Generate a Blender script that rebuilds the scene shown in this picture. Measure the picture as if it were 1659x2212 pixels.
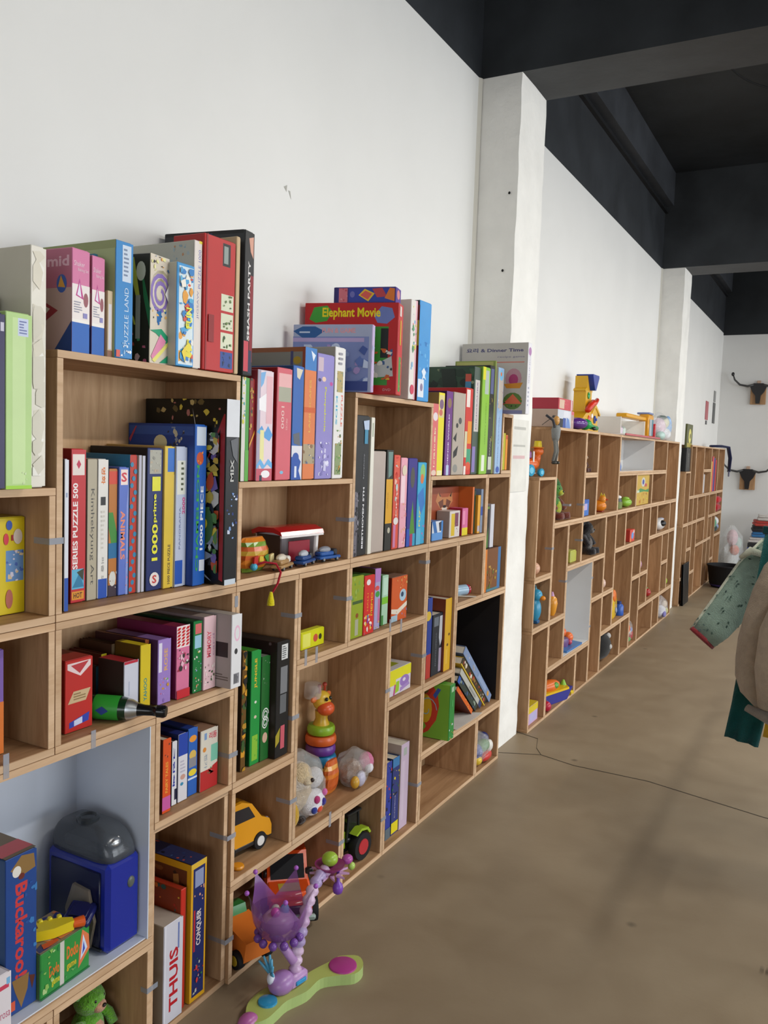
import bpy, math, random
from mathutils import Vector, Matrix, Euler

for o in list(bpy.data.objects):
    bpy.data.objects.remove(o)
scene = bpy.context.scene
COL = scene.collection
R = math.radians

# ------------------------------------------------------------------ camera
def make_camera():
    yaw, pitch, roll = 0.497202, -0.0762748, 0.0349435
    f = Vector((-math.sin(yaw)*math.cos(pitch), math.cos(yaw)*math.cos(pitch), math.sin(pitch)))
    r = Vector((math.cos(yaw), math.sin(yaw), 0)); u = r.cross(f)
    r2 = r*math.cos(roll) + u*math.sin(roll); u2 = -r*math.sin(roll) + u*math.cos(roll)
    m = Matrix((r2, u2, -f)).transposed().to_4x4()
    m.translation = Vector((1.665, 0, 1.5))
    cam = bpy.data.cameras.new('camera')
    cam.sensor_fit = 'VERTICAL'; cam.sensor_height = 36; cam.lens = 36*1834.5/2212
    cam.clip_start = .02
    o = bpy.data.objects.new('camera', cam); COL.objects.link(o); o.matrix_world = m
    scene.camera = o
make_camera()

# ------------------------------------------------------------------ light and exposure
vs = scene.view_settings
vs.view_transform = 'Standard'; vs.look = 'None'; vs.gamma = 1; vs.use_curve_mapping = False
vs.exposure = -0.45
world = bpy.data.worlds.new('world'); scene.world = world; world.use_nodes = True
bg = world.node_tree.nodes['Background']
bg.inputs[0].default_value = (.80, .88, 1, 1); bg.inputs[1].default_value = 1.6     # overcast daylight outside

YA0 = -6.1
def area(name, loc, rot, sx, sy, power, col):
    l = bpy.data.lights.new(name, 'AREA'); l.shape = 'RECTANGLE'; l.size = sx; l.size_y = sy
    l.energy = power; l.color = col
    o = bpy.data.objects.new(name, l); COL.objects.link(o); o.location = loc; o.rotation_euler = rot
    return o
# daylight coming in through the tall shop windows of the wall opposite the shelves
for i, (y0, p) in enumerate(((-2.4, 8), (3.5, 280), (7.2, 180), (11.0, 180))):
    area('window_daylight', (8.3, y0, 1.75), (0, R(90), 0), 2.7, 3.2, p, (.90, .95, 1))
area('rear_fill_light', (5.0, YA0, 1.7), (R(90), 0, 0), 6.0, 2.6, 180, (.90, .95, 1))  # unseen rear light, added to brighten the column and box sides facing it
# fluorescent battens hung in a row between the beams
LAMPS = [(2.8, -1.6), (2.8, .6), (2.8, 2.5), (2.8, 5.2), (2.8, 7.2), (2.8, 9.6), (2.8, 11.6)]
for i, (x, y) in enumerate(LAMPS):
    area('batten_light', (x, y, 3.36), (0, 0, 0), .10, 1.45, (5, 14, 78, 60, 52, 46, 40)[i], (1, .965, .90))

# ------------------------------------------------------------------ helpers
def lin(h):
    if not isinstance(h, str): return tuple(h)
    if len(h) == 3: h = h[0]*2+h[1]*2+h[2]*2
    out = []
    for i in (0, 2, 4):
        c = int(h[i:i+2], 16)/255
        out.append(c/12.92 if c <= .04045 else ((c+.055)/1.055)**2.4)
    return tuple(out)

class MB:
    """collects faces with a colour each; build() links them as one mesh object"""
    def __init__(s): s.v = []; s.f = []; s.c = []; s.m = None
    def P(s, p):
        p = Vector(p)
        if s.m is not None: p = s.m @ p
        s.v.append(tuple(p)); return len(s.v)-1
    def poly(s, pts, col):
        s.f.append([s.P(p) for p in pts]); s.c.append(lin(col))
    def box(s, x0, x1, y0, y1, z0, z1, col):
        b = [s.P(p) for p in ((x0,y0,z0),(x1,y0,z0),(x1,y1,z0),(x0,y1,z0),(x0,y0,z1),(x1,y0,z1),(x1,y1,z1),(x0,y1,z1))]
        c = lin(col)
        for q in ((0,3,2,1),(4,5,6,7),(0,1,5,4),(1,2,6,5),(2,3,7,6),(3,0,4,7)):
            s.f.append([b[i] for i in q]); s.c.append(c)
        return s
    def cbox(s, x0, x1, y0, y1, z0, z1, col, ch=.002, cols=None):
        """box with chamfered edges; cols = optional colours by face S L R T B K"""
        cols = cols or {}
        lo = (x0,y0,z0); hi = (x1,y1,z1); ctr = [(a+b)/2 for a, b in zip(lo, hi)]
        ch = min(ch, *[(b-a)*.3 for a, b in zip(lo, hi)])
        idx = {}
        def V(sg, ax):
            k = (sg, ax)
            if k not in idx:
                p = []
                for i in range(3):
                    e = hi[i] if sg[i] > 0 else lo[i]
                    if i != ax: e -= sg[i]*ch
                    p.append(e)
                idx[k] = s.P(p)
            return idx[k]
        nm = {(0,1):'S',(0,-1):'K',(1,-1):'L',(1,1):'R',(2,1):'T',(2,-1):'B'}
        def add(ids, n, c):
            a, b, d = (Vector(s.v[i]) for i in ids[:3])
            nn = Vector(n)
            if s.m is not None: nn = s.m.to_3x3() @ nn
            if (b-a).cross(d-a).dot(nn) < 0: ids = ids[::-1]
            s.f.append(ids); s.c.append(lin(c))
        for ax in range(3):
            i, j = [k for k in range(3) if k != ax]
            for sg in (1, -1):
                ids = []
                for a, b in ((-1,-1),(1,-1),(1,1),(-1,1)):
                    q = [0,0,0]; q[ax] = sg; q[i] = a; q[j] = b
                    ids.append(V(tuple(q), ax))
                n = [0,0,0]; n[ax] = sg
                add(ids, n, cols.get(nm[(ax,sg)], col))
        for ax in range(3):
            i, j = [k for k in range(3) if k != ax]
            for a in (1,-1):
                for b in (1,-1):
                    q0 = [0,0,0]; q0[ax] = -1; q0[i] = a; q0[j] = b
                    q1 = list(q0); q1[ax] = 1
                    n = [0,0,0]; n[i] = a; n[j] = b
                    add([V(tuple(q0),i),V(tuple(q1),i),V(tuple(q1),j),V(tuple(q0),j)], n, cols.get(nm[(i,a)], col))
        for a in (1,-1):
            for b in (1,-1):
                for c in (1,-1):
                    add([V((a,b,c),0),V((a,b,c),1),V((a,b,c),2)], (a,b,c), col)
        return s
    def ring(s, ctr, ax1, ax2, r1, r2, n):
        ctr = Vector(ctr); a = Vector(ax1); b = Vector(ax2)
        return [s.P(ctr + a*(math.cos(2*math.pi*i/n)*r1) + b*(math.sin(2*math.pi*i/n)*r2)) for i in range(n)]
    def loft(s, rings, col, cap0=True, cap1=True, cols=None):
        n = len(rings[0])
        for k in range(len(rings)-1):
            A, B = rings[k], rings[k+1]; c = lin(cols[k] if cols else col)
            for i in range(n):
                j = (i+1) % n
                s.f.append([A[i], A[j], B[j], B[i]]); s.c.append(c)
        if cap0: s.f.append(list(reversed(rings[0]))); s.c.append(lin(cols[0] if cols else col))
        if cap1: s.f.append(list(rings[-1])); s.c.append(lin(cols[-1] if cols else col))
        return s
    def lathe(s, ctr, prof, col, n=20, axis='z', cols=None, cap=True):
        """prof = [(radius, height)...] along axis from ctr"""
        ax = {'z':(Vector((1,0,0)),Vector((0,1,0)),Vector((0,0,1))),'x':(Vector((0,1,0)),Vector((0,0,1)),Vector((1,0,0))),
              'y':(Vector((0,0,1)),Vector((1,0,0)),Vector((0,1,0)))}[axis] if isinstance(axis, str) else axis
        c = Vector(ctr)
        rg = [s.ring(c+ax[2]*h, ax[0], ax[1], max(r,1e-4), max(r,1e-4), n) for r, h in prof]
        return s.loft(rg, col, cap, cap, cols)
    def tube(s, path, rad, col, n=8, flat=1.0, cols=None):
        path = [Vector(p) for p in path]
        if not isinstance(rad, (list, tuple)): rad = [rad]*len(path)
        rg = []; up = Vector((0,0,1)); pa = None
        for i, p in enumerate(path):
            t = (path[min(i+1,len(path)-1)] - path[max(i-1,0)]).normalized()
            if pa is None:
                a = t.cross(up)
                if a.length < .1: a = t.cross(Vector((1,0,0)))
            else:
                a = pa - t*pa.dot(t)
            a.normalize(); pa = a; b = t.cross(a)
            rg.append(s.ring(p, a, b, rad[i], rad[i]*flat, n))
        # orientation: ring a,b with t = a x b
        return s.loft(rg, col, True, True, cols)
    def ball(s, ctr, r, col, nu=14, nv=8, m=None, fn=None):
        if not isinstance(r, (list, tuple)): r = (r, r, r)
        c = Vector(ctr); rg = []
        for k in range(nv+1):
            t = math.pi*(k/nv) if 0 < k < nv else (.02 if k == 0 else math.pi-.02)
            ids = []
            for i in range(nu):
                a = 2*math.pi*i/nu
                d = Vector((math.sin(t)*math.cos(a), math.sin(t)*math.sin(a), -math.cos(t)))
                p = Vector((d.x*r[0], d.y*r[1], d.z*r[2]))
                if fn: p = p*fn(d)
                if m is not None: p = m @ p
                ids.append(s.P(c+p))
            rg.append(ids)
        return s.loft(rg, col)
    def prism(s, pts, z0, z1, col, plane='xy', topcol=None):
        """extrude an outline; plane tells which axes pts use"""
        def mk(a, b, c): return {'xy':(a,b,c),'yz':(c,a,b),'xz':(a,c,b)}[plane]
        A = [s.P(mk(a,b,z0)) for a, b in pts]; B = [s.P(mk(a,b,z1)) for a, b in pts]
        n = len(pts); fl = plane == 'xz'
        def add(q, c):
            s.f.append(q[::-1] if fl else q); s.c.append(lin(c))
        for i in range(n):
            j = (i+1) % n; add([A[i],A[j],B[j],B[i]], col)
        add(A[::-1], col); add(B, topcol or col)
        return s
    def build(s, name, mat, parent=None, smooth=False, loc=None, kind=None):
        me = bpy.data.meshes.new(name)
        me.from_pydata(s.v, [], s.f)
        at = me.color_attributes.new('Col', 'FLOAT_COLOR', 'CORNER')
        buf = []
        for f, c in zip(s.f, s.c): buf.extend((c[0], c[1], c[2], 1.0)*len(f))
        at.data.foreach_set('color', buf)
        me.materials.append(M[mat])
        if smooth is True: me.polygons.foreach_set('use_smooth', [True]*len(me.polygons))
        elif smooth:
            me.polygons.foreach_set('use_smooth', [True]*len(me.polygons)); me.set_sharp_from_angle(angle=R(smooth))
        o = bpy.data.objects.new(name, me); COL.objects.link(o)
        if parent: o.parent = parent
        if loc: o.location = loc
        if kind: o['kind'] = kind
        return o

def tag(o, label, cat, group=None):
    o['label'] = label; o['category'] = cat
    if group: o['group'] = group
    return o
def thing(name, label, cat, loc=(0,0,0), rot=(0,0,0), group=None):
    o = bpy.data.objects.new(name, None); COL.objects.link(o); o.empty_display_size = .05
    o.location = loc; o.rotation_euler = rot
    return tag(o, label, cat, group)

# ------------------------------------------------------------------ materials (all procedural)
M = {}
def mat(name, rough=.5, spec=.5, bump=0, bscale=60, var=.10, vscale=9, metal=0, alpha=1, trans=0, coat=0, sheen=0, rvar=0):
    m = bpy.data.materials.new(name); m.use_nodes = True; M[name] = m
    nt = m.node_tree; N = nt.nodes; L = nt.links; b = N['Principled BSDF']
    at = N.new('ShaderNodeAttribute'); at.attribute_name = 'Col'
    tc = N.new('ShaderNodeTexCoord')
    nz = N.new('ShaderNodeTexNoise'); nz.inputs['Scale'].default_value = vscale; nz.inputs['Detail'].default_value = 5
    L.new(tc.outputs['Object'], nz.inputs['Vector'])
    mr = N.new('ShaderNodeMapRange'); mr.inputs[1].default_value = .3; mr.inputs[2].default_value = .7
    mr.inputs[3].default_value = 1-var; mr.inputs[4].default_value = 1+var*.6
    L.new(nz.outputs['Fac'], mr.inputs[0])
    mx = N.new('ShaderNodeMix'); mx.data_type = 'RGBA'; mx.blend_type = 'MULTIPLY'; mx.inputs[0].default_value = 1
    L.new(at.outputs['Color'], mx.inputs[6]); L.new(mr.outputs[0], mx.inputs[7])
    L.new(mx.outputs[2], b.inputs['Base Color'])
    b.inputs['Roughness'].default_value = rough; b.inputs['Specular IOR Level'].default_value = spec
    b.inputs['Metallic'].default_value = metal; b.inputs['Alpha'].default_value = alpha
    b.inputs['Transmission Weight'].default_value = trans; b.inputs['Coat Weight'].default_value = coat
    b.inputs['Sheen Weight'].default_value = sheen
    if rvar:
        r2 = N.new('ShaderNodeMapRange'); r2.inputs[3].default_value = rough-rvar; r2.inputs[4].default_value = rough+rvar
        L.new(nz.outputs['Fac'], r2.inputs[0]); L.new(r2.outputs[0], b.inputs['Roughness'])
    if bump:
        n2 = N.new('ShaderNodeTexNoise'); n2.inputs['Scale'].default_value = bscale; n2.inputs['Detail'].default_value = 4
        L.new(tc.outputs['Object'], n2.inputs['Vector'])
        bp = N.new('ShaderNodeBump'); bp.inputs['Strength'].default_value = bump; bp.inputs['Distance'].default_value = .01
        L.new(n2.outputs['Fac'], bp.inputs['Height']); L.new(bp.outputs[0], b.inputs['Normal'])
    return m
mat('carton', .42, .4, var=.07, rvar=.1)
mat('print', .38, .4, var=.06)
mat('paper', .8, .2, bump=.15, bscale=300, var=.08)
mat('plastic', .32, .5, var=.04)
mat('gloss', .16, .5, var=.03)
mat('clear', .12, .5, var=.03, alpha=.30)
mat('tinted', .15, .5, var=.03, alpha=.62)
mat('film', .10, .6, bump=.5, bscale=45, var=.05, alpha=.30)
mat('rubber', .7, .3, var=.1)
mat('fabric', .92, .1, bump=.5, bscale=260, var=.14, vscale=30, sheen=.3)
mat('fur', .95, .1, bump=.9, bscale=160, var=.2, vscale=60, sheen=.4)
mat('metal', .35, .5, metal=1, var=.05)
mat('tape', .25, .5, var=.12, alpha=.5)
mat('white_paint', .62, .35, bump=.10, bscale=14, var=.03, vscale=2)
mat('render_coat', .75, .25, bump=.45, bscale=22, var=.07, vscale=5)
mat('black_paint', .55, .35, bump=.25, bscale=9, var=.35, vscale=3)
mat('laminate', .35, .45, var=.02)

def wood(name, c1, c2, axis):
    m = bpy.data.materials.new(name); m.use_nodes = True; M[name] = m
    nt = m.node_tree; N = nt.nodes; L = nt.links; b = N['Principled BSDF']
    tc = N.new('ShaderNodeTexCoord'); mp = N.new('ShaderNodeMapping')
    sc = {'x':(2.5,26,26),'y':(26,2.5,26),'z':(26,26,2.5)}[axis]
    mp.inputs['Scale'].default_value = sc
    L.new(tc.outputs['Object'], mp.inputs['Vector'])
    oi = N.new('ShaderNodeObjectInfo')
    add = N.new('ShaderNodeVectorMath'); add.operation = 'ADD'
    mul = N.new('ShaderNodeMath'); mul.operation = 'MULTIPLY'; mul.inputs[1].default_value = 40
    L.new(oi.outputs['Random'], mul.inputs[0])
    L.new(mp.outputs[0], add.inputs[0]); L.new(mul.outputs[0], add.inputs[1])
    nz = N.new('ShaderNodeTexNoise'); nz.inputs['Scale'].default_value = 1; nz.inputs['Detail'].default_value = 7
    nz.inputs['Roughness'].default_value = .65; nz.inputs['Distortion'].default_value = .6
    L.new(add.outputs[0], nz.inputs['Vector'])
    cr = N.new('ShaderNodeValToRGB'); e = cr.color_ramp.elements
    e[0].position = .30; e[0].color = (*lin(c2), 1); e[1].position = .68; e[1].color = (*lin(c1), 1)
    L.new(nz.outputs['Fac'], cr.inputs[0])
    hv = N.new('ShaderNodeHueSaturation')
    mr = N.new('ShaderNodeMapRange'); mr.inputs[3].default_value = .90; mr.inputs[4].default_value = 1.08
    L.new(oi.outputs['Random'], mr.inputs[0]); L.new(mr.outputs[0], hv.inputs['Value']); L.new(cr.outputs[0], hv.inputs['Color'])
    L.new(hv.outputs[0], b.inputs['Base Color'])
    b.inputs['Roughness'].default_value = .55; b.inputs['Specular IOR Level'].default_value = .3
    bp = N.new('ShaderNodeBump'); bp.inputs['Strength'].default_value = .12; bp.inputs['Distance'].default_value = .004
    L.new(nz.outputs['Fac'], bp.inputs['Height']); L.new(bp.outputs[0], b.inputs['Normal'])
PLY1, PLY2 = 'bd966f', '926c49'
wood('ply_edge', 'd9b997', 'ba9672', 'y'); wood('ply_y', PLY1, PLY2, 'y'); wood('ply_z', PLY1, PLY2, 'z'); wood('ply_back', 'd2ae86', 'ae8860', 'z')

def floor_mat():
    m = bpy.data.materials.new('concrete'); m.use_nodes = True; M['concrete'] = m
    nt = m.node_tree; N = nt.nodes; L = nt.links; b = N['Principled BSDF']
    tc = N.new('ShaderNodeTexCoord')
    def noise(sc, det, dist=0):
        n = N.new('ShaderNodeTexNoise'); n.inputs['Scale'].default_value = sc; n.inputs['Detail'].default_value = det
        n.inputs['Distortion'].default_value = dist; L.new(tc.outputs['Object'], n.inputs['Vector']); return n
    a = noise(.9, 6, .8); c = noise(5, 8, .4); d = noise(60, 3)
    cr = N.new('ShaderNodeValToRGB'); e = cr.color_ramp.elements
    e[0].position = .32; e[0].color = (*lin('82715a'), 1); e[1].position = .70; e[1].color = (*lin('9a8a72'), 1)
    mx = N.new('ShaderNodeMath'); mx.operation = 'ADD'
    m1 = N.new('ShaderNodeMath'); m1.operation = 'MULTIPLY'; m1.inputs[1].default_value = .55; L.new(a.outputs['Fac'], m1.inputs[0])
    m2 = N.new('ShaderNodeMath'); m2.operation = 'MULTIPLY'; m2.inputs[1].default_value = .45; L.new(c.outputs['Fac'], m2.inputs[0])
    L.new(m1.outputs[0], mx.inputs[0]); L.new(m2.outputs[0], mx.inputs[1]); L.new(mx.outputs[0], cr.inputs[0])
    # small dark stains
    vo = N.new('ShaderNodeTexVoronoi'); vo.inputs['Scale'].default_value = 2.3; L.new(tc.outputs['Object'], vo.inputs['Vector'])
    st = N.new('ShaderNodeMapRange'); st.inputs[1].default_value = .015; st.inputs[2].default_value = .05; st.inputs[3].default_value = .55; st.inputs[4].default_value = 1
    L.new(vo.outputs['Distance'], st.inputs[0])
    ml = N.new('ShaderNodeMix'); ml.data_type = 'RGBA'; ml.blend_type = 'MULTIPLY'; ml.inputs[0].default_value = 1
    L.new(cr.outputs[0], ml.inputs[6]); L.new(st.outputs[0], ml.inputs[7])
    L.new(ml.outputs[2], b.inputs['Base Color'])
    rr = N.new('ShaderNodeMapRange'); rr.inputs[3].default_value = .38; rr.inputs[4].default_value = .62
    L.new(c.outputs['Fac'], rr.inputs[0]); L.new(rr.outputs[0], b.inputs['Roughness'])
    b.inputs['Specular IOR Level'].default_value = .35
    bp = N.new('ShaderNodeBump'); bp.inputs['Strength'].default_value = .08; bp.inputs['Distance'].default_value = .004
    L.new(d.outputs['Fac'], bp.inputs['Height']); L.new(bp.outputs[0], b.inputs['Normal'])
floor_mat()

# ------------------------------------------------------------------ the room
WALL = 'e9e8e4'
YA, YB, XR, ZB, ZC = -6.2, 12.95, 8.5, 3.27, 4.14
def struct(name, mb, m, smooth=False):
    o = mb.build(name, m, smooth=smooth); o['kind'] = 'structure'; return o
b = MB(); b.box(-.2, XR+.2, YA, YB+.2, -.1, 0, '999'); struct('floor', b, 'concrete')
# hairline crack in the slab: a thin recessed-looking sliver of dark grout
b = MB()
ck = [(.23,3.93),(.42,4.02),(.60,3.97),(.95,3.97),(1.45,3.84),(2.1,3.74),(3.4,3.62)]
for (x0,y0),(x1,y1) in zip(ck, ck[1:]):
    b.poly([(x0,y0-.004,.0006),(x1,y1-.004,.0006),(x1,y1+.003,.0006),(x0,y0+.003,.0006)], '3d352a')
ck = [(.20,4.28),(.33,4.24),(.37,4.10),(.42,4.02)]
for (x0,y0),(x1,y1) in zip(ck, ck[1:]):
    b.poly([(x0,y0-.003,.0006),(x1,y1-.003,.0006),(x1,y1+.004,.0006),(x0,y0+.004,.0006)], '3d352a')
o = b.build('trim_1', 'rubber'); o['kind'] = 'structure'
b = MB(); b.box(-.2, 0, YA, YB+.2, 0, ZB, WALL); struct('wall_left', b, 'white_paint')
b = MB(); b.box(-.2, .001, YA, YB+.2, ZB, ZC, '2f3236'); struct('wall_left_upper', b, 'black_paint')
b = MB(); b.box(0, XR, YB, YB+.2, 0, ZB, 'd6d5d2'); struct('wall_end', b, 'white_paint')
b = MB(); b.box(0, XR, YB-.02, YB+.2, ZB-.03, ZC, '24272a'); struct('wall_end_upper', b, 'black_paint')
b = MB(); b.box(-.2, 1.5, YA-.2, YA, 0, ZC, WALL); b.box(7.7, XR+.2, YA-.2, YA, 0, ZC, WALL); b.box(1.5, 7.7, YA-.2, YA, 3.05, ZC, WALL); b.box(1.5, 7.7, YA-.2, YA, 0, .35, WALL); struct('wall_rear', b, 'white_paint')
b = MB(); b.box(-.2, XR+.2, YA, YB+.2, ZC, ZC+.15, '202326'); struct('ceiling', b, 'black_paint')
# opposite wall with its window openings and panes
WIN = [(-2.4-1.6, -2.4+1.6), (1.9, 5.1), (5.6, 8.8), (9.4, 12.6)]
b = MB(); ys = [YA] + [v for w in WIN for v in w] + [YB]
for i in range(0, len(ys), 2): b.box(XR, XR+.2, ys[i], ys[i+1], .35, 3.15, WALL)
b.box(XR, XR+.2, YA, YB, 0, .35, WALL); b.box(XR, XR+.2, YA, YB, 3.15, ZC, WALL); struct('wall_right', b, 'white_paint')
for i, (y0, y1) in enumerate(WIN):
    r = bpy.data.objects.new('window_%d' % (i+1), None); COL.objects.link(r); r['kind'] = 'structure'; r.location = (XR, y0, .35)
    b = MB(); w = y1-y0
    for k in range(5): b.box(.06, .12, k*(w-.06)/4, k*(w-.06)/4+.06, 0, 2.8, '2b2d30')
    for z in (0, 1.9, 2.74): b.box(.06, .12, 0, w, z, z+.06, '2b2d30')
    b.build('window_frame', 'black_paint', r)
    b = MB(); b.box(.085, .09, .06, w-.06, .06, 2.74, 'eef4f8'); b.build('pane', 'clear', r)
r = bpy.data.objects.new('window_5', None); COL.objects.link(r); r['kind'] = 'structure'; r.location = (1.5, YA, .35)  # unseen rear opening, added along with the rear fill light
b = MB()
for k in range(6): b.box(k*6.14/5, k*6.14/5+.06, -.12, -.06, 0, 2.7, '2b2d30')
for z in (0, 2.64): b.box(0, 6.2, -.12, -.06, z, z+.06, '2b2d30')
b.build('window_frame', 'black_paint', r)
b = MB(); b.box(.06, 6.14, -.09, -.085, .06, 2.64, 'eef4f8'); b.build('pane', 'clear', r)
# columns: roughly rendered shafts standing proud of the wall
rng = random.Random(4)
def column(y0, y1, n):
    b = MB(); zs = [i*ZB/44 for i in range(45)]
    rg = []
    for z in zs:
        j = lambda: rng.uniform(-.0022, .0022)
        rg.append([b.P(p) for p in ((-.02,y0,z),(.209+j(),y0+j(),z),(.209+j(),(y0+y1)/2,z),(.209+j(),y1+j(),z),(-.02,y1,z))])
    b.loft(rg, 'efede7'); return struct('column_%d' % n, b, 'render_coat')
column(3.89, 4.25, 1); column(8.42, 8.80, 2); column(-.65, -.29, 3)
# cross beams carried by the columns and the stepped edge beam along the wall
for i, y0 in enumerate((3.89, 8.40, -.65)):
    b = MB(); b.box(.001, XR, y0, y0+(.40 if i == 1 else .36), ZB, ZC, '34373a'); struct('beam_%d' % (i+1), b, 'black_paint')
for i, (y0, y1) in enumerate(((4.25, 8.40), (8.80, 12.93), (-.29, 3.89), (YA, -.65))):
    b = MB(); b.box(.0015, .075, y0, y1, 3.84, ZC, '3a3d42'); b.box(.0015, .03, y0, y1, 3.775, 3.80, '15171a')
    struct('edge_beam_%d' % (i+1), b, 'black_paint')
# flush joint strips where wall and column meet
for i, y in enumerate((3.885, 8.395)):
    b = MB(); b.prism([(0,y-.022),(.012,y),(0,y)], 1.5, ZB, 'd2cec2'); o = b.build('trim_%d' % (i+2), 'white_paint'); o['kind'] = 'structure'
# cable hanging in a loop under the ceiling of the second bay
b = MB(); b.tube([(.80+.5*t*t, 5.55+.75*t, 4.10-.22*math.sin(math.pi*min(1,.1+t*.55))) for t in [i/14 for i in range(15)]], .006, '0c0d0e')
tag(b.build('cable', 'rubber'), 'thin black cable sagging under the dark ceiling of the second bay', 'cable')
# chips and pencil marks on the plaster
def mark(pts, col, m='rubber', n=[3]):
    n[0] += 1; b = MB()
    for p in pts: b.poly(p, col)
    o = b.build('trim_%d' % n[0], m); o['kind'] = 'structure'
mark([[(.0008,2.31,2.33),(.0008,2.325,2.318),(.0008,2.328,2.34)],[(.0008,2.335,2.325),(.0008,2.352,2.30),(.0008,2.346,2.325)]], 'b4b2aa')
for (x, z) in ((.172,2.72),(.155,2.36)):
    mark([[(x+.006*math.cos(a), 3.8835, z+.007*math.sin(a)) for a in [i*math.pi/4 for i in range(8)]]], '1c1b1a')
# batten lamps (hung clear of the view, they light the shelves)
for i, (x, y) in enumerate(LAMPS):
    t = thing('batten_lamp', 'white fluorescent batten lamp, %s of the row counted from the rear wall' % ['first','second','third','fourth','fifth','sixth','seventh'][i], 'lamp', (x, y, 3.40), group='batten lamps')
    b = MB(); b.cbox(-.06,.06,-.75,.75,0,.05,'eee',.008); b.build('housing', 'plastic', t)
    b = MB(); b.tube([(0,-.6,.05),(0,-.6,.65)], .006, '555'); b.tube([(0,.6,.05),(0,.6,.65)], .006, '555'); b.build('hanger', 'metal', t)

# ------------------------------------------------------------------ plywood shelving: box units standing on and beside each other
T = .016; DEP = .255
def unit(y0, y1, z0, z1, label, grp, white=None, dark=False, front=DEP, extra=None):
    g = .0008; y0 += g; y1 -= g; z1 -= g
    t = thing('shelf_unit', label, 'shelf unit', (0, y0, z0), group=grp); w = y1-y0; h = z1-z0
    jx = front + extra if extra else front
    def board(n, a, m):
        bb = MB(); bb.cbox(*a, 'fff', .0012); o = bb.build(n, m, t)
        bb = MB(); bb.box(a[1]-.0002, a[1]+.0006, a[2]+.0006, a[3]-.0006, a[4]+.0006, a[5]-.0006, 'fff'); bb.build('cut_edge', 'ply_edge', o); return o
    board('bottom_board', (.008, jx, 0, w, 0, T), 'ply_y'); board('top_board', (.008, jx, 0, w, h-T, h), 'ply_y')
    board('side_panel', (.008, jx-.0006, 0, T, T, h-T), 'ply_z'); board('side_panel', (.008, jx-.0006, w-T, w, T, h-T), 'ply_z')
    bb = MB(); bb.box(.003, .008, .002, w-.002, .002, h-.002, '2a211b' if dark else 'fff'); bb.build('back_panel', 'carton' if dark else 'ply_back', t)
    if dark:
        bb = MB(); bb.box(.0105, jx-.02, w-T-.003, w-T, T, h-T, '1c1714'); bb.build('dark_lining', 'carton', t)
    if white:
        for a in ((.0083, .0103, T, w-T, T, h-T), (.0105, jx-.004, T, T+.003, T, h-T), (.0105, jx+.001, w-T-.003, w-T, T, h-T), (.0105, jx-.004, T+.003, w-T-.003, T, T+.003)):
            bb = MB(); bb.box(*a, white); bb.build('white_lining', 'laminate', t)
    return t
G1, G2, G3 = ('plywood units of the near shelving', 'plywood units of the middle shelving', 'plywood units of the far shelving')
Y1 = lambda k: 1.197+.2953*k
S1 = [  # column from, to, row from, to, label
 (0,2,4,6,'large plywood unit holding puzzle boxes under the row with the pink boxes',None),
 (-2,0,4,5,'low plywood unit with a yellow game box, at the left edge',None),
 (2,4,4,5,'wide plywood unit holding the red roofed toy and a tassel',None),
 (4,6,4,6,'large plywood unit with slim puzzle boxes under the elephant box',None),
 (6,8,4,5,'wide plywood unit holding the fox box and small card games',None),
 (8,9,3,5,'narrow tall plywood unit holding magazines beside the white column',None),
 (-2,0,3,4,'plywood unit below the yellow game box at the left edge',None),
 (0,2,3,4,'wide plywood unit holding the red carton and the toy bottle',None),
 (2,3,2,4,'tall plywood unit holding the green and black game boxes',None),
 (3,4,3,4,'square plywood unit holding only a tiny yellow box',None),
 (4,6,3,4,'wide plywood unit holding the red and orange children\'s boxes',None),
 (6,7,2,4,'tall plywood unit holding the yellow and black books',None),
 (7,8,3,4,'square plywood unit holding the pale blue tin',None),
 (-1,1,1,3,'large plywood unit lined in white with the blue plastic case',None),
 (1,2,2,3,'square plywood unit holding five small upright boxes',None),
 (1,2,0,2,'tall plywood unit holding the white box with red lettering','f'),
 (2,3,1,2,'square plywood unit holding the yellow toy van',None),
 (3,5,1,3,'large plywood unit holding the giraffe stacker and bags of soft toys',None),
 (5,6,2,3,'square plywood unit holding the yellow and lilac carton',None),
 (5,6,0,2,'tall plywood unit holding a few books on the floor board',None),
 (6,7,1,2,'square plywood unit holding the green box with a lion',None),
 (7,9,1,3,'large plywood unit with a dark back holding the leaning books',None),
 (0,1,0,1,'square plywood unit holding green plush toys in the bottom row',None),
 (-1,0,0,1,'plywood unit in the lower left corner of the picture',None),
 (2,4,0,1,'wide plywood unit holding the orange toy truck',None),
 (4,5,0,1,'square plywood unit holding the black and green toy tractor',None),
 (6,8,0,1,'wide empty plywood unit in the bottom row',None),
 (8,9,0,1,'square plywood unit holding a bag of toys next to the white column',None)]
for a, e, j, k, lab, fl in S1:
    unit(Y1(a), Y1(e), .279*j, .279*k, lab, G1, white='cfd6e2' if 'lined' in lab else None, dark='dark back' in lab, extra=-.012 if fl else None)
unit(3.72, Y1(9), 1.395, 1.674, 'narrow plywood unit with orange books below the cookery game box', G1)
ORD = ['first','second','third','fourth','fifth','sixth','seventh','eighth','ninth','tenth','eleventh']
ROW = ['bottom row','second row up','third row up','fourth row up','fifth row up','top row']
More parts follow.
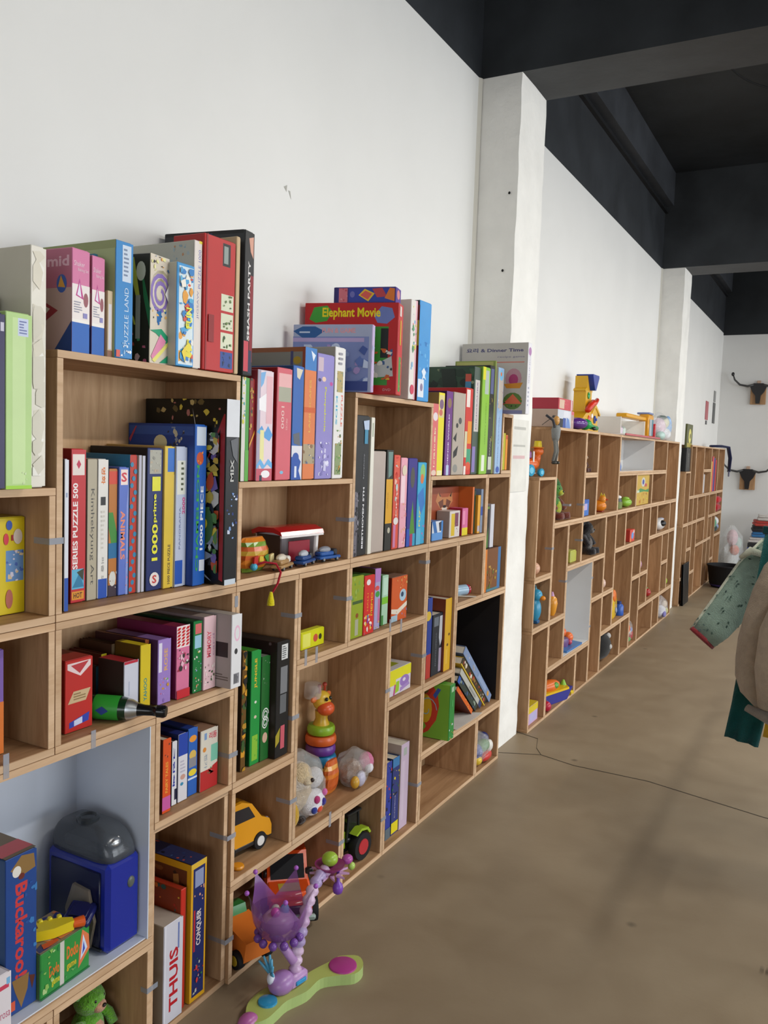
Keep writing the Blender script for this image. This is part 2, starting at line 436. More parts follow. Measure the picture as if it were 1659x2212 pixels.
def auto_units(lst, Y, mz, grp, where):
    lst = sorted(lst, key=lambda q: (q[2], q[0])); cnt = {}
    for a, e, j, k, wh in lst:
        n = cnt.get(j, 0); cnt[j] = n+1
        sh = 'large' if e-a > 1 and k-j > 1 else 'wide' if e-a > 1 else 'tall' if k-j > 1 else 'small square'
        unit(Y(a), Y(e), mz*j, mz*k, '%s%s plywood unit, %s from left in the %s of the %s shelving' % (sh, ' white-lined' if wh else '', ORD[n], ROW[j], where), grp, white='d9d9d8' if wh else None)
Y2 = lambda k: 4.285+.295*k
S2 = [(0,1,3,5),(1,3,4,6),(3,4,4,5),(3,4,5,6),(4,6,4,6),(6,8,4,5),(8,10,4,5),(6,10,5,6,1),(10,12,4,5),(10,12,5,6),(12,14,4,6),
 (0,1,2,3),(1,2,2,4),(2,3,3,4),(3,5,3,4),(5,6,2,4),(6,7,3,4),(7,9,3,4),(9,10,2,4),(10,11,3,4),(11,13,3,4),(13,14,3,4),
 (0,1,0,2),(1,2,1,2),(2,4,1,3,1),(4,5,2,3),(4,5,0,2),(5,6,1,2),(6,8,1,3),(8,9,2,3),(8,9,0,2),(9,10,1,2),(10,12,1,3),(12,13,2,3),(12,13,1,2),(13,14,1,3),
 (1,3,0,1),(3,4,0,1),(5,7,0,1),(7,8,0,1),(9,11,0,1),(11,12,0,1),(12,14,0,1)]
auto_units([(q+(0,))[:5] for q in S2], Y2, .274, G2, 'middle')
Y3 = lambda k: 8.87+.295*k
S3 = [(0,1,3,5),(1,2,4,6),(2,4,4,6),(4,6,5,6),(4,6,4,5),(6,8,4,6),(8,10,4,6),(1,2,3,4),(2,3,3,4),(3,5,3,4),(5,6,2,4),(6,8,3,4),(8,10,3,4),
 (0,1,1,3),(1,2,2,3),(2,3,1,3),(3,5,2,3),(6,7,2,3),(7,8,1,3),(8,10,2,3),(0,1,0,1),(1,2,0,2),(2,3,0,1),(3,5,0,2),(5,6,0,2),(6,7,0,2),(7,8,0,1),(8,10,0,2)]
auto_units([(q+(0,))[:5] for q in S3], Y3, .272, G3, 'far')
# strips of clear tape holding neighbouring units together
def tape(y, z, l, vert=False, fx=DEP, wide=.013, label=None, lid=[0]):
    b = MB(); e = .0014
    if vert: b.box(fx+.0002, fx+e, y-wide/2, y+wide/2, z-l/2, z+l/2, 'aab2bf')
    else:
        b.box(fx+.0002, fx+e, y-.017, y+.019, z-wide/2, z+wide/2, 'aab2bf')
        b.box(fx-l, fx+.0002, y-.0172, y-.0162, z-wide/2, z+wide/2, 'aab2bf')
    tag(b.build('adhesive_tape', 'tape'), label, 'tape', 'strips of tape on the shelving')
TP = [(1.197,1.285,.045,0,'left of the white puzzle box'),(1.788,1.075,.03,1,'under the big black game box'),(1.788,.655,.05,0,'left of the green game boxes'),(1.788,.425,.06,0,'left of the yellow toy van'),(1.788,.13,.06,0,'beside the orange toy truck'),(2.083,.99,.05,0,'between the two square units above the tiny yellow box'),(2.083,.68,.045,0,'beside the black game box'),(2.083,.42,.05,0,'right of the yellow toy van'),(2.378,1.26,.05,0,'left of the slim black puzzle box'),(2.378,1.0,.05,0,'left of the lime green box'),(2.13,.853,.05,1,'under the tiny yellow box'),(2.19,.85,.05,1,'just right of the strip under the tiny yellow box'),(2.674,.62,.05,0,'right of the giraffe stacker'),(2.969,1.06,.03,0,'right of the orange children\'s box'),(2.674,.86,.045,1,'below the pale green box'),(2.76,.845,.05,1,'below the orange children\'s box'),(2.30,.28,.05,1,'under the bags of soft toys'),(2.969,.69,.05,0,'right of the yellow and lilac carton'),(2.378,.17,.05,0,'left of the toy tractor'),(2.674,.14,.05,0,'right of the toy tractor'),(2.969,.17,.05,0,'right of the lilac book in the bottom row'),(1.492,.16,.02,0,'left of the white box with red lettering'),(1.30,.84,.04,1,'under the toy bottle'),(1.08,.85,.05,1,'at the upper left corner of the white niche')]
for y, z, l, v, w in TP: tape(y, z, l, v, label='strip of clear grey tape '+w)
for k, (y, z) in enumerate(((4.58,.97),(4.875,.75),(5.17,.97),(5.465,.70),(5.465,.38),(4.875,1.2),(5.17,1.19))):
    tape(y, z, .04, label='strip of grey tape on the middle shelving, %s of seven from the left' % ORD[k])

# ------------------------------------------------------------------ boxes and books with printed faces
_txt = {}
def text_mesh(s, bold):
    k = (s, bold)
    if k in _txt: return _txt[k]
    cu = bpy.data.curves.new('t', 'FONT'); cu.body = s; cu.resolution_u = 2; cu.size = 1; cu.offset = .028 if bold else 0
    ob = bpy.data.objects.new('t', cu); COL.objects.link(ob)
    dg = bpy.context.evaluated_depsgraph_get(); me = bpy.data.meshes.new_from_object(ob.evaluated_get(dg))
    vs_ = [tuple(v.co) for v in me.vertices]; fs = [list(p.vertices) for p in me.polygons]
    bpy.data.objects.remove(ob); bpy.data.curves.remove(cu); bpy.data.meshes.remove(me)
    if not vs_: vs_ = [(0,0,0)]
    x0 = min(v[0] for v in vs_); x1 = max(v[0] for v in vs_); y0 = min(v[1] for v in vs_); y1 = max(v[1] for v in vs_)
    _txt[k] = ([(v[0]-(x0+x1)/2, v[1]-(y0+y1)/2) for v in vs_], fs, max(x1-x0, 1e-3), max(y1-y0, 1e-3))
    return _txt[k]

class Face:
    """a printable rectangle: origin, unit u, unit v, normal, width, height"""
    def __init__(s, mb, o, u, v, n, w, h):
        s.mb = mb; s.o = Vector(o); s.u = Vector(u); s.v = Vector(v); s.n = Vector(n); s.w = w; s.h = h; s.k = 0
    def pt(s, a, c): return s.o + s.u*a + s.v*c + s.n*(.0003 + s.k*.00006)
    def poly(s, pts, col):       # metres
        s.k += 1; s.mb.poly([s.pt(a, c) for a, c in pts], col)
    def draw(s, d):
        k = d[0]; w, h = s.w, s.h
        if k == 'r':
            _, a, b_, c, e, col = d; s.poly([(a*w,b_*h),(c*w,b_*h),(c*w,e*h),(a*w,e*h)], col)
        elif k == 'p':
            s.poly([(a*w, c*h) for a, c in d[1]], d[2])
        elif k == 'c':           # disc: u, v, ru (share of width), rv (share of height) , colour
            _, a, c, ru, rv, col = d
            s.poly([(a*w+ru*w*math.cos(t), c*h+rv*h*math.sin(t)) for t in [i*math.pi/7 for i in range(14)]], col)
        elif k == 't':           # text: string, u, v, length share of the face along the text, height m, colour, turn
            _, st, a, c, ln, ht, col, rot = d[:8]
            vs_, fs, tw, th = text_mesh(st, len(d) > 8)
            vert = rot in (90, -90)
            L_ = ln*(h if vert else w); sx = L_/tw; sy = ht/th
            s.k += 1; base = len(s.mb.v)
            for x, y in vs_:
                x *= sx; y *= sy
                if rot == 90: x, y = -y, x
                elif rot == -90: x, y = y, -x
                s.mb.P(s.pt(a*w+x, c*h+y))
            for f in fs: s.mb.f.append([base+i for i in f]); s.mb.c.append(lin(col))
        elif k == 'a':           # loose artwork: patches of a palette inside a rectangle
            _, a, b_, c, e, pal, n, seed = d[:8]; big = d[8] if len(d) > 8 else .3
            rg = random.Random(seed); x0, x1, y0, y1 = a*w, c*w, b_*h, e*h
            S = big*min(max(x1-x0, .3*(y1-y0)), max(y1-y0, .3*(x1-x0)))
            for i in range(n):
                cx, cy = rg.uniform(x0, x1), rg.uniform(y0, y1); r = S*rg.uniform(.35, 1)*.5
                m_ = rg.choice((4, 5, 6, 8)); ph = rg.uniform(0, 6.3)
                el = rg.uniform(.5, 1.6)
                pts = []
                for q in range(m_):
                    t = ph + 2*math.pi*q/m_; rr = r*rg.uniform(.6, 1.1)
                    pts.append((min(x1, max(x0, cx+rr*math.cos(t))), min(y1, max(y0, cy+rr*el*math.sin(t)))))
                s.poly(pts, rg.choice(pal))
        elif k == 'l':           # lines of small print
            _, a, b_, c, e, col, n, seed = d; rg = random.Random(seed); hh = (e-b_)/n
            for i in range(n):
                s.draw(('r', a, b_+hh*(i+.25), a+(c-a)*rg.uniform(.55, 1), b_+hh*(i+.7), col))
        elif k == 's':           # curl: u, v, r (m), colour, turns, thickness
            _, a, c, r, col, tn, th = d; N_ = int(14*tn)
            for i in range(N_):
                t0, t1 = [2*math.pi*tn*q/N_ for q in (i, i+1)]; r0, r1 = r*(1-i/N_*.85), r*(1-(i+1)/N_*.85)
                P = lambda r_, t: (min(w, max(0, a*w+r_*math.cos(t)*.8)), min(h, max(0, c*h+r_*math.sin(t))))
                s.k -= 1; s.poly([P(r0,t0), P(r0+th,t0), P(r1+th,t1), P(r1,t1)], col)
            s.k += 1

def faces(mb, w, h, d):
    return {'S': Face(mb,(0,0,0),(0,1,0),(0,0,1),(1,0,0),w,h), 'L': Face(mb,(-d,0,0),(1,0,0),(0,0,1),(0,-1,0),d,h),
            'T': Face(mb,(0,0,h),(0,1,0),(-1,0,0),(0,0,1),w,d), 'R': Face(mb,(0,w,0),(-1,0,0),(0,0,1),(0,1,0),d,h)}

def B(name, label, cat, group, loc, dim, kind, cols, dec=(), tilt=0, yaw=0, mt='carton'):
    """loc = front lower left corner, dim = width along the shelf, height, depth"""
    w, h, d = dim
    t = thing(name, label, cat, loc, (R(tilt), 0, R(yaw)), group)
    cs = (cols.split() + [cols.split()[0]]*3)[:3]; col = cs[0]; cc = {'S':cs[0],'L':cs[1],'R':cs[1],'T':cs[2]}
    if kind == 'book':
        b = MB(); e = min(.0025, w*.15)
        b.cbox(-d, 0, 0, e, 0, h, cs[1], .0006); b.cbox(-d, 0, w-e, w, 0, h, cs[1], .0006); b.cbox(-e, 0, e*.4, w-e*.4, 0, h, col, .001)
        b.build('cover', mt, t)
        b = MB(); b.box(-d+.004, -e, e, w-e, .003, h-.004, 'e6dfcf'); b.build('pages', 'paper', t)
    elif kind == 'box':
        b = MB(); k = min(.006, w*.2)
        b.cbox(-d, 0, 0, w-k, 0, h, col, .0016, cc); b.build('lid', mt, t)
        b = MB(); b.cbox(-d+.002, -.002, w-k, w, .002, h-.002, cs[1], .001); b.build('tray', mt, t)
    else:
        b = MB(); b.cbox(-d, 0, 0, w, 0, h, col, .0014, cc); b.build('carton_body', mt, t)
        b = MB(); b.box(-d+.003, -.003, .003, w-.003, h, h+.0012, cs[2]); b.build('top_flap', mt, t)
    for fk, nm in (('S','spine_print'),('L','cover_print'),('T','top_print'),('R','back_print')):
        dq = [q[1:] for q in dec if q[0] == fk]
        if not dq: continue
        b = MB(); F = faces(b, w, h, d)[fk]
        if fk == 'T': F.o.z += .0013
        F.draw(('r', .012, .006, .988, .994, {'S':cs[0],'L':cs[1],'T':cs[2],'R':cs[1]}[fk]))
        for q in dq: F.draw(q)
        b.build(nm, 'print', t)
    return t

# boxes and books of the near shelving, by cell
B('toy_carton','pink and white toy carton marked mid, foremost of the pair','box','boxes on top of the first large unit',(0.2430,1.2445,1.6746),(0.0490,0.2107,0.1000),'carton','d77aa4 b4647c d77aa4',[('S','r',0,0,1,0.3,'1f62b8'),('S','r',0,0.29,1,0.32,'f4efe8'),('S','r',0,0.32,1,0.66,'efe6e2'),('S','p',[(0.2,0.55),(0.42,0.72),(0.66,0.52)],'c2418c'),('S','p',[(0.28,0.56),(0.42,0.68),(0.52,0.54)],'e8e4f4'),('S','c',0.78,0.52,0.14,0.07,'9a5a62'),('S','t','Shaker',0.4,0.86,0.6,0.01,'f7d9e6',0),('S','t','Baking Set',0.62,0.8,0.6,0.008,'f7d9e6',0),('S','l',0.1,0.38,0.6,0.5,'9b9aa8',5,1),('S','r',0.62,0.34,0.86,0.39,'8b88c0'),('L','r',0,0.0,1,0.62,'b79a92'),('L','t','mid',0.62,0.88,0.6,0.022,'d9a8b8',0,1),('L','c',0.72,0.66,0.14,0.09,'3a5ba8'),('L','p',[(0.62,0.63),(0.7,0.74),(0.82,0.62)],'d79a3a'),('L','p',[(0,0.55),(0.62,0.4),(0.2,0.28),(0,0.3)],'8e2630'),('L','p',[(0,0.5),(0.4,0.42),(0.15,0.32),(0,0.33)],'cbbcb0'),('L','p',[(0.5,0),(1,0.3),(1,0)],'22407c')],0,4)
B('toy_carton','second pink and white toy carton, half behind the first, beside the blue puzzle','box','boxes on top of the first large unit',(0.2360,1.3032,1.6746),(0.0369,0.2074,0.1000),'carton','d77aa4 b4647c d77aa4',[('S','r',0,0,1,0.3,'1f62b8'),('S','r',0,0.29,1,0.32,'f4efe8'),('S','r',0,0.32,1,0.66,'efe6e2'),('S','p',[(0.2,0.55),(0.42,0.72),(0.66,0.52)],'c2418c'),('S','p',[(0.28,0.56),(0.42,0.68),(0.52,0.54)],'e8e4f4'),('S','c',0.78,0.52,0.14,0.07,'9a5a62'),('S','t','Shaker',0.4,0.86,0.6,0.01,'f7d9e6',0),('S','t','Baking Set',0.62,0.8,0.6,0.008,'f7d9e6',0),('S','l',0.1,0.38,0.6,0.5,'9b9aa8',5,2),('S','r',0.62,0.34,0.86,0.39,'8b88c0'),('L','r',0,0.0,1,0.62,'b79a92'),('L','t','mid',0.62,0.88,0.6,0.022,'d9a8b8',0,1),('L','c',0.72,0.66,0.14,0.09,'3a5ba8'),('L','p',[(0.62,0.63),(0.7,0.74),(0.82,0.62)],'d79a3a'),('L','p',[(0,0.55),(0.62,0.4),(0.2,0.28),(0,0.3)],'8e2630'),('L','p',[(0,0.5),(0.4,0.42),(0.15,0.32),(0,0.33)],'cbbcb0'),('L','p',[(0.5,0),(1,0.3),(1,0)],'22407c')],0,4)
B('book','narrow cream book squeezed between the pink carton and the blue puzzle','book','boxes on top of the first large unit',(0.2380,1.3454,1.6746),(0.0135,0.1419,0.0300),'book','cdb997 c7b088',[('S','r',0.2,0.12,0.8,0.8,'d9d4da'),('S','r',0,0,1,0.1,'8a5a3c')])
B('book','teal book standing behind the cream one next to the pink cartons','book','boxes on top of the first large unit',(0.2000,1.3417,1.6746),(0.0099,0.2220,0.1600),'book','2d6e8c 2d6e8c',[])
B('puzzle_box','sky blue puzzle box with pale green cover between the pink and the swirl boxes','box','boxes on top of the first large unit',(0.2450,1.3605,1.6746),(0.0506,0.2531,0.2330),'box','2f86c8 a3b07c 16181c',[('S','r',0.38,0.66,0.88,0.97,'cfdcec'),('S','l',0.45,0.7,0.8,0.95,'7a8aa6',7,3),('S','t','PUZZLE LAND',0.62,0.36,0.5,0.012,'cfe2f4',90),('S','a',0.3,0.02,0.95,0.14,['dfe9f4','7fb2dd','f0f4fa'],14,5),('S','r',0.04,0.01,0.26,0.07,'d95b4e'),('L','r',0,0.93,1,1,'8f9a66')])
B('game_box','black game box with coloured swirls and curls beside the blue puzzle','box','boxes on top of the first large unit',(0.2430,1.4670,1.6746),(0.0701,0.2470,0.1300),'box','e9dfc6 17191d 17191d',[('S','r',0,0,1,1,'d8cdbb'),('S','s',0.55,0.66,0.05,'e9e6a0',2.2,0.008),('S','s',0.52,0.64,0.044,'8a72b8',2.2,0.01),('S','p',[(0.35,0.48),(0.6,0.5),(0.58,0.4),(0.36,0.38)],'2268a8'),('S','a',0.0,0.36,1,0.52,['e8b96a','14151a','e9e6a0','2268a8'],14,8),('S','p',[(0,0.3),(0.6,0.33),(1,0.26),(1,0.18),(0.3,0.28)],'1f9a6e'),('S','p',[(0.05,0.06),(0.55,0.28),(0.85,0.22),(0.2,0.02)],'e08cae'),('S','p',[(0.1,0.03),(0.95,0.22),(1,0.19),(0.25,0.01)],'e9e27a'),('S','p',[(0.5,0.01),(1,0.1),(1,0.02)],'1f9a6e'),('S','a',0,0.84,1,0.99,['e8a24a','2268a8','e9e6a0','6b54a0','14151a'],16,4),('S','p',[(0.75,0.66),(1,0.78),(1,0.56)],'f2eef0'),('L','p',[(0.5,0.98),(0.7,0.6),(0.8,0.55),(0.65,0.97)],'a8ae4a'),('L','p',[(0.8,0.9),(1,0.5),(1,0.3),(0.86,0.6)],'1d6a48'),('L','c',0.8,0.84,0.1,0.09,'b9bcba'),('L','a',0.2,0,1,0.28,['b05a7c','3a8a66','a43a44','caa8b8'],16,9),('L','s',0.45,0.35,0.035,'a8ae4a',1,0.006),('L','r',0.7,0.22,0.8,0.62,'8f939c')],0,7)
B('game_box','white game box with thin blue lettering left of the red one','box','boxes on top of the first large unit',(0.2560,1.5987,1.6746),(0.0269,0.3054,0.2300),'box','e3dad2 b9b6a8 d8d2c6',[('S','t','PUZZLE 1000',0.7,0.78,0.3,0.009,'5560b0',90),('S','t','JIGSAW',0.55,0.5,0.22,0.008,'7b74a0',90),('L','a',0.55,0.84,0.95,0.97,['8fa4ae','c48a5c','a7b2b4'],10,6),('S','r',0.6,0.98,1,1,'e8d43c')])
B('game_box','blue and yellow slim game box covered in little fish, in front of the white one','box','boxes on top of the first large unit',(0.2620,1.5331,1.6746),(0.0599,0.2402,0.1000),'box','3f97d2 b9b6a8 3f97d2',[('S','r',0.12,0.02,0.95,0.97,'d8e6ea'),('S','a',0.14,0.04,0.93,0.96,['2f7fc4','2f7fc4','e8a23c','e8d83c','58b0d8','d6533c','f0ece0','4aa0d4'],64,12,0.42),('S','t','FUN',0.65,0.48,0.2,0.02,'e7e84a',90,1),('S','p',[(0.25,0.14),(0.55,0.22),(0.45,0.04)],'ecd23a')])
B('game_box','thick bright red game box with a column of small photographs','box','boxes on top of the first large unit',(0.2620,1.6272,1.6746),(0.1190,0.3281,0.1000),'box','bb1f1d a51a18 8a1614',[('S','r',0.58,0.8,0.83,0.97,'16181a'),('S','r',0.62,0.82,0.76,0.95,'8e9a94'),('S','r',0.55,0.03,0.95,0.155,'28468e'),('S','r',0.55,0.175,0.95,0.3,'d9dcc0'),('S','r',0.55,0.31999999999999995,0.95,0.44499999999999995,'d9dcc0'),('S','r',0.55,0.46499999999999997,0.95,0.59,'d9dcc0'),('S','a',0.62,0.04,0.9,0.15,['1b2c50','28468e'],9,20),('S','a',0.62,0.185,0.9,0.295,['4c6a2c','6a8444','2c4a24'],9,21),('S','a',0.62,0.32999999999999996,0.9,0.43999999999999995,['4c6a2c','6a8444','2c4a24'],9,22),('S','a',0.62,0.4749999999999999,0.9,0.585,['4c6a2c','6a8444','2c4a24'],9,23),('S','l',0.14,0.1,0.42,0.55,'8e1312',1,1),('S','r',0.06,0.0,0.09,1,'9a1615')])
B('puzzle_box','bare cardboard puzzle tray standing between the red and the tall black box','box','boxes on top of the first large unit',(0.2620,1.7507,1.6746),(0.0172,0.3478,0.0800),'box','c7ab82 b39a74 c7ab82',[])
B('game_box','tall black game box with white lettering at the end of the top row','box','boxes on top of the first large unit',(0.2620,1.7844,1.6746),(0.0472,0.3730,0.2470),'box','15161a 2a2c30 15161a',[('S','t','SMASH PARTY',0.5,0.52,0.55,0.012,'e8e6e4',90,1),('S','r',0.05,0.03,0.55,0.24,'cc4a58'),('S','r',0.62,0.1,0.95,0.7,'8c1f2a'),('S','r',0.55,0.02,0.9,0.18,'2a3050'),('S','p',[(0.4,0.95),(0.9,0.97),(0.9,0.82),(0.6,0.86)],'d8a08a'),('L','r',0.02,0.975,0.98,1,'0c0d0f'),('L','r',0.3,0.955,0.6,0.985,'26365c')],0,8)
B('game_box','tall cream white game box at the left edge beside the large unit','box','boxes on the low unit at the left edge',(0.2500,1.1389,1.3956),(0.0353,0.4720,0.2380),'box','e6e1d4 b9b3a2 d4cebd',[('S','a',0.1,0.05,0.9,0.98,['d6d0c0','efece4','ddd6c4'],30,7,0.5)])
B('game_box','lime green glossy game box with a small white label at the left edge','box','boxes on the low unit at the left edge',(0.2750,1.0636,1.3956),(0.0579,0.3328,0.0900),'box','b4d488 8fae5c a8cc6a',[('S','r',0.25,0.03,0.75,0.97,'c6e09e'),('S','r',0.45,0.87,0.85,0.97,'c9d2ea'),('S','l',0.5,0.88,0.8,0.96,'6a74a8',5,2),('S','r',0,0,1,0.02,'9fd42a'),('S','a',0.5,0.02,0.8,0.1,['e4efd0','d0e0b0'],6,2)])
B('game_box','dark violet game box cut off by the left edge of the picture','box','boxes on the low unit at the left edge',(0.2750,1.0133,1.3956),(0.0486,0.3263,0.1000),'box','2b2250 1d1838',[('S','r',0.8,0.9,0.95,0.95,'c8c4d4')])
B('carton','brown grey carton behind the lime green box','box','boxes on the low unit at the left edge',(0.1700,1.0204,1.3956),(0.1042,0.3770,0.1000),'carton','7d6c5a 75655a 6d5e4e',[])
B('puzzle_box','slim white puzzle box with a blue foot at the left side of the unit','box','puzzle boxes in the first large unit',(0.2470,1.2257,1.1336),(0.0100,0.3191,0.2000),'box','d9dce4 23242a',[('S','r',0,0,1,0.22,'1f4fa8'),('S','r',0.3,0.75,0.7,0.78,'8a9ab8')])
B('puzzle_box','red puzzle box lettered SERIES PUZZLE 500','box','puzzle boxes in the first large unit',(0.1900,1.2924,1.1336),(0.0402,0.3395,0.1780),'box','c52a30 a02026 d8464a',[('S','r',0.08,0.83,0.9,0.965,'ecdfd8'),('S','p',[(0.5,0.93),(0.66,0.9),(0.5,0.87),(0.34,0.9)],'c52a50'),('S','t','SERIES PUZZLE 500',0.28,0.5,0.56,0.014,'f6eeec',90,1),('S','r',0.06,0.09,0.9,0.22,'5fb4d8'),('S','p',[(0.1,0.1),(0.6,0.2),(0.9,0.1)],'2f7ea8'),('S','p',[(0.4,0.2),(0.9,0.22),(0.85,0.14)],'3a4030'),('S','r',0.06,0.02,0.9,0.075,'e0952c'),('S','t','HOT',0.48,0.048,0.6,0.012,'5a3010',0,1)])
B('book','grey beige book with dark vertical lettering next to the red puzzle','book','puzzle boxes in the first large unit',(0.1900,1.3373,1.1336),(0.0271,0.3174,0.1780),'book','b3a992 8f8878',[('S','t','Kimhekyung Art',0.5,0.45,0.68,0.013,'4a4844',-90)])
B('puzzle_box','white puzzle box with orange characters and a blue foot','box','puzzle boxes in the first large unit',(0.1900,1.3679,1.1336),(0.0293,0.3176,0.1780),'box','e3e0da c4c0b8',[('S','r',0.05,0,0.95,0.14,'1f4fae'),('S','t','명화',0.5,0.88,0.12,0.012,'dc7a34',-90,1),('S','r',0.25,0.67,0.75,0.73,'2a2a2c'),('S','t','퍼즐 5',0.5,0.22,0.16,0.008,'8a8a88',-90),('S','l',0.3,0.35,0.7,0.64,'cfcbc2',9,4)])
B('book','dark storybook with a green dragon tail and an orange sky','book','puzzle boxes in the first large unit',(0.1900,1.3994,1.1336),(0.0252,0.2955,0.1780),'book','b8722c 3a3c58',[('S','r',0,0.88,1,0.98,'d2442c'),('S','p',[(0,0.66),(0.5,0.66),(1,0.5),(1,0.34),(0.3,0.42),(0,0.55)],'3f8a34'),('S','r',0,0.3,1,0.42,'1f6a9a'),('S','r',0,0,1,0.09,'3a2c3a'),('S','c',0.5,0.14,0.4,0.06,'d6d4cc'),('S','a',0,0.03,1,0.2,['a8443a','c9c6c0','6a3a34'],8,3)])
B('puzzle_box','periwinkle blue puzzle box with orange lettering','box','puzzle boxes in the first large unit',(0.1950,1.4262,1.1336),(0.0288,0.2998,0.1830),'box','5a72c4 4a5ea6',[('S','t','ANIMALS',0.4,0.47,0.38,0.014,'e88a6a',-90,1),('S','r',0.15,0.86,0.9,0.98,'f0ddd6'),('S','t','S',0.5,0.92,0.6,0.022,'d23a4a',0,1),('S','p',[(0.75,0.0),(1,0.0),(1,0.9),(0.8,0.7)],'8a9ad8'),('S','a',0.6,0.02,1,0.3,['e0846a','d87aa0','7a8ad0'],8,6)])
B('book','red book speckled with teal dots','book','puzzle boxes in the first large unit',(0.1950,1.4587,1.1336),(0.0222,0.3279,0.1830),'book','b8321e 2a7aa0',[('S','c',0.25,0.03,0.24,0.018,'2f82a8'),('S','c',0.5,0.08,0.24,0.018,'2f82a8'),('S','c',0.75,0.13,0.24,0.018,'2f82a8'),('S','c',0.25,0.18000000000000002,0.24,0.018,'2f82a8'),('S','c',0.5,0.23,0.24,0.018,'2f82a8'),('S','c',0.75,0.28,0.24,0.018,'2f82a8'),('S','c',0.25,0.33000000000000007,0.24,0.018,'2f82a8'),('S','c',0.5,0.38,0.24,0.018,'2f82a8'),('S','c',0.75,0.43000000000000005,0.24,0.018,'2f82a8'),('S','c',0.25,0.48,0.24,0.018,'2f82a8'),('S','c',0.5,0.53,0.24,0.018,'2f82a8'),('S','c',0.75,0.5800000000000001,0.24,0.018,'2f82a8'),('S','c',0.25,0.6300000000000001,0.24,0.018,'2f82a8'),('S','c',0.5,0.68,0.24,0.018,'2f82a8'),('S','c',0.75,0.7300000000000001,0.24,0.018,'2f82a8'),('S','c',0.25,0.78,0.24,0.018,'2f82a8'),('S','c',0.5,0.8300000000000001,0.24,0.018,'2f82a8'),('S','c',0.75,0.8800000000000001,0.24,0.018,'2f82a8'),('S','c',0.25,0.93,0.24,0.018,'2f82a8')])
B('book','pale grey thin book beside the red dotted one','book','puzzle boxes in the first large unit',(0.2000,1.4825,1.1336),(0.0091,0.3271,0.1880),'book','b9b8c8 a8a49c',[])
B('book','lilac grey thin book left of the navy puzzle','book','puzzle boxes in the first large unit',(0.2000,1.4939,1.1336),(0.0098,0.3261,0.1880),'book','c8c8d6 a8a49c',[])
B('puzzle_box','navy puzzle box lettered 1000 in yellow','box','puzzle boxes in the first large unit',(0.2050,1.5053,1.1336),(0.0508,0.3453,0.1930),'box','1d2c66 12141c 1d2040',[('S','r',0.14,0.82,0.9,0.985,'a9a79a'),('S','a',0.16,0.83,0.88,0.98,['c4c2b4','8f8d84','b8a890'],14,4),('S','r',0.3,0.7,0.85,0.8,'e2df38'),('S','a',0.3,0.7,0.85,0.8,['d8b8c0','e2df38','c8c63a'],6,2),('S','t','1000',0.5,0.34,0.26,0.02,'e6e23a',90,1),('S','t','prime',0.5,0.58,0.2,0.014,'e6e23a',90,1),('S','c',0.5,0.08,0.32,0.05,'e6dcd8'),('S','t','S',0.5,0.08,0.3,0.02,'c8403c',0,1)])
B('puzzle_box','yellow puzzle box with a blue top label','box','puzzle boxes in the first large unit',(0.2100,1.5577,1.1336),(0.0334,0.3507,0.1980),'box','dcbc3c c0a060 c9a040',[('S','r',0.3,0.82,1,0.985,'2c6cc0'),('S','t','1000 PIECE PUZZLE',0.55,0.17,0.28,0.009,'5a4a2a',90,1),('S','r',0.95,0,1,0.8,'e8d890')])
B('puzzle_box','pale grey puzzle box with a blue lower corner','box','puzzle boxes in the first large unit',(0.2150,1.5927,1.1336),(0.0386,0.3504,0.2030),'box','bcc4d8 b8b09a',[('S','r',0.0,0.02,0.7,0.19,'1f52b0'),('S','r',0.1,0.66,0.85,0.9,'dfe0d4'),('S','l',0.45,0.68,0.75,0.9,'5a6048',6,3),('S','t','2000',0.72,0.58,0.12,0.01,'d65a92',90,1),('S','t','PANORAMA',0.4,0.42,0.3,0.006,'7a86b0',90)])
B('puzzle_box','large royal blue puzzle box with green and white lettering','box','puzzle boxes in the first large unit',(0.2380,1.6329,1.1336),(0.0436,0.4069,0.2260),'box','1c5cb4 22428c 2a6ac0',[('S','r',0.15,0.87,0.95,0.985,'c9d4e2'),('S','c',0.45,0.79,0.3,0.04,'c8542c'),('S','a',0.15,0.75,0.75,0.84,['c8542c','e08a3a','8a3a6a'],6,2),('S','t','CHAMELEON',0.3,0.42,0.66,0.01,'3aa04a',90,1),('S','t','1000 PIECE',0.66,0.42,0.4,0.011,'e6ecf4',90,1),('S','r',0.5,0.09,0.95,0.16,'cfd6e0'),('L','r',0.02,0.93,0.98,0.985,'3458a4'),('L','a',0.6,0.86,0.98,0.98,['b8a070','3a3c50','8a9ab0','d0c8a8'],16,5),('L','c',0.5,0.88,0.1,0.05,'d8cfa0'),('L','p',[(0.02,0.9),(0.12,0.98),(0.14,0.98),(0.04,0.88)],'b8485a')])
